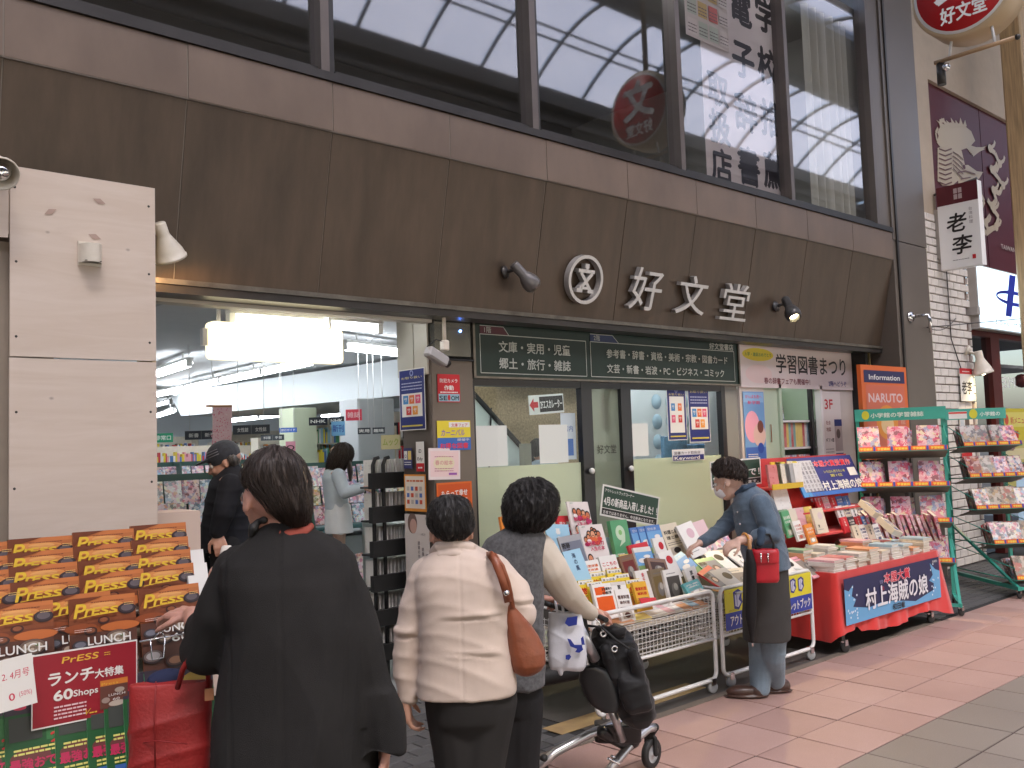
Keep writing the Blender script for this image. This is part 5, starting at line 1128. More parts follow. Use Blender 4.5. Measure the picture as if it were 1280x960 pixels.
ob = put('banner', p.mesh(), c2); ob.matrix_basis = Matrix.Translation(-WLOC[c2.name])@frame((4.97, 3.612, .365), (1, 0, 0), (0, 0, 1))

# ---- handwritten style boards over the carts
def green_board(label, tl, tr, bl, Y, l1, l2, l3):
    a, b, c = atY(*tl, Y), atY(*tr, Y), atY(*bl, Y); w, h = (b-a).length, (a-c).length
    p = Print(w, h, W_, .004); GB = ink(38, 70, 55); m = .012
    p.rect(m, h*.27, w-m, h-m, GB); p.rect(m, m, w-m, h*.25, K_)
    p.text(l1, m*2, h*.78, h*.12, W_, w=w*.5); p.text(l2, m*2, h*.38, h*.30, W_, w=w*.93, bold=.035); p.text(l3, m*2, h*.09, h*.12, W_, w=w*.9)
    return poster(label, p, c, b-a, a-c, name='display_board', cat='sign')
green_board('tilted dark green board announcing new April stock above the cart', (756, 605.5), (826.5, 622), (750, 644), 4.34, 'アウトレットブックコーナー', '4月の新商品入荷しました！！', '古本ではありません。中古新本になります。')
green_board('dark green board half hidden behind the woman in denim', (885, 577.5), (948, 572), (889.5, 612), 4.36, 'アウトレットブック', '大変お安で！', '中古新本になります。')

# ---- books displayed on the two carts
def vol(tlx, tly, Y, w, h, colour, label, tilt=.35, yaw=0, roll=0, t=.02, face=None, cover=None, group='books on the outlet carts', name='book'):
    """a book whose top left front corner is seen at that sight line on the plane Y; face(print, w, h) draws its cover"""
    c = mat('cover_'+colour.replace(' ', '_'), PALE[colour], .35) if cover is None else cover
    M = Matrix.Translation(atY(tlx, tly, Y))@Matrix.Rotation(yaw, 4, 'Z')@Matrix.Rotation(-tilt, 4, 'X')@Matrix.Rotation(roll, 4, 'Y')@Matrix.Translation((0, t/2, -h))
    me = book_mesh(w, h, t, c, name); o = inst(name, me, M); o.color = (*PALE[colour], 1); props(o, label, name, group)
    if face:
        p = Print(w, h); face(p, w, h); k = bpy.data.objects.new('cover_print', p.mesh('cover_print')); COL.objects.link(k); k.parent = o; k.matrix_basis = frame((0, -t/2-.0006, 0), (1, 0, 0), (0, 0, 1)); WLOC[k.name] = M.translation
    return o
def f_people(p, w, h):
    R = random.Random(int(w*999)); p.rect(0, 0, w, h, ink(235,225,220))
    for i in range(11):
        x, y = R.uniform(.02, w-.03), R.choice((R.uniform(.02, h*.42), R.uniform(h*.6, h-.03))) ; s = R.uniform(.014, .022)
        p.ell(x, y, s*1.15, s*1.3, ink(40,28,24)); p.ell(x, y-.004, s*.85, s, ink(*R.choice([(225,150,110),(232,170,130),(205,120,80)]))); p.ell(x, y-.012, s*.4, s*.18, ink(170,60,50))
        p.ell(x, y-s*1.9, s*1.3, s*.8, ink(*R.choice([(220,70,60),(230,110,60),(190,60,110),(240,230,230)])))
    p.text('秘密の力', w*.12, h*.52, h*.11, ink(200,50,90), w=w*.7, bold=.06); p.text('人生の本', w*.2, h*.40, h*.10, ink(200,50,90), w=w*.6, bold=.06); p.text('NEW', .01, h*.93, h*.05, GR)
def f_photo(p, w, h): p.rect(.008, .01, w-.008, h*.85, ink(120,125,140)); p.ell(w*.3, h*.55, w*.16, h*.13, ink(60,50,55)); p.ell(w*.65, h*.5, w*.18, h*.16, ink(90,70,70)); p.ell(w*.3, h*.54, w*.1, h*.09, ink(215,190,180)); p.ell(w*.65, h*.49, w*.1, h*.1, ink(220,190,175)); p.text('二人の旅', .01, h*.18, h*.12, K_, w=w*.5, bold=.04); p.text('奇跡', .01, h*.72, h*.14, K_, w=w*.35, bold=.05)
def f_sky(p, w, h): p.rect(0, h*.25, w, h*.8, ink(120,175,225)); p.ell(w*.35, h*.45, w*.25, h*.1, W_); p.ell(w*.65, h*.6, w*.2, h*.07, W_); p.rect(0, h*.05, w, h*.25, ink(140,170,110)); p.text('空の本', w*.1, h*.84, h*.1, W_, w=w*.6)
def f_comma(p, w, h): p.ell(w*.48, h*.66, w*.27, h*.20, ink(205,230,200)); p.ell(w*.48, h*.67, w*.10, h*.07, ink(140,200,120)); p.poly([(w*.60,h*.72),(w*.74,h*.6),(w*.68,h*.42),(w*.3,h*.30),(w*.52,h*.50)], ink(205,230,200)); p.lines(w*.1, w*.5, [h*.1], .006, W_)
def f_title(c, tx='日本の歴史'): 
    def f(p, w, h): p.text(tx[:4], w/2, h*.70, h*.13, c, w=w*.8, align='c', bold=.05); p.text(tx[1:5], w/2, h*.54, h*.11, c, w=w*.7, align='c', bold=.05); p.lines(w*.1, w*.9, [h*.42, h*.36], h*.02, ink(120,110,110)); p.rect(w*.15, h*.08, w*.85, h*.30, ink(190,180,165)); p.ell(w*.5, h*.19, w*.2, h*.09, c)
    return f
def f_block(c, bc=W_):
    def f(p, w, h): p.rect(w*.12, h*.08, w*.88, h*.62, c); p.rect(w*.12, h*.68, w*.5, h*.9, c); p.text('家族の', w*.55, h*.80, h*.09, K_, w=w*.36, bold=.04); p.text('記憶', w*.55, h*.69, h*.09, K_, w=w*.3, bold=.04)
    return f
def f_vert(c, tx='家庭の医学', c2=None):
    def f(p, w, h):
        p.text(tx, w*.5, h*.78, h*.15, c, vertical=True, align='c', bold=.05)
        if c2: p.rect(0, 0, w, h*.12, c2); p.rect(0, h*.9, w, h, c2)
    return f
def f_circle(c): 
    def f(p, w, h): p.ell(w*.6, h*.68, w*.22, h*.15, c); p.text('愛', w*.2, h*.25, h*.12, K_, bold=.04); p.lines(w*.1, w*.6, [h*.15], h*.02, ink(150,150,150))
    return f
def f_frame(c):
    def f(p, w, h): p.rect(w*.12, h*.10, w*.88, h*.80, c); p.ell(w*.5, h*.42, w*.22, h*.2, ink(120,115,110)); p.ell(w*.55, h*.5, w*.12, h*.1, ink(175,170,160)); p.lines(w*.15, w*.7, [h*.87], h*.02, ink(120,120,120))
    return f
def f_yel(p, w, h): p.rect(0, h*.86, w, h*.98, W_); p.text('まっぷる', w/2, h*.875, h*.08, K_, w=w*.8, align='c', bold=.05); p.text('旅行', w/2, h*.55, h*.24, ink(200,40,40), w=w*.8, align='c', bold=.06); p.rect(w*.1, h*.1, w*.9, h*.45, ink(230,150,60)); p.ell(w*.4, h*.25, w*.2, h*.1, ink(90,150,90)); p.lines(w*.1, w*.9, [h*.47], h*.02, K_)
def f_lunch(p, w, h): p.rect(0, h*.5, w, h, ink(90,60,60)); 
# back row first
vol(708, 627, 4.24, .20, .27, 'white', 'magazine covered in smiling faces, topmost at the back of the cart', .30, .05, .08, .012, f_people)
vol(723, 657, 4.12, .21, .28, 'white', 'second magazine covered in faces leaning before the topmost one', .34, 0, .03, .012, f_people)
vol(681, 655, 4.20, .20, .28, 'sky blue', 'pale blue magazine beside the grey vest woman', .30, 0, .10, .01, f_vert(W_, '暮らし'))
vol(697, 672, 4.05, .20, .26, 'grey', 'grey photo magazine of two people beside the faces magazine', .36, .05, -.04, .012, f_photo)
vol(695, 645, 4.28, .15, .21, 'red', 'book with reddish drawn cover behind the pale blue magazine', .3, 0, .05, .02, f_title(W_, '花と夢物'))
vol(703, 690, 3.95, .16, .22, 'sky blue', 'pale watery book standing below the grey photo magazine', .4, .05, -.05, .02, f_vert(ink(60,80,110), '海の風'))
vol(762, 651, 4.16, .165, .25, 'green', 'green book with a big white comma shape', .22, .0, .02, .03, f_comma)
for i in range(3): vol(787+9.5*i, 660-1.2*i, 4.17-.012*i, .15, .20, 'blue', 'blue cloud-covered book, %s of the three fanned behind the pink one' % ('left', 'middle', 'right')[i], .3, 0, 0, .02, f_sky)
vol(785, 682, 4.02, .19, .24, 'red', 'pinkish red book behind the sky picture book', .35, 0, -.05, .02)
vol(791, 685, 3.98, .165, .16, 'white', 'sky picture book lying against the red book', .38, 0, .03, .015, f_sky)
vol(815, 673, 4.10, .115, .18, 'white', 'white book with a red half circle near the top of the cart', .32, 0, 0, .02, f_circle(R_))
vol(824, 657, 4.22, .19, .24, 'cream', 'cream book with three black pictures at the back', .36, .0, -.06, .02, f_title(K_, '料理と器'))
vol(845, 658, 4.15, .19, .25, 'white', 'white book with a pale oval picture at the back', .45, .0, -.15, .02, f_circle(ink(225,190,200)))
vol(858, 656, 4.24, .22, .24, 'pink', 'broad pink book at the far corner of the first cart', .42, 0, -.12, .015, None, mat('pale_pink_cover', (.66, .48, .50), .4))
vol(748, 696, 3.98, .155, .21, 'white', 'white book with red title and small picture in the middle of the cart', .35, 0, .0, .025, f_title(R_, 'ここちの食'))
vol(773, 696, 3.96, .14, .19, 'brown', 'dark reddish patterned book right of the white picture book', .35, 0, -.06, .03, f_frame(ink(120,50,45)))
vol(727, 702, 3.93, .14, .14, 'white', 'small white book with an orange spot in the middle of the cart', .35, 0, .0, .02, f_title(ink(230,110,40), '元気体操'))
vol(808, 697, 3.92, .17, .13, 'brown', 'dark brown landscape book propped near the hand', .5, 0, .18, .03, f_frame(ink(70,45,40)))
vol(822, 692, 3.93, .14, .19, 'white', 'white book with small red circle behind the brown book', .45, 0, -.1, .02, f_circle(R_))
for i, (x, y, Y) in enumerate(((737, 716, 3.90), (722, 726, 3.84), (758, 712, 3.92), (751, 722, 3.86), (768, 718, 3.89), (782, 725, 3.84), (733, 728, 3.82))):
    vol(x, y, Y, .125, .18, 'yellow', 'yellow travel guide, %s from the left in the yellow block' % ORD[(1, 0, 4, 3, 5, 6, 2)[i]], .32, .0, .04, .012, f_yel)
for i, (x, y) in enumerate(((739, 731), (744, 730))):
    vol(x, y, 3.765, .135, .20, 'white', ('white and orange book behind the front orange block book', 'white book with large orange blocks at the cart front')[i], .34, .0, .06, .02, f_block(ink(232,96,30)))
vol(763, 728, 3.76, .125, .20, 'white', 'white book with black family title at the cart front', .34, .0, .07, .02, f_vert(K_, '家族の木', ink(225,220,215)))
vol(768, 737, 3.735, .12, .19, 'white', 'white cookery book just before the family book', .34, .0, .07, .02, f_title(ink(80,40,30), '簡単料理'))
vol(790, 728, 3.76, .12, .175, 'orange', 'orange and yellow book with red lettering at the cart front', .36, 0, .05, .02, f_title(ink(200,30,40), '簡単料理'), mat('orange_yellow_cover', (.75, .42, .05), .35))
vol(793, 714, 3.87, .13, .18, 'white', 'white book with red brush lettering behind the orange one', .3, 0, .0, .02, f_vert(R_, '金子'))
vol(812, 713, 3.84, .14, .22, 'brown', 'olive brown book standing near the cart middle', .22, 0, -.03, .035, f_frame(ink(120,100,60)), mat('olive_brown_cover', (.20, .15, .09), .4))
vol(828, 713, 3.82, .165, .23, 'white', 'large white framed grey picture book near the right end of the first cart', .25, 0, .0, .03, f_frame(ink(80,75,70)))
vol(855, 712, 3.84, .12, .21, 'white', 'white book leaning right of the framed picture book', .3, 0, -.12, .02, f_vert(K_, '旅情'))
vol(853, 730, 3.74, .17, .09, 'turquoise', 'small turquoise book at the right front corner of the first cart', .6, 0, -.1, .02, f_title(W_, '元気'))
vol(836, 700, 3.98, .20, .20, 'sky blue', 'sky blue magazine under the denim woman’s hand'.replace('’', "'"), .9, .0, -.3, .01, f_sky)
vol(799, 748, 3.70, .14, .05, 'red', 'small red price card at the front edge of the cart', .6, 0, .1, .003, None, group='price cards on the carts', name='price_card')
for i, (x, y, Y, c, k) in enumerate(((866, 700, 3.95, 'green', 'green and grey'), (876, 690, 4.10, 'white', 'large white'), (890, 688, 4.12, 'cream', 'pale framed'), (905, 690, 4.05, 'white', 'white lettered'), (872, 716, 3.80, 'red', 'red patterned'), (886, 714, 3.80, 'grey', 'grey picture'), (903, 712, 3.80, 'cream', 'cream'), (925, 700, 3.95, 'white', 'plain white'), (945, 705, 3.85, 'cream', 'cream coloured'), (965, 700, 3.85, 'white', 'white edged'), (985, 698, 3.85, 'pink', 'pink'))):
    vol(x, y, Y, .20, .24, c, '%s book lying tilted on the second cart, %s from its left end' % (k, ORD[i]), 1.0, random.uniform(-.1, .1), random.uniform(-.25, .1), .012, (f_photo, f_circle(K_), f_frame(ink(150,140,130)), f_vert(K_, '写真'))[i % 4])
R = random.Random(33)
for j in range(4):
    for i in range(9):
        Y = 3.80+.12*j; x = 3.86+.107*i+R.uniform(-.02, .02); c = R.choice(['white', 'yellow', 'orange', 'cream', 'pink', 'white', 'red', 'sky blue', 'yellow', 'green'])
        book(R.choice(('novel', 'tall')), lean((x, Y, .535+.09*j), R.uniform(-.1, .1), .42, R.uniform(-.08, .08))@Matrix.Scale(.86, 4), c, '%s book half hidden in the first cart, %s along the %s step' % (c, ORD[i], ORD[j]), 'books packed in the first cart')
R = random.Random(31)
for i in range(26):      # flat layer that fills the trays
    x = 3.82+.083*(i % 12) if i < 13 else 5.0+.078*(i-13); c = R.choice(['white', 'cream', 'white', 'yellow', 'sky blue', 'pink', 'orange'])
    book('tall', Matrix.Translation((x, 3.67+R.uniform(0, .03), .535+R.uniform(0, .012)))@Matrix.Rotation(R.uniform(-.2, .2), 4, 'Z')@Matrix.Rotation(-1.35, 4, 'X'), c, '%s book lying flat, %s along the front of the %s cart' % (c, ORD[i % 13], 'first' if i < 13 else 'second'), 'flat books in the carts')
for i in range(14):
    x = 4.95+.075*i; c = R.choice(['white', 'cream', 'pink', 'white', 'grey', 'sky blue'])
    book('slim', lean((x, 4.0+R.uniform(0, .25), .60+R.uniform(0, .1)), 0, R.uniform(.5, .9), R.uniform(-.2, .2)), c, '%s book propped in the second cart, %s behind the denim woman' % (c, ORD[i]), 'propped books in the second cart')
for i, (x, y, c) in enumerate(((636, 617, 'orange'), (628, 632, 'brown'), (625, 646, 'orange'), (641, 640, 'red'), (630, 660, 'red'))):
    vol(x, y, 4.45, .14, .16, c, '%s covered book behind the grey vest woman, %s from the top' % (('orange', 'brownish pink', 'small orange', 'red', 'low red')[i], ORD[i]), .2, 0, 0, .02, f_title(W_, '文庫新刊'))
solo('small_wire_rack', G().box((3.95, 4.50, .45), (4.35, 4.72, .47), M_GRN).cyl((3.97, 4.46, 0), (3.97, 4.46, 1.35), .008, M_BLACK, 6).cyl((4.33, 4.7, 0), (4.33, 4.7, 1.35), .008, M_BLACK, 6).cyl((3.97, 4.46, 1.2), (4.33, 4.7, 1.2), .006, M_BLACK, 6).cyl((3.97, 4.46, .95), (4.33, 4.7, .95), .006, M_BLACK, 6), 'slim dark wire rack standing behind the first cart', 'rack', (4.1, 4.6, 0))

# ================================================================== RED TABLE
rt = thing('display_table', 'book table draped in a red cloth with a navy wave banner', 'table', (7.0, 3.9, 0))
M_RED = mat('red_cloth', (.62, .028, .022), .75, var=.05, scale=5, sheen=.3)
TX0, TX1, TY0, TY1, TZ = 6.20, 7.88, 3.53, 4.42, .595
g = G(); rings = []; per = []
for (a, b, n) in (((TX0, TY0), (TX1, TY0), 46), ((TX1, TY0), (TX1, TY1), 20), ((TX1, TY1), (TX0, TY1), 30), ((TX0, TY1), (TX0, TY0), 20)):
    for k in range(n): per.append((a[0]+(b[0]-a[0])*k/n, a[1]+(b[1]-a[1])*k/n))
cx_, cy_ = (TX0+TX1)/2, (TY0+TY1)/2; lv = 9; vs = []
for j in range(lv):
    t = j/(lv-1)
    for i, (x, y) in enumerate(per):
        corner = math.exp(-((x-TX1)**2+(y-TY0)**2)/.02)
        s = t**1.3*(.012+.016*math.sin(i*.55)+.010*math.sin(i*1.37+1))+corner*t*.10
        dx, dy = (1 if x >= TX1-1e-6 else (-1 if x <= TX0+1e-6 else 0)), (-1 if y <= TY0+1e-6 else (1 if y >= TY1-1e-6 else 0))
        if corner > .3: dx, dy = .8, -.5
        low = .115+.02*math.sin(i*.21)-.05*corner+(.035 if dy == -1 and x < TX0+.3 else 0)
        vs.append((x+dx*s, y+dy*s, TZ-(TZ-low)*t))
n = len(per); g.add(vs, [(j*n+i, j*n+(i+1) % n, (j+1)*n+(i+1) % n, (j+1)*n+i) for j in range(lv-1) for i in range(n)], M_RED, True)
g.box((TX0+.001, TY0+.001, TZ-.01), (TX1-.001, TY1-.001, TZ-.001), M_RED); 
o = solo('tablecloth', g, 'bright red cloth draped over the street book table', 'tablecloth', (7, 3.9, 0))
put('table_board', G().box((TX0+.03, TY0+.03, TZ-.04), (TX1-.03, TY1-.03, TZ-.012), mat('table_wood', (.25, .14, .08), .6)), rt)
for x in (TX0+.12, TX1-.15):
    for y in (TY0+.03, TY1-.08): put('leg', G().box((x-.02, y-.0, .09), (x+.02, y+.04, TZ-.04), M_DARKM), rt); castor(rt, x, y, .036, M_RUBBER)
NVB = ink(38, 42, 86); WV = ink(110, 175, 222); p = Print(1.56, .335, NVB); BWd, BHt = 1.56, .335
p.poly([(0, 0), (BWd, 0), (BWd, .10)]+[(BWd-.08-.19*k, .085-.055*math.sin(PI*min(1, k/4))+.012*(k % 2)) for k in range(7)]+[(.12, .12), (0, .2)], WV)
p.poly([(0, .0), (.14, .02), (.09, .10), (.16, .17), (.10, .20), (.13, .28), (.06, .24), (.0, .26)], WV); p.poly([(BWd, 0), (BWd-.15, .03), (BWd-.12, .13), (BWd-.20, .16), (BWd-.13, .20), (BWd-.17, .30), (BWd-.08, .24), (BWd, .22)], WV)
for k in range(26): R = random.Random(k); p.ell(R.choice((R.uniform(.02, .17), BWd-R.uniform(.02, .2))), R.uniform(.03, .31), .009, .008, ink(225, 240, 250), 10)
p.text('本屋大賞', .80, .238, .085, ink(235, 215, 220), w=.43, align='c', bold=.10); p.text('本屋大賞', .80, .238, .085, ink(215, 45, 70), w=.42, align='c', bold=.045)
p.text('受賞', .515, .24, .03, ink(140, 140, 180), w=.05, vertical=False); p.text('1位', .53, .19, .03, R_, w=.05)
p.text('村上海賊の娘', .80, .085, .165, ink(235, 235, 240), w=1.02, align='c', bold=.04); p.text('和田竜', .80, .018, .05, K_, w=.20, align='c', bold=.04); p.text('新潮社', BWd-.14, .30, .022, W_, w=.09)
o = solo('table_banner', p.mesh(), 'navy banner with white title lettering and blue waves pinned to the red cloth', 'banner'); o.matrix_basis = frame((6.26, 3.497, .215), (1, 0, 0), (0, .0, 1))
# piles of flat books
R = random.Random(77)
NP = 0
for j in range(3):
    for i in range(9):
        x, y = 6.23+.18*i, 3.55+.245*j; n = R.randint(3, 6)+(1 if j == 1 else 0)
        if j == 2 and 1 <= i <= 6: n = 2
        c = R.choice(['cream', 'white', 'white', 'cream', 'orange' if j == 1 else 'white']); z = TZ+.001
        for q in range(n):
            cc = c if q < n-1 else R.choice(['white', 'cream', 'orange', 'green', 'sky blue', 'white', 'pink', 'red'])
            kd = R.choice(('tall', 'novel')); th = {'tall': .015, 'novel': .022}[kd]
            book(kd, Matrix.Translation((x+R.uniform(-.006, .006), y+R.uniform(-.006, .006), z+th/2))@Matrix.Rotation(R.uniform(-.09, .09), 4, 'Z')@Matrix.Rotation(-PI/2, 4, 'X')@Matrix.Translation((0, 0, 0)), cc,
                 '%s book, %s up in the %s pile, %s row of the red table' % (cc, ORD[q], ORD[i], ('front', 'middle', 'back')[j]), 'flat piles on the red table'); z += th+.001; NP += 1
# display steps behind
ds = thing('display_stand', 'red stepped stand holding novels at the back of the red table', 'stand', (7.2, 4.3, .6))
g = G(); g.box((6.50, 4.40, .60), (8.05, 4.42, 1.42), M_RED); 
for z, y in ((.96, 4.18), (.78, 4.08)): g.box((7.1 if z > 1 else 6.9, y, z-.015), (8.05, 4.40, z), M_RED)
g.box((6.52, 4.22, 1.17), (6.98, 4.40, 1.185), M_RED).box((6.52, 4.215, 1.17), (6.98, 4.222, 1.215), ink(226, 190, 50)).box((6.52, 4.10, .80), (7.05, 4.40, .815), M_RED)
put('step', g, ds)
for i in range(7):
    c = ['red', 'orange', 'yellow', 'cream', 'grey', 'yellow', 'white'][i]
    book('yel' if i in (1, 2, 5) else 'novel', lean((6.53+.062*i, 4.25, 1.187), 0, .15, .05), c, '%s book, %s on the high red shelf behind the denim woman' % (c, ORD[i]), 'books on the high red shelf')
for i, (x, z) in enumerate(((6.62, 1.0), (6.72, .985), (6.56, .82), (6.68, .82), (6.80, .82), (6.92, .82))):
    c = ['white', 'white', 'green', 'cream', 'pink', 'yellow'][i]
    book('novel', lean((x, 4.16+.1*(z > .9), z), 0, .25, .0), c, '%s book, %s at the left of the red stand' % (c, ORD[i]), 'books at the left of the red stand')
gs_ = 'novels on the red stand'
vol(1014, 636, 4.10, .17, .21, 'cream', 'large pale book standing in the middle of the red stand', .25, 0, 0, .02, f_circle(ink(225, 205, 205)), group=gs_)
vol(976, 640, 4.08, .11, .21, 'green', 'tall green and white book at the left of the red stand', .25, 0, -.06, .02, f_title(ink(230, 230, 220), '花の本屋'), group=gs_)
vol(990, 652, 4.02, .11, .16, 'white', 'white picture book beside the tall green book', .3, 0, -.04, .02, f_title(ink(200, 90, 70), '小さな旅'), group=gs_)
vol(1005, 656, 3.98, .11, .16, 'orange', 'orange and cream book below the large pale book', .3, 0, -.04, .02, f_title(W_, '夏の日々'), group=gs_)
for k, (y, x, n, Y, h, cs) in enumerate(((622, 1018, 5, 4.30, .13, ('red', 'pink', 'red', 'blue', 'blue')), (633, 1044, 5, 4.20, .17, ('white', 'cream', 'white', 'cream', 'grey')), (647, 1050, 5, 4.10, .14, ('red', 'black', 'red', 'blue', 'grey')), (657, 1064, 4, 4.00, .16, ('cream', 'white', 'cream', 'white')))):
    for i in range(n):
        vol(x+8.6*i, y-.4*i, Y, .105, h, cs[i], '%s novel, %s in the %s row of the red stand' % (cs[i], ORD[i], ('top', 'second', 'third', 'lowest')[k]), .3, 0, -.03, .02, (f_vert(K_ if cs[i] in ('white', 'cream', 'grey') else W_, '小説集'), f_title(ink(60, 70, 120) if cs[i] in ('white', 'cream', 'grey') else W_, '海の物語'))[i % 2], group=gs_)
vol(962, 600, 4.36, .12, .02, 'white', 'small white shelf card on the high red shelf', .2, 0, 0, .003, group='price cards on the red table', name='price_card')
# tilted poster board
p0 = atY(984, 573.5, 4.36); p1 = atY(1062, 568.5, 4.36); p2 = atX(1006, 622, p0.x)
w_, h_ = (p1-p0).length, (p2-p0).length
p = Print(w_, h_, ink(70, 120, 200), .012); p.rect(.0, h_*.1, w_, h_, ink(58, 62, 130)); p.poly([(0, 0), (w_*.14, 0), (w_*.10, h_*.3), (.02, h_*.8), (0, h_*.8)], ink(90, 160, 220))
for k in range(5): p.text('本屋大賞受賞作品', w_*(.09+.055*k), h_*.84, h_*.085, ink(215, 215, 220), w=w_*.04, vertical=True, align='c')
p.rect(w_*.05, h_*.12, w_*.33, h_*.92, ink(206, 206, 212)); 
for k in range(5): p.text('全国書店員が選んだ', w_*(.08+.055*k), h_*.80, h_*.10, ink(120, 120, 130), w=w_*.035, vertical=True, align='c')
p.text('本屋大賞受賞作', w_*.64, h_*.75, h_*.17, ink(220, 190, 200), w=w_*.60, align='c', bold=.10); p.text('本屋大賞受賞作', w_*.64, h_*.75, h_*.17, ink(214, 45, 60), w=w_*.59, align='c', bold=.045)
p.text('いちばん売りたい本', w_*.62, h_*.56, h_*.08, ink(210, 205, 90), w=w_*.34, align='c'); p.text('第1位', w_*.62, h_*.45, h_*.08, ink(210, 205, 90), w=w_*.2, align='c'); p.rect(w_*.84, h_*.44, w_*.97, h_*.66, W_)
p.text('村上海賊の娘', w_*.66, h_*.13, h_*.26, W_, w=w_*.64, align='c', bold=.04)
o = solo('poster_board', p.mesh(), 'blue prize poster board with red and white lettering leaning above the red table', 'poster board'); o.matrix_basis = frame(p2, p1-p0, p0-p2)
for i, (x, y) in enumerate(((1076, 624), (1099, 645))):
    vol(x, y, 4.02-.22*i, .13, .19, 'cream', 'thick novel with blue cover leaning at the right of the red table, %s one' % ('upper', 'lower')[i], .9, .3, .5, .05, f_title(ink(60, 80, 170), '海賊の娘'), group='thick novels on the red table')
for i, (x, y) in enumerate(((1088, 690), (1112, 672), (1132, 656))):
    o = vol(x, y, 3.75+.12*i, (.17, .2, .13)[i], .1, 'white', 'white price card, %s standing on the red table piles' % ('lowest', 'middle', 'topmost')[i], .4, .2, .35 if i < 2 else 0, .002, (lambda p, w, h: (p.rect(0, h*.6, w*.3, h, Y_), p.lines(w*.1, w*.9, [h*.3, h*.5], h*.08, ink(110, 110, 110)))) if i < 2 else (lambda p, w, h: p.text('一年生', .01, h*.3, h*.3, R_, w=w*.8)), group='price cards on the red table', name='price_card')
# pink comics box behind the table
R = random.Random(41)
for i in range(15):
    q = atD(1085+6.5*i, 668-1.1*i, 8.15-.02*i)
    book('pink', lean((q.x, q.y, .66), .7, .25, R.uniform(-.35, .35))@Matrix.Scale(.9, 4), 'pink', 'pink wrapped magazine, %s in the low box between table and teal rack' % ORD[i], 'pink magazines behind the red table')

# ================================================================== TEAL RACKS
def shelf_rack(label, P0, Rd, Fd, W, tiers, Htop, hdr, nick, seed, kinds, brace, back_only=False, side=.05, cols=('pink', 'white', 'red')):
    """P0: foot of the back left post; Rd right; Fd forward; tiers: list of (z, forward offset)"""
    Rd, Fd = Vector(Rd).normalized(), Vector(Fd).normalized(); P0 = Vector(P0); Rg = random.Random(seed)
    M = Matrix(((Rd.x, -Fd.x, 0, P0.x), (Rd.y, -Fd.y, 0, P0.y), (0, 0, 1, 0), (0, 0, 0, 1)))     # local x right, y back, z up
    t = thing('magazine_rack', label, 'rack', P0, 'teal magazine racks by the shop end')
    r = .016
    for i, x in enumerate((0, W)): put('post', G().box((x-r, -r, .08), (x+r, r, Htop), M_TEAL, M), t)
    ft = brace
    for x in (0, W):
        put('foot_rail', G().box((x-r, -ft, .08), (x+r, -r, .115), M_TEAL, M), t)
        M2 = M@Matrix.Translation((x, 0, 0)); L = math.hypot(ft-.02, .50); a = math.atan2(.50, ft-.02)
        put('brace', G().box((-r*.8, -L, -.012), (r*.8, 0, .012), M_TEAL, M2@Matrix.Translation((0, -.01, .60))@Matrix.Rotation(a, 4, 'X')), t)
    put('foot_rail', G().box((0, -ft, .085), (W, -ft+.03, .11), M_TEAL, M), t)
    for (x, y) in ((0, 0), (0, -ft+.02), (W, 0), (W, -ft+.02)): q = M@Vector((x, y, 0)); castor(t, q.x, q.y, .03, M_RUBBER)
    hz = .115; put('header_board', G().box((-.02, -.045, Htop-hz), (W+.03, -.02, Htop), M_TEAL, M), t)
    p = Print(W, hz); hdr(p, W, hz); o = put('header_print', p.mesh(), t); o.matrix_basis = Matrix.Translation(-WLOC[t.name])@M@frame((0, -.046, Htop-hz), (1, 0, 0), (0, 0, 1))
    for k, (z, fo, dp) in enumerate(tiers):
        tz = math.radians(14)
        Ms = M@Matrix.Translation((0, -fo, z))@Matrix.Rotation(-tz, 4, 'X')
        put('shelf', G().box((.0, 0, -.008), (W, dp, 0), mat('rack_shelf_metal', (.20, .17, .14), .5) if k % 1 == 0 else M_TEAL, Ms).box((.0, -.012, -.012), (W, .0, .035), M_TEAL, Ms), t)
        pr = Print(W, .04, ink(232, 100, 50)); 
        for i in range(5): pr.text('学習雑誌', .01+W*i/5, .009, .024, ink(250, 225, 90), w=W/5*.7, bold=.05); pr.rect(W*(i+.82)/5, .0, W*(i+.95)/5, .04, ink(70, 80, 170))
        o = put('price_strip', pr.mesh(), t); o.matrix_basis = Matrix.Translation(-WLOC[t.name])@Ms@frame((0, -.0145, -.006), (1, 0, 0), (0, 0, 1))
        for s in (0, W): put('side_wire', G().tube([M@Vector((s, 0, z+.22)), M@Vector((s, -fo+.02, z+.10))], .005, M_TEAL, 6).tube([M@Vector((s, 0, z-.03)), M@Vector((s, -fo, z-.01))], .006, M_TEAL, 6), t)
        x = .015; n = 0
        for st_ in range(3 if kinds != 'thin' else 4):
            m = Rg.choice((3, 4, 5)) if kinds != 'thin' else 7; wd = W/3
            for q in range(m):
                kd = Rg.choice(('pink', 'comic')) if kinds != 'thin' else Rg.choice(('dim', 'dim', 'slim')); c = Rg.choice(cols)
                tt = {'pink': .028, 'comic': .05, 'slim': .012, 'dim': .014}[kd]; yy = .015+(.05*q if kinds != 'thin' else .042*q)
                book(kd, Ms@Matrix.Translation((x+Rg.uniform(-.004, .004)+(.011*q)-(.02 if kinds != 'thin' else 0), yy+tt/2, .002))@Matrix.Rotation(-.18, 4, 'X')@Matrix.Rotation(Rg.uniform(-.05, .05), 4, 'Y')@Matrix.Scale(.93 if kinds != 'thin' else .85, 4), c, '%s wrapped magazine, %s on the %s shelf of the %s teal rack' % (c, ORD[n], ('top', 'second', 'third', 'fourth', 'bottom')[k], nick), 'magazines on the %s teal rack' % nick); n += 1
            x += wd if kinds != 'thin' else W*.235
    return t
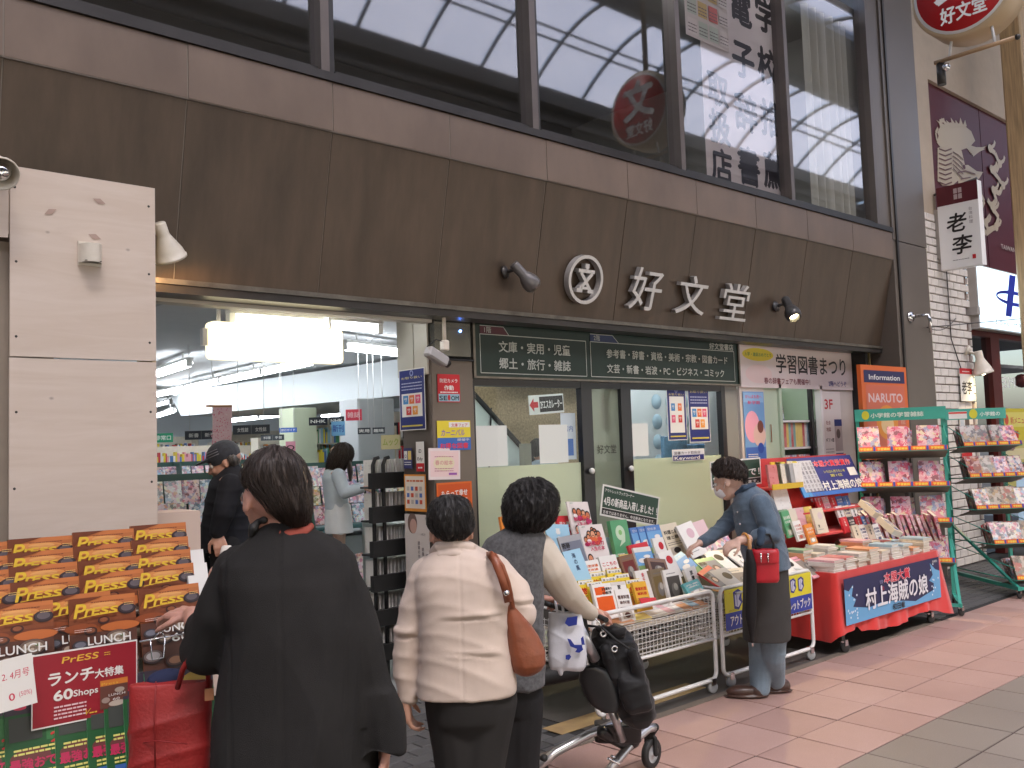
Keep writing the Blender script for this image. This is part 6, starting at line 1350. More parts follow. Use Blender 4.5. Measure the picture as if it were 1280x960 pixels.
def hd1(p, w, h): p.ell(.075, h/2, .033, .042, ink(220, 215, 60)); p.text('小学館の学習雑誌', .12, h*.30, h*.42, ink(215, 235, 225), w=w*.62, bold=.06)
def hd2(p, w, h): p.rect(.02, .01, .22, h*.75, W_); p.rect(.02, h*.55, .22, h*.72, ink(220, 70, 60)); p.ell(.29, h/2, .045, .05, ink(220, 215, 60)); p.text('小学館の', .36, h*.30, h*.42, ink(215, 235, 225), w=w*.36, bold=.06)
R0 = atD(1183, 600, 8.5); R0.z = 0; rd = Vector((.47, -.88, 0)).normalized(); fd = Vector((-.88, -.47, 0)).normalized(); Wk = .74; L0 = R0-rd*Wk
shelf_rack('wide teal rack of pink wrapped magazines behind the red table', L0, rd, fd, Wk, [(1.44, .34, .30), (1.12, .36, .30), (.80, .38, .32), (.45, .40, .3)], 1.83, hd1, 'wide', 51, 'fat', .55)
shelf_rack('teal rack turned sideways at the far right beside the brick pier', (10.05, 4.33, 0), (.78, -.63, 0), (-.63, -.78, 0), .62, [(1.44, .34, .30), (1.12, .42, .32), (.80, .50, .34), (.48, .78, .34), (.18, 1.12, .4)], 1.83, hd2, 'sideways', 52, 'thin', 1.16, cols=('grey', 'pink', 'white', 'cream', 'black', 'red', 'brown'))

# ================================================================== PRESS MAGAZINE STAND (front left)
ms = thing('magazine_stand', 'white street stand full of orange covered town magazines', 'stand', (.8, 3.0, 0))
def press_face(p, w, h):
    p.rect(0, 0, w, h, ink(150, 80, 42)); 
    for k in range(7): p.rect(0, h*(1-.045*(k+1)), w, h*(1-.045*k), ink(*[(int(206-14*k), int(124-10*k), int(70-5*k))][0]))
    p.ell(w*.45, h*.90, w*.36, h*.045, ink(226, 150, 84)); p.ell(w*.5, h*.905, w*.2, h*.028, ink(236, 172, 104)); p.rect(0, 0, w, h*.62, ink(96, 60, 48)); p.poly([(0, h), (w*.5, h), (w*.12, h*.93), (0, h*.80)], ink(120, 62, 36)); p.ell(w*.16, h*.68, w*.24, h*.05, ink(150, 78, 44)); p.ell(w*.75, h*.66, w*.3, h*.05, ink(200, 112, 60))
    def bowl(x, y, r, c, c2): p.ell(x, y, r, r*.62, ink(60, 45, 45)); p.ell(x, y+r*.08, r*.88, r*.52, ink(*c2)); p.ell(x, y+r*.08, r*.66, r*.36, ink(*c))
    bowl(w*.86, h*.84, w*.14, (110, 100, 105), (66, 56, 62)); bowl(w*.50, h*.74, w*.09, (150, 90, 60), (90, 50, 40)); bowl(w*.30, h*.64, w*.10, (140, 84, 60), (84, 56, 46)); bowl(w*.70, h*.53, w*.21, (176, 160, 140), (120, 98, 86)); bowl(w*.14, h*.50, w*.12, (120, 120, 130), (70, 66, 72)); bowl(w*.36, h*.42, w*.14, (190, 170, 150), (110, 84, 76)); bowl(w*.85, h*.28, w*.17, (200, 180, 160), (130, 100, 90)); bowl(w*.15, h*.24, w*.17, (178, 170, 168), (116, 100, 96)); bowl(w*.5, h*.16, w*.16, (170, 120, 90), (100, 70, 60))
    for k in range(9): R = random.Random(k+60); p.ell(w*(.6+R.uniform(0, .2)), h*(.53+R.uniform(-.03, .03)), w*.03, h*.012, ink(*R.choice([(205, 190, 170), (150, 130, 110), (120, 140, 90)])))
    YE = ink(236, 196, 60)
    p.text('P', w*.05, h*.790, h*.21, YE, bold=.03, shear=.22, w=w*.15); p.text('r', w*.205, h*.80, h*.17, YE, bold=.025, shear=.3, w=w*.10); p.text('E', w*.31, h*.81, h*.105, YE, bold=.03, shear=.25, w=w*.11); p.text('s', w*.43, h*.81, h*.15, YE, bold=.025, shear=.35, w=w*.12); p.text('s', w*.565, h*.81, h*.15, YE, bold=.025, shear=.35, w=w*.12); p.line([(w*.12, h*.785), (w*.3, h*.80), (w*.70, h*.815)], h*.008, YE)
    p.lines(w*.3, w*.8, [h*.935], h*.008, ink(110, 60, 40)); p.lines(w*.8, w*.95, [h*.90, h*.88], h*.006, ink(240, 200, 120))
    p.text('LUNCH', w*.24, h*.49, h*.125, W_, w=w*.64, bold=.02); p.text('60', w*.46, h*.375, h*.125, W_, w=w*.28, bold=.02); p.lines(w*.05, w*.3, [h*.66, h*.64], h*.006, ink(230, 200, 190))
PW, PH = .192, .272
pr = Print(PW, PH); press_face(pr, PW, PH); me_face = pr.mesh('cover_print')
me_body = book_mesh(PW, PH, .006, mat('press_spine', (.16, .075, .04), .6), 'town_magazine')
def press(o, label, yaw=0, tilt=.22, roll=0):
    tilt -= .08
    M = lean(o, yaw, tilt, roll)@Matrix.Translation((0, 0, -PH)); b_ = inst('town_magazine', me_body, M); props(b_, label, 'magazine', 'orange town magazines on the stand')
    k = bpy.data.objects.new('cover_print', me_face); COL.objects.link(k); k.parent = b_; k.matrix_basis = frame((0, -.0034, 0), (1, 0, 0), (0, 0, 1)); WLOC[k.name] = Vector(o)
    return b_
rows = {0: ((-72, 684), (-72, 702), (-70, 720), (-68, 738)), 1: ((9, 675), (9, 692.5), (10, 710), (12, 729)), 2: ((90, 666), (90, 684), (97, 702), (98, 720)), 3: ((162, 658), (163, 676), (165, 693), (167, 711))}
cn = ('cut off left', 'left', 'middle', 'right')
for c, lst in rows.items():
    for i, (x, y) in enumerate(lst):
        press(atY(x, y, 3.20-.062*i), 'orange town magazine, %s from the top in the %s column of the stand' % (ORD[i], cn[c]), random.uniform(-.03, .03), .24, random.uniform(-.012, .02))
        o = atY(x, y, 3.208-.062*i); 
for (x, y, Y, lab, ro) in ((-28, 760, 2.93, 'front orange town magazine cut by the left picture edge', .02), (52, 748, 2.97, 'orange town magazine peeping out between the two front left ones', .01), (85, 750, 2.95, 'front middle orange town magazine with the whole lunch cover', .02), (172, 738, 2.95, 'front right orange town magazine under the reaching hand', .0)):
    press(atY(x, y, Y), lab, 0, .26, ro)
WST = mat('white_stand_board', (.70, .69, .66), .5)
g = G()
for i in range(5):
    Y = 3.215-.062*i; z = atY(100, 666+18*i, Y).z-PH-.02
    g.box((.36, Y-.03, z-.01), (1.16, Y+.055, z), WST); g.box((.36, Y+.03, z), (1.16, Y+.034, z+.20), WST)
put('step_shelf', g, ms)
put('side_panel', G().add([(1.165, 2.86, .1), (1.165, 3.32, .1), (1.165, 3.32, 1.30), (1.165, 2.86, .95), (1.18, 2.86, .1), (1.18, 3.32, .1), (1.18, 3.32, 1.30), (1.18, 2.86, .95)], [(0,3,2,1),(4,5,6,7),(0,1,5,4),(1,2,6,5),(2,3,7,6),(3,0,4,7)], WST), ms)
put('front_board', G().box((.30, 2.84, .30), (1.165, 2.86, .86), WST), ms)
put('wire_holder', G().tube([atY(174, 802, 2.90), atY(232, 792, 2.90)], .003, M_CHROME, 6).tube([atY(190, 800, 2.90)]+[atY(190+14*math.sin(a)+7, 792-10*math.sin(a), 2.895) for a in np.linspace(.2, 2.8, 6)]+[atY(207, 797, 2.90)], .0025, M_CHROME, 6).tube([atY(188, 800, 2.90), atY(190, 825, 2.90), atY(205, 822, 2.90), atY(206, 797, 2.90)], .0025, M_CHROME, 6), ms)
# lower shelf of green magazines
GF = []
def f_guide(p, w, h):
    p.rect(0, 0, w, h, ink(36, 88, 50)); p.rect(0, h*.75, w, h, ink(62, 54, 66)); p.rect(w*.5, h*.45, w*.95, h*.72, ink(60, 120, 70)); p.ell(w*.3, h*.3, w*.25, h*.1, ink(110, 60, 60)); p.text('GW', w*.08, h*.80, h*.15, ink(210, 60, 90), w=w*.5, bold=.05); p.ell(w*.75, h*.86, w*.2, h*.08, ink(170, 140, 60)); p.rect(w*.05, h*.48, w*.45, h*.72, ink(66, 70, 66))
    p.text('22', w*.55, h*.42, h*.14, ink(206, 60, 60), w=w*.36, bold=.06); p.text('最強おでかけ', w*.05, h*.20, h*.12, ink(190, 50, 90), w=w*.85, bold=.05); p.lines(w*.1, w*.9, [h*.1, h*.14, h*.34, h*.38], h*.02, ink(220, 215, 120)); p.rect(w*.1, h*.02, w*.6, h*.08, ink(60, 100, 170))
for i, (x, y) in enumerate(((-60, 874), (4, 866), (66, 858), (106, 852), (128, 850), (152, 846), (180, 842))):
    vol(x, y, 2.76-.006*i, .20, .25, 'green', 'green holiday guide magazine, %s along the low shelf of the stand' % ORD[i], .22, 0, .02, .006, f_guide, group='green guide magazines', name='magazine')
put('low_shelf', G().box((.3, 2.60, .60), (1.165, 2.84, .615), WST).box((.3, 2.60, .55), (1.165, 2.612, .70), WST), ms)
# red lunch sign
a, b, c = atY(38, 820, 2.72), atY(170, 799.5, 2.72), atY(39, 914, 2.72); w_, h_ = (b-a).length, (a-c).length
DR = ink(158, 40, 52); p = Print(w_, h_, W_, .003); p.rect(.003, .004, w_-.003, h_-.004, DR); YE = ink(236, 186, 70)
p.text('PrESS', w_*.27, h_*.83, h_*.12, YE, w=w_*.34, bold=.03, shear=.2); p.lines(w_*.67, w_*.73, [h_*.88, h_*.85], .002, YE)
p.text('ランチ', w_*.15, h_*.56, h_*.20, W_, w=w_*.42, bold=.05); p.text('大特集', w_*.58, h_*.56, h_*.135, W_, w=w_*.28, bold=.04); p.text('60', w_*.20, h_*.34, h_*.19, W_, w=w_*.17, bold=.06); p.text('Shops', w_*.38, h_*.355, h_*.12, W_, w=w_*.23, bold=.03)
p.lines(w_*.2, w_*.5, [h_*.24, h_*.19, h_*.14, h_*.09], h_*.022, ink(235, 200, 205)); p.text('V', w_*.47, h_*.07, h_*.12, YE, bold=.0, shear=.4); p.lines(w_*.53, w_*.6, [h_*.08], h_*.02, YE)
xo, yo, ww, hh = w_*.63, h_*.10, w_*.27, h_*.40
k0 = p.k; p.rect(xo, yo, xo+ww, yo+hh, ink(110, 70, 60)); p.rect(xo, yo+hh*.8, xo+ww, yo+hh, ink(215, 130, 60)); p.text('Press', xo+ww*.05, yo+hh*.83, hh*.12, YE, w=ww*.6, bold=.03); p.ell(xo+ww*.7, yo+hh*.6, ww*.18, hh*.09, ink(180, 165, 150)); p.ell(xo+ww*.2, yo+hh*.3, ww*.15, hh*.1, ink(170, 150, 140)); p.ell(xo+ww*.6, yo+hh*.15, ww*.3, hh*.1, ink(200, 185, 170)); p.text('LUNCH', xo+ww*.3, yo+hh*.42, hh*.12, W_, w=ww*.6); p.text('60', xo+ww*.45, yo+hh*.26, hh*.12, W_, w=ww*.25)
poster('dark red lunch special card with a white border on the magazine stand', p, c, b-a, a-c, name='lunch_card', cat='card')
a, b, c = atY(-60, 842, 2.64), atY(33, 818, 2.64), atY(-45, 905, 2.64); w_, h_ = (b-a).length, (a-c).length
p = Print(w_, h_, W_, .002); RP = ink(214, 60, 90); p.text('2. 4月号', w_*.55, h_*.60, h_*.18, RP, w=w_*.38, bold=-.0, shear=.1); p.text('0', w_*.62, h_*.18, h_*.2, RP, w=w_*.08); p.text('(50%)', w_*.76, h_*.22, h_*.13, ink(220, 120, 140), w=w_*.18, bold=0)
poster('white card with pink handwriting at the left picture edge', p, c, b-a, a-c, name='handwritten_card', cat='card')
# white pamphlets at the stand's right
for i, (x, y, Y) in enumerate(((236, 688, 3.12), (240, 705, 3.02), (235, 720, 2.99), (228, 700, 3.2))):
    vol(x, y, Y, .05, .2, 'white', 'white magazine stack end, %s at the right of the stand' % ORD[i], .24, 0, 0, .02, group='white magazines at the stand side', name='magazine')
solo('cardboard_display', G().box((1.72, 4.72, .35), (1.98, 4.98, 1.32), mat('pink_card', (.62, .50, .43), .8)).add([(2.0, 4.9, 1.0), (2.42, 5.0, .85), (2.42, 5.25, .85), (2.0, 5.2, 1.0), (2.0, 4.9, .3), (2.42, 5.0, .3), (2.42, 5.25, .3), (2.0, 5.2, .3)], [(0,1,2,3),(0,4,5,1),(1,5,6,2),(3,2,6,7),(0,3,7,4)], mat('pink_card', (.6, .5, .43))), 'pale cardboard display bin just inside the entrance', 'display bin', (1.9, 4.9, 0))
# ================================================================== PEOPLE
_tmp = bpy.data.scenes.new('build_space')
class Org:
    """closed overlapping volumes that are fused into one continuous skin"""
    def __init__(s): s.v = []; s.f = []
    def add(s, vs, fs): b = len(s.v); s.v += [tuple(p) for p in vs]; s.f += [tuple(b+k for k in q) for q in fs]; return s
    def cap(s, a, b, ra, rb, n=14):
        a, b = Vector(a), Vector(b); d = (b-a); L = d.length; d = d/L if L > 1e-6 else Vector((0, 0, 1)); u = d.orthogonal().normalized(); v = d.cross(u); R = []
        for t in np.linspace(-PI/2, 0, 5): R.append((ra*math.sin(t), ra*math.cos(t)))
        for t in np.linspace(0, PI/2, 5): R.append((L+rb*math.sin(t), rb*math.cos(t)))
        vs = [a+d*h+u*(r*math.cos(2*PI*k/n))+v*(r*math.sin(2*PI*k/n)) for h, r in R for k in range(n)]
        m = len(R); fs = [(i*n+k, i*n+(k+1) % n, (i+1)*n+(k+1) % n, (i+1)*n+k) for i in range(m-1) for k in range(n)]
        return s.add(vs, fs)
    def chain(s, pts, rs):
        for i in range(len(pts)-1): s.cap(pts[i], pts[i+1], rs[i], rs[i+1])
        return s
    def ell(s, c, r, ax=None, n=20):
        c = Vector(c); ax = ax or (Vector((1, 0, 0)), Vector((0, 1, 0)), Vector((0, 0, 1))); m = n//2
        vs = [c+ax[0]*(r[0]*math.sin(PI*i/m)*math.cos(2*PI*k/n))+ax[1]*(r[1]*math.sin(PI*i/m)*math.sin(2*PI*k/n))+ax[2]*(r[2]*math.cos(PI*i/m)) for i in range(m+1) for k in range(n)]
        return s.add(vs, [(i*n+k, (i+1)*n+k, (i+1)*n+(k+1) % n, i*n+(k+1) % n) for i in range(m) for k in range(n)])
    def loft(s, rings, ax, n=44, p=2.3):
        """rings: (centre, half width, half thickness); ax: side axis, depth axis"""
        vs = []
        for c, a, b in rings:
            for k in range(n):
                t = 2*PI*k/n; co, si = math.cos(t), math.sin(t)
                vs.append(c+ax[0]*(a*math.copysign(abs(co)**(2/p), co))+ax[1]*(b*math.copysign(abs(si)**(2/p), si)))
        m = len(rings); fs = [(i*n+k, (i+1)*n+k, (i+1)*n+(k+1) % n, i*n+(k+1) % n) for i in range(m-1) for k in range(n)]
        fs += [tuple(range(n))[::1], tuple(range((m-1)*n, m*n))[::-1]]
        return s.add(vs, fs)
    def build(s, name, m, vox=.008, smooth=3, disp=None, off=(0, 0, 0)):
        me = bpy.data.meshes.new('raw'); me.from_pydata([tuple(Vector(p)-Vector(off)) for p in s.v], [], s.f)
        o = bpy.data.objects.new('raw', me); _tmp.collection.objects.link(o)
        md = o.modifiers.new('r', 'REMESH'); md.mode = 'VOXEL'; md.voxel_size = vox; md.adaptivity = 0
        if smooth: sm = o.modifiers.new('s', 'SMOOTH'); sm.factor = .5; sm.iterations = smooth
        vl = _tmp.view_layers[0]; vl.update(); dg = vl.depsgraph
        out = bpy.data.meshes.new_from_object(o.evaluated_get(dg), depsgraph=dg); out.name = name
        bpy.data.objects.remove(o)
        n = len(out.vertices); co = np.empty(n*3, dtype=np.float32); out.vertices.foreach_get('co', co); co = co.reshape(-1, 3).astype(np.float64)
        if disp is not None and n:
            no = np.empty(n*3, dtype=np.float32); out.vertices.foreach_get('normal', no); no = no.reshape(-1, 3)
            co = co+no*disp(co+np.array(off), no)[:, None]; out.vertices.foreach_set('co', co.astype(np.float32).ravel())
        out.materials.clear(); out.materials.append(m); out.polygons.foreach_set('use_smooth', [True]*len(out.polygons)); out.update()
        return out
def folds(seed, amp=.006, kz=9., kh=22., diag=.6, zmod=None):
    """cloth folds: warped ridged waves, mostly hanging"""
    R = np.random.RandomState(seed); W = []
    for i in range(6):
        a = R.uniform(0, 2*PI); k = kh*R.uniform(.5, 1.4); W.append((np.array([math.cos(a)*k, math.sin(a)*k, kz*R.uniform(-diag, diag)]), R.uniform(0, 6), R.uniform(.4, 1), np.array(R.uniform(-7, 7, 3)), R.uniform(.5, 1.4)))
    def f(p, n):
        o = np.zeros(len(p))
        for k, ph, a, wk, wa in W:
            w = np.sin(p@wk+ph)*wa; o += a*(1-np.abs(np.sin(p@k*.5+ph+w)))**1.6
        o = (o/3.2-.35)*2*amp
        return o*(zmod(p) if zmod else 1)
    return f
def creases(seed, amp, k=26, ax=(0, 0, 1)):
    """short cross wrinkles, as at elbows and waists"""
    R = np.random.RandomState(seed); ax = np.array(ax)
    def f(p, n):
        w = np.sin(p@R0)*1.5+np.sin(p@R1+1)*1.1
        m = np.clip(np.sin(p@R2+ph)+.2, 0, 1)
        return amp*m*((1-np.abs(np.sin(p@ax*k+w)))**1.8-.3)
    R0, R1, R2, ph = R.uniform(-9, 9, 3), R.uniform(-14, 14, 3), R.uniform(-5, 5, 3), R.uniform(0, 6)
    return f
def addf(*fs): return lambda p, n: sum(f(p, n) for f in fs)
def skin_mat(name, rgb):
    m = mat(name, rgb, .48, var=.10, scale=28, bump=.15, bscale=260); b = m.node_tree.nodes['Principled BSDF']
    b.inputs['Subsurface Weight'].default_value = .15; b.inputs['Subsurface Radius'].default_value = (.02, .008, .005); b.inputs['Subsurface Scale'].default_value = .4; return m
SK1 = skin_mat('skin_warm', (.50, .28, .20)); SK2 = skin_mat('skin_rosy', (.48, .25, .19)); SK3 = skin_mat('skin_light', (.58, .38, .30))
def hair_mat(name, rgb, rgb2): 
    m = mat(name, rgb, .42, bump=.5, bscale=90, stretch=(6, 6, .7), rgb2=rgb2, scale=30); return m
H_BLK = hair_mat('black_hair', (.022, .018, .016), (.008, .007, .007)); H_BRN = hair_mat('dark_brown_hair', (.045, .026, .018), (.016, .010, .008)); H_GRY = hair_mat('greying_brown_hair', (.045, .030, .024), (.016, .011, .009))
class Fig:
    """a figure laid out along sight lines at its own distance; a = sideways, b = away from the viewer"""
    def __init__(s, px, D, label, foot_drop=0):
        s.D = D; s.k = D/F_PX; d = ray(px, 570); s.b = Vector((d.x, d.y, 0)).normalized(); s.a = Vector((s.b.y, -s.b.x, 0)); s.ax = (s.a, s.b)
        base = atD(px, 570, D); base.z = 0; s.t = thing('person', label, 'person', base); s.off = WLOC[s.t.name]
    def P(s, x, y, dd=0): 
        """point seen at x,y, pushed away from the viewer by dd metres"""
        return atD(x, y, s.D+dd)
    def rings(s, L): return [(s.P(cx, y, (r[0] if r else 0)), hw*s.k, th) for (y, cx, hw, th, *r) in L]
    def part(s, name, me, label=None):
        o = bpy.data.objects.new(name, me); COL.objects.link(o); o.parent = s.t; WLOC[o.name] = s.off; return props(o, label)
    def org(s, name, O, m, vox=.008, smooth=3, disp=None, label=None):
        if name == 'body':
            hs = [np.array(h) for h in HANDS]; HANDS.clear(); hz = HEADC[0][2]
            def disp(p, n):
                k = np.clip((np.linalg.norm(p-np.array(HEADC[0]), axis=1)-.165)/.03, 0, 1)
                for h in hs: k = k*np.clip((np.linalg.norm(p-h, axis=1)-.10)/.03, 0, 1)
                return -.026*k
        return s.part(name, O.build(name, m, vox, smooth, disp, s.off), label)
    def hair(s, rings, m, seed=1, n_str=420, vox=.006, amp=.005, curl=.004, slen=(.25, .8), extra=None, name='hair', rad=.0011):
        O = Org(); R3 = s.rings(rings); O.loft(R3, s.ax, p=2.05)
        if extra: extra(O)
        rs = np.random.RandomState(seed); c0 = np.array(R3[len(R3)//2][0])
        def d(p, n):
            q = p-c0; a = np.arctan2(q@np.array(s.a), q@np.array(s.b)); z = q[:, 2]
            return amp*(.6*np.sin(a*17+6*np.sin(z*30+seed))+.5*np.sin(a*31+z*25+2*np.sin(a*5))+.5*np.sin(z*60+3*np.sin(a*4+seed)))*.5
        me = O.build(name, m, vox, 2, d, s.off)
        # loose strands that break the outline
        g = G(); nr = len(R3); rr = random.Random(seed)
        def pt(t, an, out):
            t = min(max(t, 0), nr-1.001); i = int(t); f = t-i; (ca, wa, ta), (cb, wb, tb) = R3[i], R3[i+1]
            return ca.lerp(cb, f)+s.a*((wa+(wb-wa)*f+out)*math.cos(an))+s.b*((ta+(tb-ta)*f+out)*math.sin(an))
        for k in range(n_str):
            an = rr.uniform(0, 2*PI); t0 = rr.uniform(.3, nr-2.2); L = rr.uniform(*slen)*(nr-1); dr = rr.uniform(-.35, .35); o0 = rr.uniform(-.001, .005)
            pts = [pt(t0+L*u, an+dr*u, o0+curl*math.sin(u*5+k)+.003*u) for u in np.linspace(0, 1, 6)]
            g.tube([p-s.off for p in pts], [rad, rad, rad*.9, rad*.8, rad*.6, rad*.2], m, 3, caps=False)
        bm = g.mesh('strands'); 
        v1 = np.empty(len(me.vertices)*3); me.vertices.foreach_get('co', v1); v2 = np.empty(len(bm.vertices)*3); bm.vertices.foreach_get('co', v2)
        f1 = [tuple(p.vertices) for p in me.polygons]; f2 = [tuple(x+len(me.vertices) for x in p.vertices) for p in bm.polygons]
        al = bpy.data.meshes.new(name); al.from_pydata(np.concatenate([v1, v2]).reshape(-1, 3).tolist(), [], f1+f2); al.materials.append(m); al.polygons.foreach_set('use_smooth', [True]*len(al.polygons)); al.update()
        return s.part(name, al)
HANDS = []; HEADC = [None]
def hand(O, w, d, nrm, thumb=1, curl=.45, s=1., spread=.05):
    """palm and five separate fingers; w wrist, d pointing direction, nrm back of hand"""
    w, d, nrm = Vector(w), Vector(d).normalized(), Vector(nrm); HANDS.append(tuple(w+d*.03)); nrm = (nrm-d*nrm.dot(d)).normalized(); sd = d.cross(nrm)*thumb
    kn = []
    for i, o in enumerate((.030, .011, -.010, -.029)):
        k = w+d*(.078-.004*abs(i-1))*s+sd*o*s; kn.append(k); O.cap(w+sd*o*.6*s+d*.01*s, k, .014*s, .0125*s, 10)
    O.cap(w+d*.03*s, w+d*.055*s, .016*s, .016*s)
    for i, (k, L) in enumerate(zip(kn, (.070, .078, .073, .058))):
        a = curl*.7; p = k; dd = d+sd*(1.5-i)*spread
        for j, (fr, r0, r1) in enumerate(((.45, .0095, .0088), (.30, .0088, .0080), (.25, .0080, .0068))):
            dir_ = (dd*math.cos(a)-nrm*math.sin(a)).normalized(); q = p+dir_*L*fr*s; O.cap(p, q, r0*s, r1*s, 10); p = q; a += curl*(1.0+.12*i)
    p = w+d*.022*s+sd*.028*s; q = p+(d*.55+sd*.75-nrm*.3).normalized()*.036*s; r = q+(d*.9+sd*.25-nrm*.45).normalized()*.030*s; e = r+(d*.95-nrm*.5).normalized()*.022*s
    O.cap(w+d*.01*s+sd*.012*s, p, .016*s, .013*s, 10); O.cap(p, q, .0125*s, .0105*s, 10); O.cap(q, r, .0105*s, .0095*s, 10); O.cap(r, e, .0095*s, .007*s, 10)
def head(O, c, look, up=(0, 0, 1), s=1., nose=1.):
    """skull, jaw, brow, nose, lips, ears; look = facing direction"""
    c, lk = Vector(c), Vector(look).normalized(); HEADC[0] = tuple(c); up = Vector(up); up = (up-lk*up.dot(lk)).normalized(); sd = lk.cross(up); A = (sd, lk, up)
    O.ell(c+up*.02*s-lk*.012*s, (.074*s, .092*s, .092*s), A); O.ell(c+lk*.028*s-up*.035*s, (.060*s, .060*s, .072*s), A)
    O.ell(c+lk*.045*s-up*.085*s, (.038*s, .036*s, .028*s), A); O.ell(c+lk*.072*s+up*.022*s, (.048*s, .016*s, .018*s), A)
    O.cap(c+lk*.082*s+up*.008*s, c+lk*.103*s-up*.028*s, .009*s, .013*s, 10)
    for q in (-1, 1):
        O.ell(c+lk*.075*s+sd*q*.030*s-up*.030*s, (.022*s, .018*s, .018*s), A); O.ell(c+lk*.095*s+sd*q*.010*s-up*.033*s, (.008*s, .009*s, .007*s), A, 12)
        O.ell(c+sd*q*.076*s-up*.015*s-lk*.005*s, (.007*s, .018*s, .030*s), A, 14); O.ell(c+sd*q*.079*s-up*.032*s-lk*.002*s, (.007*s, .010*s, .012*s), A, 12)
    O.ell(c+lk*.086*s-up*.055*s, (.022*s, .012*s, .006*s), A, 12); O.ell(c+lk*.084*s-up*.063*s, (.018*s, .012*s, .007*s), A, 12)
    return A
def eyes(fg, c, A, s=1.):
    sd, lk, up = A; g = G()
    for q in (-1, 1):
        e = c+lk*.078*s+sd*q*.030*s+up*.002*s; g.sph(e, .011*s, mat('eye_white', (.7, .68, .65), .2), 12); g.sph(e+lk*.006*s, .0065*s, mat('eye_dark', (.03, .02, .015), .1), 10)
        g.tube([e+lk*.010*s+up*.018*s-sd*q*.018*s, e+lk*.012*s+up*.022*s, e+lk*.006*s+up*.017*s+sd*q*.02*s], .0028*s, H_BLK, 6)
    fg.part('eye', g.mesh('eye', fg.off))
def cloth(name, rgb, rough=.85, bump=.35, bs=700, var=.08, sheen=.0, scale=5, rgb2=None): return mat(name, rgb, rough, var=var, scale=scale, bump=bump, bscale=bs, sheen=sheen, spec=.25, rgb2=rgb2)

# ---- woman in the long black coat
f = Fig(360, 2.30, 'woman in a long black coat seen from behind reaching for a magazine'); P = f.P
B = Org(); hc = P(344, 617); lk = (f.a*-.40+f.b*.90-Vector((0, 0, .15))).normalized()
A = head(B, hc, lk, s=1.02); B.cap(P(352, 640), P(357, 700), .052, .062); B.cap(P(300, 712), P(400, 712), .06, .06)
B.loft(f.rings([(705, 357, 60, .08), (800, 360, 75, .10), (950, 366, 75, .11), (1040, 368, 85, .11)]), f.ax)
for x in (335, 402): B.chain([P(x, 1020), P(x, 1220), P(x, 1370)], [.085, .055, .042])
wr = P(240, 769, .44); hd = P(205, 764, .50)
B.chain([P(275, 718), P(262, 815, .06), wr], [.055, .042, .028]); hand(B, wr, (hd-wr), Vector((0, 0, 1))+f.a*-.3, -1, .55, 1.0)
wr2 = P(482, 925, .02); B.chain([P(430, 718), P(462, 820), wr2], [.055, .042, .028]); hand(B, wr2, P(478, 965, .05)-wr2, f.a, 1, .7, .95)
f.org('body', B, SK2, .0055, 2)
M_COAT = cloth('black_wool_coat', (.019, .018, .0175), .9, .6, 700, .3, .0)
C = Org()
C.loft(f.rings([(650, 354, 20, .058), (656, 354, 26, .064), (664, 357, 38, .076), (673, 361, 52, .088), (685, 363, 68, .102), (700, 361, 83, .118), (725, 363, 88, .135), (780, 372, 87, .150), (840, 368, 94, .158), (900, 365, 99, .165), (960, 365, 102, .172), (1040, 367, 110, .18), (1180, 370, 120, .19)]), f.ax, p=2.5)
C.chain([P(296, 712), P(276, 765, .0), P(262, 812, .05), P(253, 783, .36)], [.060, .066, .070, .047])
C.chain([P(412, 706), P(436, 747), P(452, 792), P(462, 842), P(479, 908)], [.056, .057, .055, .052, .050]); C.loft(f.rings([(860, 470, 24, .055), (900, 478, 26, .058), (936, 484, 25, .06), (940, 484, 24, .055)]), f.ax, p=2.8)
cd = addf(folds(5, .026, 1.6, 17, .3, lambda p: np.clip((1.42-p[:, 2])*2.2, .15, 1.1)), folds(9, .004, 6, 40, .8))
def seam(px, w=.0035, a=.0035): q = np.array(P(px, 800))@np.array(f.a); ga = np.array(f.a); return lambda p, n: -a*np.exp(-((p@ga-q)/w)**2)
f.org('coat', C, M_COAT, .0075, 3, addf(cd, seam(352), seam(285), seam(432)))
g = G(); sm = mat('coat_seam', (.004, .004, .004), .9)
f.hair([(557, 343, 5, .03), (560, 343, 14, .05), (565, 343, 23, .07), (575, 343, 33, .086, -.01), (589, 343.5, 39, .095, -.01), (603, 346, 40, .096, -.01), (613, 351, 35, .092, -.015), (625, 356, 30.5, .085, -.02), (637, 361, 26, .074, -.025), (647, 367, 19, .058, -.02), (655, 370, 13, .042, -.02), (660, 371, 7, .03, -.015)], H_GRY, 3, 900, .005, .006, .003)
g = G(); sd, lk_, up = A; ear = hc+sd*(-.078 if (sd.dot(f.b) > 0) else .078); q0 = P(319, 620, -.02); q1 = P(303, 621, .03)
g.tube([P(328, 619, -.05), P(316, 618, -.03), P(303.5, 619, .02)], .0018, M_CHROME, 6).tube([P(303.5, 616, .02), P(301.5, 622, .03), P(303, 630, .03), P(306, 627, .02)], .0016, M_CHROME, 6)
f.part('glasses', g.mesh('glasses', f.off))
Sx = Org(); Sx.chain([P(332, 664, -.02), P(345, 668, -.055), P(362, 668, -.06), P(380, 664, -.045), P(388, 658, -.01)], [.012, .014, .014, .013, .01]); f.org('collar_scarf', Sx, cloth('rust_scarf', (.30, .07, .05)), .004, 1)
Sx = Org(); Sx.chain([P(322, 652, -.045), P(317, 660, -.05), P(314, 668, -.05)], [.007, .013, .008]); Sx.chain([P(322, 652, -.045), P(330, 650, -.05)], [.006, .01]); f.org('hair_clasp', Sx, M_BLACK, .003, 1)
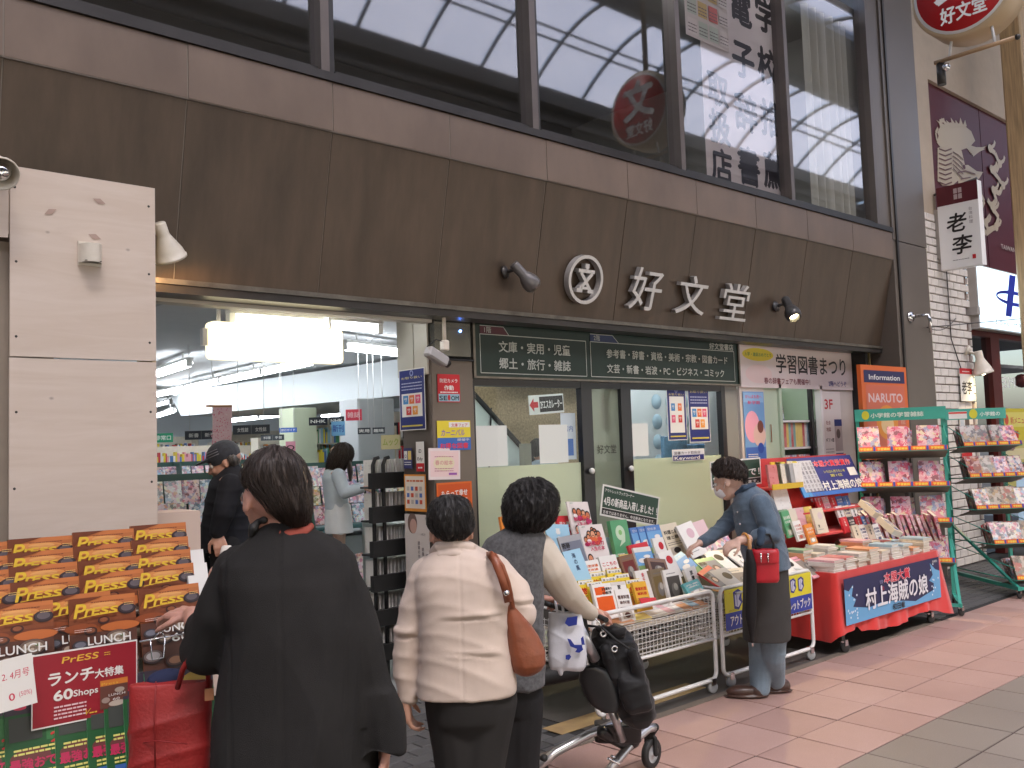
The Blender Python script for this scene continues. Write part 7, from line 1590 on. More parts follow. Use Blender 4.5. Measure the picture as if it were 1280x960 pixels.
# her red bag
M_REDB = mat('red_leather', (.26, .014, .013), .55, var=.2, scale=9, bump=.4, bscale=120)
tb = thing('tote_bag', 'red leather tote bag hanging from the arm of the black coat', 'bag', P(215, 900, -.02)); oo = WLOC[tb.name]
def fp(x, y, dd=0): return P(x, y, dd)
T = Org(); T.loft([(P(213, 1010, .10), .105, .055), (P(213, 950, .10), .104, .055), (P(214, 900, .10), .103, .045), (P(215, 866, .10), .104, .030), (P(216, 852, .10), .104, .020)], f.ax, p=3.2)
o = bpy.data.objects.new('bag_body', T.build('bag_body', M_REDB, .005, 2, addf(folds(12, .010, 5, 16, .9), creases(3, .005, 30)), oo)); COL.objects.link(o); o.parent = tb; WLOC[o.name] = oo
put('seam', G().tube([P(195, 852, .05), P(193, 900, .035), P(194, 960, .03)], .0018, mat('red_seam', (.22, .01, .01), .6), 5).tube([P(167, 930, .06), P(195, 926, .03), P(235, 930, .03)], .0018, mat('red_seam', (.22, .01, .01)), 5), tb)
put('handle', G().tube([P(222, 860, .05), P(228, 838, .02), P(236, 822, .0), P(248, 815, .02), P(258, 824, .05), P(262, 862, .09)], [.007]*6, M_REDB, 8), tb)
put('leather_tag', G().box((0, -.002, 0), (.022, .002, .03), mat('tan_tag', (.30, .12, .05), .6), Matrix.Translation(P(256, 876, .035))@Matrix.Rotation(math.atan2(f.a.y, f.a.x), 4, 'Z')), tb)
Bn = Org(); Bn.ell(P(207, 848, .13), (.05, .03, .025)); o = bpy.data.objects.new('navy_lining', Bn.build('navy_lining', cloth('navy_cloth', (.02, .025, .06)), .006, 1, None, oo)); COL.objects.link(o); o.parent = tb; WLOC[o.name] = oo
umb = G().tube([P(478, 938, .06), P(474, 1060, .06), P(472, 1180, .06)], [.016, .024, .006], cloth('teal_umbrella_cloth', (.03, .10, .12)), 10)
solo('folded_umbrella', umb, 'dark teal folded umbrella held low by the woman in black', 'umbrella', P(474, 1000, .06))

# ---- person in the beige jacket
f = Fig(575, 3.05, 'short haired person in a pale beige jacket seen from behind'); P = f.P
B = Org(); hc = P(563, 662); lk = (f.a*-.30+f.b*.92-Vector((0, 0, .25))).normalized(); head(B, hc, lk, s=.90)
B.cap(P(564, 672), P(571, 706), .052, .058); B.cap(P(540, 725), P(612, 725), .055, .055); B.loft(f.rings([(718, 575, 45, .09), (780, 578, 52, .10), (860, 583, 50, .11), (900, 585, 48, .11)]), f.ax)
for x, x2 in ((566, 574), (610, 601)): B.chain([P(x, 880), P(x2, 1010), P(x2, 1165)], [.082, .055, .042])
wr = P(507, 872, .0); B.chain([P(522, 728), P(510, 795), wr], [.05, .04, .027]); hand(B, wr, P(512, 905, .01)-wr, f.a*-1, 1, .5, .95)
wr = P(640, 770, .34); B.chain([P(636, 728), P(656, 790), wr], [.05, .04, .027]); hand(B, wr, P(625, 760, .48)-wr, Vector((0, 0, 1)), -1, .6, .95)
f.org('body', B, SK1, .006, 2)
M_JKT = cloth('beige_cotton', (.60, .49, .415), .75, .3, 900, .05, .2)
C = Org()
C.loft(f.rings([(678, 568, 20, .062), (686, 571, 28, .072), (693, 573, 38, .084), (702, 575, 51, .100), (713, 576, 57, .112), (730, 577, 59, .122), (760, 580, 57.5, .126), (790, 580, 56, .124), (820, 582, 58, .126), (845, 583, 61, .132), (866, 583, 63, .138)]), f.ax, p=2.7)
C.chain([P(532, 718), P(520, 755), P(510, 795), P(506, 835), P(511, 870)], [.056, .052, .048, .042, .034])
C.chain([P(618, 714), P(642, 742), P(652, 768, .0), P(642, 775, .25)], [.058, .056, .050, .040])
f.org('jacket', C, M_JKT, .0075, 3, addf(folds(21, .004, 6, 20, 1.6), creases(22, .0025, 15, (.25, .1, 1)), creases(23, .004, 34, (.5, -.1, .9)), creases(24, .003, 44, (-.6, .1, .9)), lambda p, n: sum(np.exp(-(((p@np.array(f.a))-np.array(P(cx_, 780))@np.array(f.a))/(wd_*f.k))**4)*(-.008*np.exp(-((p[:, 2]-z0-.010*np.sin((p@np.array(f.a))*11+q)+.06*((p@np.array(f.a))-np.array(P(cx_, 780))@np.array(f.a)))/.005)**2)+.007*np.exp(-((p[:, 2]-z0-.012)/.011)**2)) for z0, q, cx_, wd_ in ((P(595, 766).z, 0, 592, 34), (P(588, 812).z, 2, 588, 30), (P(505, 790).z, 1, 506, 16), (P(660, 752).z, 1, 655, 16))), lambda p, n: -.0025*np.exp(-((p@np.array(f.a)-np.array(P(576, 760))@np.array(f.a))/.003)**2)))
C = Org(); C.chain([P(541, 690, .0), P(548, 683, -.045), P(567, 680, -.06), P(588, 684, -.04), P(594, 691, .0)], [.014, .017, .018, .017, .014]); C.chain([P(540, 697, -.01), P(550, 694, -.062), P(568, 692, -.075), P(588, 694, -.058), P(597, 699, -.01)], [.010, .012, .012, .012, .010])
f.org('jacket_collar', C, M_JKT, .005, 2)
Ts = Org(); Ts.loft(f.rings([(835, 586, 52, .115), (868, 588, 54, .125), (895, 589, 50, .115), (925, 590, 36, .07), (940, 590, 20, .04)]), f.ax)
for x, x2 in ((568, 578), (612, 602)): Ts.chain([P(x, 872), P(x2-2, 955), P(x2, 1050), P(x2, 1170)], [.098, .086, .078, .075])
f.org('trousers', Ts, cloth('charcoal_cloth', (.028, .026, .025), .85), .009, 3, folds(31, .006, 4, 14, .8))
for x in (577, 602): 
    S = Org(); S.ell(P(x, 1172, .05), (.045, .11, .04), (f.a, f.b, Vector((0, 0, 1)))); f.org('shoe', S, M_BLACK, .008, 1)
f.hair([(619, 562, 6, .035), (621, 562, 14, .055), (625, 562.5, 20, .070), (632, 562.5, 24.5, .08, -.004), (643, 562.5, 27.5, .088, -.008), (655, 563, 28, .088, -.01), (663, 565, 25, .08, -.018), (669, 566, 20, .068, -.022), (674, 566, 14, .052, -.02), (677, 566, 8, .035, -.018)], H_BLK, 8, 900, .0055, .006, .002, (.12, .35))
bgt = thing('shoulder_bag', 'slouchy tan leather bag hanging from the beige jacket shoulder', 'bag', P(655, 800)); oo = WLOC[bgt.name]
M_TAN = mat('tan_leather', (.235, .068, .030), .42, var=.16, scale=11, bump=.45, bscale=60)
T = Org(); fr = f.rings([(746, 634, 4, .02, -.03), (758, 639, 9, .03, -.03), (775, 646, 15, .042, -.03), (795, 653, 21, .05, -.03), (815, 658, 24.5, .055, -.03), (830, 660, 23, .055, -.03), (839, 659, 18, .045, -.03), (844, 658, 9, .03, -.03)]); T.loft(fr, f.ax, p=2.3)
def addp(par, name, me, oo): o = bpy.data.objects.new(name, me); COL.objects.link(o); o.parent = par; WLOC[o.name] = oo; return o
addp(bgt, 'bag_body', T.build('bag_body', M_TAN, .005, 2, addf(folds(41, .006, 10, 22, 1.2), creases(42, .005, 40, (.6, .1, .6))), oo), oo)
def strap(pts, wd, nrm, m, th=.003):
    g = G(); vs = []
    for i, p in enumerate(pts):
        d = (pts[min(i+1, len(pts)-1)]-pts[max(0, i-1)]).normalized(); s_ = d.cross(nrm).normalized(); n_ = s_.cross(d)
        vs += [p-s_*wd/2-n_*th, p+s_*wd/2-n_*th, p+s_*wd/2+n_*th, p-s_*wd/2+n_*th]
    g.add(vs, [(4*i+k, 4*i+(k+1) % 4, 4*i+4+(k+1) % 4, 4*i+4+k) for i in range(len(pts)-1) for k in range(4)], m, True); return g
put('strap', strap([P(611, 692, .0), P(613, 693, -.10), P(619, 702, -.125), P(627, 722, -.135), P(632, 738, -.13), P(635, 752, -.08)], .024, f.b*-1, M_TAN), bgt)
put('strap', strap([P(611, 692, .04), P(618, 694, -.09), P(628, 708, -.11), P(635, 728, -.105), P(638, 742, -.09), P(641, 760, -.06)], .016, f.b*-1, M_TAN), bgt)
put('buckle', G().sph(P(633, 741, -.14), .010, M_CHROME, 10), bgt)

# ---- woman in grey vest with the walker
f = Fig(648, 3.85, 'woman in a grey vest over cream sleeves pushing a rollator'); P = f.P
B = Org(); hc = P(666, 636); lk = (f.a*.62+f.b*.72-Vector((0, 0, .3))).normalized(); head(B, hc, lk)
B.cap(P(662, 650), P(655, 680), .05, .055); B.cap(P(618, 690), P(676, 690), .055, .055); B.loft(f.rings([(684, 643, 32, .09), (780, 641, 34, .10), (860, 642, 32, .11)]), f.ax)
for x in (633, 652): B.chain([P(x, 850), P(x, 930), P(x, 1022)], [.08, .055, .042])
wr = P(738, 763, .28); B.chain([P(682, 688), P(708, 742, .08), wr], [.05, .038, .026]); hand(B, wr, P(752, 766, .32)-wr, Vector((0, 0, 1))+f.a*.2, 1, .75, 1.0)
wr = P(672, 748, .38); B.chain([P(620, 690, .05), P(640, 750, .15), wr], [.05, .038, .026]); hand(B, wr, P(690, 748, .44)-wr, Vector((0, 0, 1)), -1, .75, 1.0)
f.org('body', B, SK2, .006, 2)
M_VEST = cloth('grey_flannel', (.10, .10, .104), .95, .5, 500, .35, .1, 60)
C = Org(); C.loft(f.rings([(654, 655, 16, .06), (662, 651, 26, .075), (672, 645, 38, .095), (684, 641, 41, .11), (705, 639, 40, .122), (740, 640, 40, .13), (780, 641, 38, .128), (815, 643, 37, .13), (845, 645, 36, .14), (856, 646, 35, .14)]), f.ax, p=2.5)
f.org('vest', C, M_VEST, .008, 3, addf(folds(51, .010, 3, 16, .8), creases(52, .006, 26, (.3, 0, 1))))
C = Org(); C.chain([P(674, 688, .01), P(689, 711, .03), P(707, 739, .10), P(725, 758, .20), P(739, 767, .27)], [.074, .074, .062, .046, .036])
C.chain([P(622, 692, .06), P(640, 748, .16), P(668, 750, .36)], [.055, .05, .036])
f.org('sleeves', C, cloth('cream_knit', (.62, .55, .46), .85, .4, 500, .05), .007, 3, addf(creases(53, .007, 55, (.5, .2, .6)), folds(54, .003, 9, 30, 1)))
Ts = Org(); Ts.loft(f.rings([(840, 643, 32, .11), (870, 643, 31, .115), (890, 643, 28, .10)]), f.ax)
for x in (632, 652): Ts.chain([P(x, 870), P(x, 940), P(x, 1022)], [.095, .080, .072])
f.org('trousers', Ts, cloth('black_cloth', (.016, .016, .017), .85), .009, 3, addf(folds(55, .006, 3, 18, .8)))
for x in (632, 652): S = Org(); S.ell(P(x, 1028, .05), (.045, .11, .04), (f.a, f.b, Vector((0, 0, 1)))); f.org('shoe', S, M_BLACK, .008, 1)
f.hair([(598, 664, 6, .03), (600.5, 664, 15, .05), (605, 664, 23, .072), (613, 664, 29, .09), (625, 664, 32.5, .102, -.01), (638, 663.5, 33, .104, -.015), (650, 662, 30, .096, -.02), (659, 660, 25, .08, -.02), (667, 658, 15, .05, -.015)], H_BLK, 15, 1500, .006, .014, .010, (.12, .35))
# rollator
ro = thing('rollator', 'silver framed rollator walker with black seat and wheels', 'walker', (3.5, 3.2, 0)); D = 4.25
def Q(x, y, d=D): return atD(x, y, d)
wq = atZ(815, 960, 0); wd = (wq-EYEV).dot(_f)
SV = M_SILVER
put('arched_leg', G().tube([Q(668, 962, 4.15), Q(695, 940, 4.2), Q(735, 918, 4.28), Q(768, 905, 4.36), Q(785, 900, 4.42)], .021, SV, 12), ro)
put('arched_leg', G().tube([Q(752, 975, 4.28), Q(772, 950, 4.34), Q(792, 926, 4.42), Q(810, 911, wd-.02), Q(818, 909, wd)], .021, SV, 12), ro)
put('arched_leg', G().tube([Q(768, 905, 4.36), Q(779, 918, 4.4), Q(783, 940, 4.4)], .012, SV, 10), ro)
put('post', G().tube([Q(763, 884, 4.25), Q(771, 905, 4.28), Q(778, 925, 4.32)], .019, SV, 12), ro)
put('post', G().tube([Q(723, 782, 4.03), Q(733, 802, 4.05), Q(744, 824, 4.08)], .023, SV, 14), ro)
put('seat_pad', Org().loft([(Q(x, y, 4.13), hw*4.13/F_PX, .028) for y, x, hw in ((832, 738, 8), (837, 742, 17), (850, 745, 22), (868, 752, 22), (882, 757, 18), (890, 762, 9))], (_r, Vector((_f.x, _f.y, 0)).normalized()), p=2.6).build('seat_pad', mat('black_vinyl', (.012, .012, .013), .35), .006, 3, None, WLOC[ro.name]), ro)
put('handle_post', Org().chain([Q(726, 768, 4.08), Q(733, 800, 4.12), Q(745, 840, 4.2), Q(758, 885, 4.26)], [.022, .021, .02, .02]).build('handle_post', M_BLACK, .006, 2, None, WLOC[ro.name]), ro)
put('handle_grip', G().tube([Q(736, 764, 4.2), Q(748, 770, 4.12), Q(758, 775, 4.05)], .012, M_BLACK, 10), ro); put('handle_grip', G().tube([Q(668, 757, 4.22), Q(680, 753, 4.2), Q(690, 757, 4.16)], .012, M_BLACK, 10), ro)
put('handle_grip', G().tube([Q(690, 757, 4.16), Q(708, 762, 4.14), Q(726, 768, 4.08), Q(736, 764, 4.2)], .012, M_BLACK, 10), ro)
bk_ = Org().loft([(Q(772, 903, 4.36), .11, .06), (Q(772, 925, 4.38), .11, .06)], (_r, Vector((_f.x, _f.y, 0)).normalized()), p=5).build('basket', mat('black_plastic', (.015, .015, .016), .4), .006, 2, None, WLOC[ro.name]); put('basket', bk_, ro)
put('basket', Org().cap(Q(752, 915, 4.3), Q(785, 932, 4.42), .03, .03).cap(Q(785, 900, 4.42), Q(790, 925, 4.42), .03, .04).build('basket', MATS['black_plastic'], .006, 2, None, WLOC[ro.name]), ro)
put('chrome_pedal', G().tube([Q(760, 948, 4.3), Q(774, 955, 4.32), Q(778, 951, 4.35), Q(764, 945, 4.33)], .007, M_CHROME, 8), ro)
def wheel(c, r, ax):
    t = put('wheel', G().lathe([(r*.62, -.014), (r*.92, -.016), (r, -.010), (r, .010), (r*.92, .016), (r*.62, .014)], M_RUBBER, c, ax, 28), ro)
    put('hub', G().lathe([(0, -.016), (r*.18, -.016), (r*.22, -.008), (r*.60, -.006), (r*.64, -.012), (r*.64, .012), (r*.60, .006), (r*.22, .008), (r*.18, .016), (0, .016)], M_GREYPL, c, ax, 24), t)
ax = (_r*.75+Vector((_f.x, _f.y, 0))*-.65).normalized(); c = Vector((wq.x, wq.y, .072)); wheel(c, .072, ax)
put('wheel_fork', Org().cap(Q(819, 909, wd), c+Vector((0, 0, .075))-ax*.01, .020, .018).cap(c+Vector((0, 0, .075))+ax*.024, c+ax*.026, .012, .012).cap(c+Vector((0, 0, .075))-ax*.024, c-ax*.026, .012, .012).build('wheel_fork', M_BLACK, .004, 1, None, WLOC[ro.name]), ro)
c = atZ(672, 985, 0); c.z = .072; wheel(c, .072, ax); put('wheel_fork', Org().cap(Q(680, 948, 4.17), c+ax*.02, .02, .014).build('wheel_fork', M_BLACK, .005, 1, None, WLOC[ro.name]), ro)
c = atZ(740, 1005, 0); c.z = .072; wheel(c, .072, ax); put('wheel_fork', Org().cap(Q(752, 975, 4.28), c+ax*.02, .02, .014).build('wheel_fork', M_BLACK, .005, 1, None, WLOC[ro.name]), ro)
# backpack
bp_ = thing('backpack', 'black drawstring bag with silver eyelets hanging on the rollator', 'bag', Q(775, 840, 4.2)); oo = WLOC[bp_.name]; hf = Vector((_f.x, _f.y, 0)).normalized()
T = Org().loft([(Q(x, y, 4.22), hw*4.22/F_PX, th) for y, x, hw, th in ((780, 757, 10, .03), (785, 761, 20, .06), (797, 765, 28, .085), (815, 770, 30, .095), (835, 777, 29, .10), (860, 785, 28, .10), (880, 792, 27, .10), (895, 796, 24, .09), (905, 797, 14, .06))], (_r, hf), p=2.5)
T.cap(Q(790, 815, 4.1), Q(800, 845, 4.12), .03, .035); T.loft([(Q(x, y, 4.13), hw*4.13/F_PX, th) for y, x, hw, th in ((842, 790, 14, .02), (848, 791, 18, .05), (868, 795, 19, .055), (884, 799, 17, .05), (890, 800, 12, .03))], (_r, hf), p=3); T.cap(Q(748, 786, 4.16), Q(778, 790, 4.14), .022, .026); T.cap(Q(757, 812, 4.12), Q(768, 850, 4.14), .03, .022)
addp(bp_, 'bag_body', T.build('bag_body', cloth('black_nylon', (.011, .011, .012), .55, .3, 300, .2, .1), .007, 2, addf(folds(61, .013, 9, 26, 1), creases(62, .010, 34, (.5, .2, .8)), creases(63, .006, 60, (.2, .6, .8))), oo), oo)
for x, y in ((754, 792), (768, 811)):
    put('eyelet', G().lathe([(.008, 0), (.016, 0), (.017, .003), (.015, .006), (.009, .006), (.008, 0)], M_CHROME, Q(x, y, 4.115), -hf+_r*.2, 18), bp_)
put('cord', G().tube([Q(735, 782, 4.1), Q(752, 784, 4.08), Q(770, 800, 4.08), Q(792, 815, 4.1), Q(800, 850, 4.1)], .006, M_BLACK, 6).tube([Q(742, 770, 4.1), Q(750, 780, 4.08), Q(754, 790, 4.1)], .003, M_WHITE, 6), bp_)
# white shopping bag with blue pattern
sb = thing('shopping_bag', 'white shopping bag with blue pattern hanging on the rollator', 'bag', Q(708, 800, 4.0)); oo = WLOC[sb.name]
T = Org().loft([(Q(x, y, 4.02), hw*4.02/F_PX, th) for y, x, hw, th in ((765, 706, 21, .02), (780, 707, 23, .035), (800, 708, 24, .045), (820, 709, 24, .045), (832, 709, 23, .04), (837, 708, 20, .03))], (_r, hf), p=3)
T.cap(Q(700, 832, 4.0), Q(701, 842, 4.0), .018, .012)
addp(sb, 'bag_body', T.build('bag_body', mat('white_bag_plastic', (.62, .63, .68), .3, var=.03, bump=.2, bscale=60), .005, 2, addf(folds(71, .006, 8, 24, 1), creases(72, .005, 40, (.5, .2, .8))), oo), oo)
IB = ink(45, 60, 150); g = G()
def decal(pts, d=3.955): g.poly([Q(x, y, d) for x, y in pts], IB, hf*-.0015)
decal([(709, 772), (722, 770), (721, 781), (711, 783), (706, 779)]); decal([(709, 798), (713, 799), (718, 806), (728, 806), (724, 812), (713, 808)]); decal([(722, 810), (727, 806), (729, 812), (724, 816), (719, 815)], 3.956); decal([(707, 819), (712, 818), (714, 821), (711, 825), (707, 824)]); decal([(726, 798), (729, 795), (731, 806), (727, 806)])
put('blue_pattern', g, sb); put('handle', G().tube([Q(697, 767, 4.0), Q(694, 752, 4.08), Q(697, 745, 4.12), Q(703, 752, 4.08), Q(704, 767, 4.0)], .006, MATS['white_bag_plastic'], 8).tube([Q(716, 766, 4.0), Q(712, 756, 4.08), Q(708, 750, 4.12)], .005, MATS['white_bag_plastic'], 8), sb)
# wheels dark crate visible behind under bag
solo('black_case', Org().cap(Q(672, 848, 4.6), Q(720, 838, 4.6), .045, .045).build('black_case', M_BLACK, .008, 1, None, Q(700, 843, 4.6)), 'long black case lying low behind the shopping bag', 'case', Q(700, 843, 4.6))

# ---- woman in denim
f = Fig(945, 5.66, 'woman in a denim shirt and face mask bending over the second cart'); P = f.P; Z = Vector((0, 0, 1))
B = Org(); hc = P(911, 600, -.0); lk = (f.a*-.90-f.b*-.25-Z*.35).normalized(); A = head(B, hc, lk)
B.cap(P(918, 606), P(932, 624), .05, .058); B.cap(P(940, 630, .12), P(944, 630, -.12), .055, .055); B.loft(f.rings([(624, 940, 18, .12), (680, 948, 20, .13), (750, 956, 20, .13)]), f.ax)
B.chain([P(953, 750, .06), P(951, 810, .06), P(950, 862, .04)], [.08, .055, .04]); B.chain([P(966, 750, -.05), P(966, 810, -.03), P(968, 852, .1)], [.08, .055, .04])
wr = P(924, 676, -.26); B.chain([P(950, 632, -.16), P(965, 668, -.20), wr], [.05, .040, .026]); hand(B, wr, P(908, 684, -.28)-wr, Z+f.b*-.5, -1, .5, .92)
wr = P(876, 678, .0); B.chain([P(930, 632, .14), P(905, 660, .10), wr], [.05, .038, .026]); hand(B, wr, P(858, 688, -.02)-wr, Z-f.a*.3, 1, .55, .92)
f.org('body', B, SK3, .006, 2); eyes(f, hc, A)
M_DEN = cloth('washed_denim', (.098, .140, .190), .85, .5, 600, .2, .2, 14)
C = Org(); C.loft(f.rings([(605, 932, 9, .06), (610, 934, 15, .085), (617, 938, 20, .12), (627, 942, 25, .155), (642, 945, 27, .165), (660, 948, 28, .165), (680, 953, 28, .165), (698, 958, 28, .17), (710, 962, 26, .17)]), f.ax, p=2.4)
C.chain([P(950, 630, -.15), P(958, 650, -.18), P(966, 668, -.20), P(947, 671, -.23)], [.062, .060, .056, .050])
C.chain([P(930, 630, .13), P(912, 652, .11), P(899, 664, .08), P(880, 677, .01)], [.062, .055, .048, .036])
f.org('denim_shirt', C, M_DEN, .007, 3, addf(folds(81, .007, 8, 20, 1.2), creases(82, .006, 40, (.4, .2, .8))))
C = Org(); C.chain([P(921, 611, .06), P(921, 617, -.04), P(930, 610, -.09), P(941, 606, -.05), P(943, 606, .05)], [.014, .016, .016, .016, .014]); f.org('collar', C, cloth('dark_denim', (.05, .08, .125), .85, .5, 600), .005, 2)
C = Org(); C.chain([P(952, 664, -.262), P(950, 678, -.265)], [.026, .026]); f.org('cuff', C, MATS['dark_denim'], .005, 2)
C = Org(); C.loft(f.rings([(688, 957, 26, .155), (720, 957, 27.5, .165), (760, 958, 28.5, .175), (790, 959, 29, .18), (798, 959, 28.5, .18)]), f.ax, p=2.3); f.org('grey_apron', C, cloth('dark_grey_cloth', (.055, .052, .050), .9, .4, 500, .1), .009, 3, addf(folds(83, .009, 2.5, 15, .5)))
C = Org(); C.chain([P(952, 780, .06), P(951, 825, .05), P(950, 860, .03)], [.085, .072, .062]); C.chain([P(967, 780, -.05), P(967, 820, -.02), P(970, 850, .1)], [.085, .070, .058]); f.org('jeans', C, cloth('light_denim', (.17, .235, .29), .85, .5, 500, .15, .2, 12), .007, 3, addf(folds(84, .006, 6, 20, 1), creases(85, .006, 38, (.2, .2, 1))))
M_SHOE = mat('brown_shoe_leather', (.055, .028, .020), .35, var=.2, scale=20)
for (x, y, dd, nm) in ((934, 869, .02, 0), (964, 859, .12, 1)):
    S = Org(); ax = (f.a*-1+f.b*-.15).normalized(); q = P(x, y, dd); q.z = .042; S.ell(q+ax*.03, (.10, .046, .036), (ax, ax.cross(Z), Z)); S.ell(q-ax*.065, (.055, .042, .048), (ax, ax.cross(Z), Z)); S.ell(q-Z*.028, (.135, .048, .014), (ax, ax.cross(Z), Z)); f.org('shoe', S, M_SHOE, .005, 1)
f.hair([(572, 909, 5, .03), (574.5, 910, 12, .055), (579, 911, 17, .078), (587, 911.5, 20.5, .092), (595, 914, 19, .092), (600, 920, 12, .08, .01), (604, 924, 6, .05, .01)], H_BRN, 19, 900, .0055, .014, .009, (.12, .35))
M_MASK = mat('white_face_mask', (.72, .72, .74), .8); sd, lk_, up = A; C = Org(); C.ell(hc+lk_*.055-up*.052, (.056, .052, .048), A); C.ell(hc+lk_*.085-up*.045, (.034, .03, .036), A); f.org('face_mask', C, M_MASK, .004, 2, creases(3, .002, 120, tuple(up)))
put_ = G().tube([hc+lk_*.03-up*.04-sd*.06*(1 if sd.dot(f.b) > 0 else -1), hc-up*.01-sd*.084*(1 if sd.dot(f.b) > 0 else -1)], .0015, M_MASK, 5); f.part('mask_loop', put_.mesh('mask_loop', f.off))
g = G(); c = P(932, 674, -.252); ax = (P(924, 676, -.26)-P(945, 671, -.22)).normalized(); u = ax.orthogonal().normalized(); v = ax.cross(u); pts = [c+u*.034*math.cos(t)+v*.034*math.sin(t) for t in np.linspace(0, 2*PI, 17)]; g.tube(pts, .007, mat('amber_bangle', (.65, .32, .08), .25), 8); f.part('bangle', g.mesh('bangle', f.off))
g = G(); 
for y in (640, 655): g.sph(P(922+.2*(y-640), y, -.13), .006, M_CHROME, 8)
f.part('button', g.mesh('button', f.off))
rb = thing('handbag', 'small bright red handbag hanging from the arm of the woman in denim', 'bag', P(956, 705, -.28)); oo = WLOC[rb.name]
T = Org().loft(f.rings([(728, 956, 15.5, .04, -.27), (724, 956, 17, .045, -.27), (700, 956, 16.5, .038, -.27), (690, 956, 15.5, .03, -.27), (686, 956, 14, .025, -.27)]), f.ax, p=3.5); M_RB = mat('crimson_leather', (.45, .012, .022), .38, var=.08, bump=.2, bscale=150)
addp(rb, 'bag_body', T.build('bag_body', M_RB, .005, 2, folds(91, .003, 8, 20, 1), oo), oo)
T = Org().loft(f.rings([(703, 956, 16.5, .048, -.27), (690, 956, 16.5, .044, -.27), (686, 956, 15, .034, -.27)]), f.ax, p=3.5); addp(rb, 'flap', T.build('flap', M_RB, .004, 1, None, oo), oo)
put('handle', G().tube([P(945, 690, -.28), P(944, 678, -.27), P(950, 668, -.27), P(962, 668, -.27), P(967, 680, -.27), P(967, 690, -.28)], .007, M_BLACK, 8), rb)
g = G()
for x in (951, 960): g.tube([P(x, 694, -.325), P(x+.5, 703, -.33)], .004, M_CHROME, 6).sph(P(x, 693, -.325), .008, M_CHROME, 8)
put('clasp', g, rb)
um = thing('umbrella', 'black folded umbrella hanging on the wrist of the woman in denim', 'umbrella', P(938, 735, -.3))
put('canopy', Org().chain([P(937, 690, -.30), P(938, 705, -.30), P(938, 770, -.30), P(940, 802, -.30)], [.018, .030, .036, .012]).build('canopy', cloth('black_umbrella_cloth', (.013, .012, .013), .6), .006, 2, folds(95, .012, 3, 40, .5), WLOC[um.name]), um)
put('shaft', G().tube([P(937, 674, -.30), P(937, 695, -.30)], .012, mat('amber_handle', (.4, .2, .08), .3), 8).tube([P(940, 800, -.30), P(941, 808, -.30)], .006, M_CHROME, 6), um)

# ---- man in the cap inside the shop
f = Fig(280, 5.5, 'man in a dark baseball cap and black jacket browsing inside the shop'); P = f.P
B = Org(); hc = P(281, 577); lk = (f.a*-.93+f.b*.05-Z*.38).normalized(); A = head(B, hc, lk, s=1.0)
B.cap(P(286, 584), P(291, 598), .054, .06); B.cap(P(286, 606, .13), P(284, 606, -.13), .055, .055); B.loft(f.rings([(600, 287, 18, .13), (660, 284, 20, .13), (700, 280, 20, .12)]), f.ax)
for dd, x in ((.09, 272), (-.09, 284)): B.chain([P(x, 690, dd), P(x, 790, dd), P(x, 890, dd)], [.08, .055, .042])
wr = P(272, 668, -.20); B.chain([P(289, 606, -.16), P(280, 645, -.20), wr], [.05, .04, .027]); hand(B, wr, P(276, 685, -.22)-wr, f.b*-1, 1, .6)
wr = P(266, 668, .1); B.chain([P(284, 606, .14), P(272, 645, .15), wr], [.05, .04, .027]); hand(B, wr, P(256, 676, .1)-wr, Z, 1, .4)
f.org('body', B, SK1, .007, 2); eyes(f, hc, A)
M_BJ = cloth('black_jacket_cloth', (.013, .014, .018), .85, .3, 600, .2)
C = Org(); C.loft(f.rings([(580, 291, 7, .05), (586, 290, 13, .09), (594, 288, 19, .14), (606, 286, 23, .165), (625, 284, 26, .17), (650, 282, 29, .17), (672, 281, 31, .175), (687, 280, 31, .18)]), f.ax, p=2.4)
C.chain([P(288, 606, -.15), P(280, 640, -.20), P(272, 664, -.20)], [.07, .064, .05]); C.chain([P(282, 608, .14), P(270, 645, .15), P(266, 665, .11)], [.065, .06, .05])
f.org('jacket', C, M_BJ, .008, 3, addf(folds(101, .010, 4, 16, .8), creases(102, .006, 30)))
C = Org()
for dd, x in ((.09, 272), (-.09, 284)): C.chain([P(x, 680, dd), P(x, 790, dd), P(x, 890, dd)], [.10, .08, .07])
f.org('trousers', C, MATS['black_cloth'], .01, 2, folds(103, .006, 4, 18, .8))
for dd, x in ((.09, 269), (-.09, 281)): S = Org(); S.ell(P(x, 895, dd), (.12, .045, .04), (f.a, f.b, Z)); f.org('shoe', S, M_BLACK, .008, 1)
f.hair([(566, 288, 5, .04), (570, 289, 8, .075), (576, 290, 8.5, .08), (582, 291, 6.5, .065), (586, 292, 4, .04)], hair_mat('grey_hair', (.12, .11, .10), (.05, .045, .04)), 23, 160, .006)
sd, lk_, up = A; C = Org(); cc_ = hc+up*.035-lk_*.008; M_CAP = cloth('dark_grey_cap', (.035, .04, .05), .8, .4, 500, .3, .2, 40)
C.ell(cc_+up*.008, (.086, .102, .085), A); C.ell(cc_+up*.012+lk_*.105, (.062, .070, .010), A)
f.org('cap', C, M_CAP, .006, 2, None)
g = G(); 
for k, yy in enumerate((.02, .035, .05)):
    g.tube([cc_+up*yy+lk_*(.099*math.cos(t))*math.sqrt(max(0, 1-(yy/.1)**2))+sd*(.09*math.sin(t))*math.sqrt(max(0, 1-(yy/.1)**2)) for t in np.linspace(-1.4, 1.4, 14)], .0022, mat('cap_lettering', (.30, .32, .35), .7), 4)
f.part('cap_stripe', g.mesh('cap_stripe', f.off))
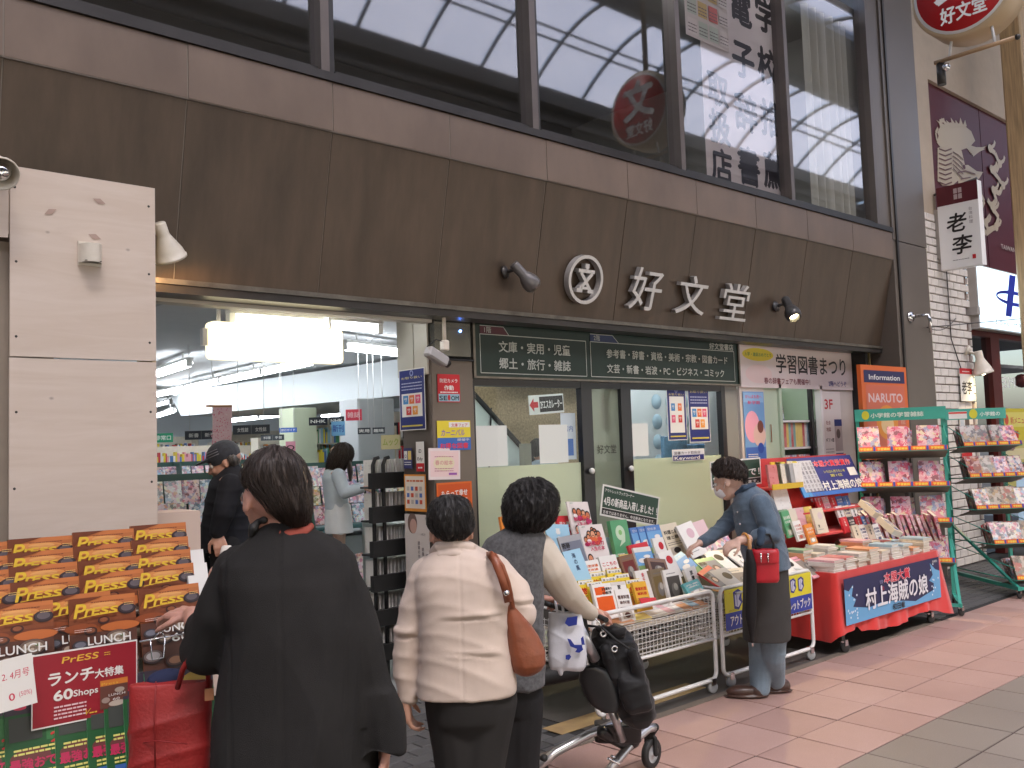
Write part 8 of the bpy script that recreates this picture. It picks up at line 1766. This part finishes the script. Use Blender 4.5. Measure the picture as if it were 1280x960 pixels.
solo('paper_bag', Org().loft(f.rings([(682, 283, 5, .02, -.24), (692, 286, 10, .035, -.24), (715, 288, 13, .04, -.24)]), f.ax).build('paper_bag', M_PAPER, .006, 2, folds(104, .005, 8, 20, 1), P(286, 700, -.24)), 'white carrier bag in the hand of the man in the cap', 'bag', P(286, 700, -.24))

# ---- young woman in white
f = Fig(422, 6.9, 'young woman in pale blue top and white skirt reading at the display'); P = f.P
B = Org(); hc = P(426, 571); lk = (f.a*.85+f.b*.30-Z*.45).normalized(); A = head(B, hc, lk, s=.88)
B.cap(P(423, 578), P(420, 592), .045, .05); B.cap(P(418, 595, .10), P(420, 595, -.10), .045, .045); B.loft(f.rings([(592, 419, 13, .10), (630, 420, 13, .10), (660, 423, 14, .11)]), f.ax)
for dd, x in ((.07, 426), (-.07, 422)): B.chain([P(x, 655, dd), P(x, 730, dd), P(x, 828, dd)], [.068, .045, .035])
wr = P(455, 610, -.15); B.chain([P(423, 594, -.13), P(431, 617, -.16), wr], [.042, .032, .023]); hand(B, wr, P(466, 606, -.13)-wr, f.b*-1+Z, 1, .4, .9)
wr = P(452, 608, .14); B.chain([P(420, 594, .12), P(430, 616, .14), wr], [.042, .032, .023]); hand(B, wr, P(462, 605, .12)-wr, f.b+Z, -1, .4, .9)
f.org('body', B, SK3, .006, 2)
C = Org(); C.loft(f.rings([(583, 420, 6, .05), (588, 419, 12, .09), (597, 419, 15, .125), (612, 420, 15, .125), (628, 421, 14.5, .12), (636, 422, 15, .125)]), f.ax); C.chain([P(423, 594, -.12), P(431, 616, -.16), P(452, 611, -.15)], [.052, .046, .034]); C.chain([P(420, 594, .12), P(430, 616, .14), P(449, 609, .14)], [.05, .044, .034])
f.org('knit_top', C, cloth('pale_blue_knit', (.50, .57, .62), .9, .4, 400), .007, 3, addf(folds(111, .006, 8, 20, 1)))
C = Org(); C.loft(f.rings([(628, 422, 14.5, .12), (645, 423, 16.5, .14), (666, 424, 18, .16)]), f.ax); f.org('skirt', C, cloth('white_skirt', (.70, .73, .74), .8), .007, 2, folds(112, .012, 1, 34, .2))
f.hair([(553, 428, 4, .03), (556, 428, 9, .055), (561, 428, 13, .08), (570, 426, 15.5, .09), (580, 423, 14, .09), (592, 417, 9, .08), (602, 412, 5.5, .05, -.02)], H_BRN, 29, 500, .006, .006, .006, (.3, .8))
C = Org(); C.loft(f.rings([(575, 436, 2.5, .05), (590, 438, 3.5, .05), (602, 438, 2, .03)]), f.ax); f.org('hair', C, H_BRN, .005, 2, folds(113, .005, 3, 40, .4))
o = solo('open_magazine', G().box((0, -.14, 0), (.16, .14, .006), M_PAPER, Matrix.Translation(P(446, 609, 0))@Matrix.Rotation(math.atan2(f.a.y, f.a.x), 4, 'Z')@Matrix.Rotation(-.35, 4, 'Y')), 'open white magazine held by the young woman in white', 'magazine')

# ---- clerk behind the glass
cq = atY(674, 560, 6.95); Dc = (cq-EYEV).dot(_f); f = Fig(676, Dc, 'shop clerk in a pale blue shirt partly hidden behind a taped sheet'); P = f.P
B = Org(); hc = P(674, 562); head(B, hc, (f.a*.7-f.b*.4-Z*.3)); B.cap(P(674, 570), P(678, 582), .05, .055); B.loft(f.rings([(584, 680, 20, .12), (660, 680, 20, .12)]), f.ax)
for x in (675, 686): B.chain([P(x, 660), P(x, 740), P(x, 800)], [.08, .055, .04])
for x, s_ in ((662, -1), (697, 1)): wr = P(x+6*s_, 640, -.25); B.chain([P(x, 588), P(x, 622), wr], [.045, .036, .025]); hand(B, wr, f.b*-1, Z, s_, .3, .9)
f.org('body', B, SK1, .007, 2)
C = Org(); C.loft(f.rings([(574, 678, 9, .07), (579, 679, 18, .10), (588, 680, 24, .13), (620, 680, 22, .13), (660, 680, 23, .14)]), f.ax)
for x, s_ in ((663, -1), (696, 1)): C.chain([P(x, 588), P(x+2*s_, 622), P(x+6*s_, 636, -.2)], [.055, .05, .035])
f.org('shirt', C, cloth('pale_blue_shirt', (.42, .50, .58), .8), .008, 2, folds(121, .006, 6, 20, 1))
C = Org()
for x in (674, 687): C.chain([P(x, 655), P(x, 800)], [.095, .07])
f.org('trousers', C, MATS['black_cloth'], .012, 1)
f.hair([(548, 674, 5, .04), (551, 674, 10, .075), (558, 674, 12.5, .092), (566, 674, 12, .088), (571, 673, 8, .06)], hair_mat('dark_grey_hair', (.05, .05, .05), (.02, .02, .02)), 37, 120)
bpy.data.scenes.remove(_tmp)
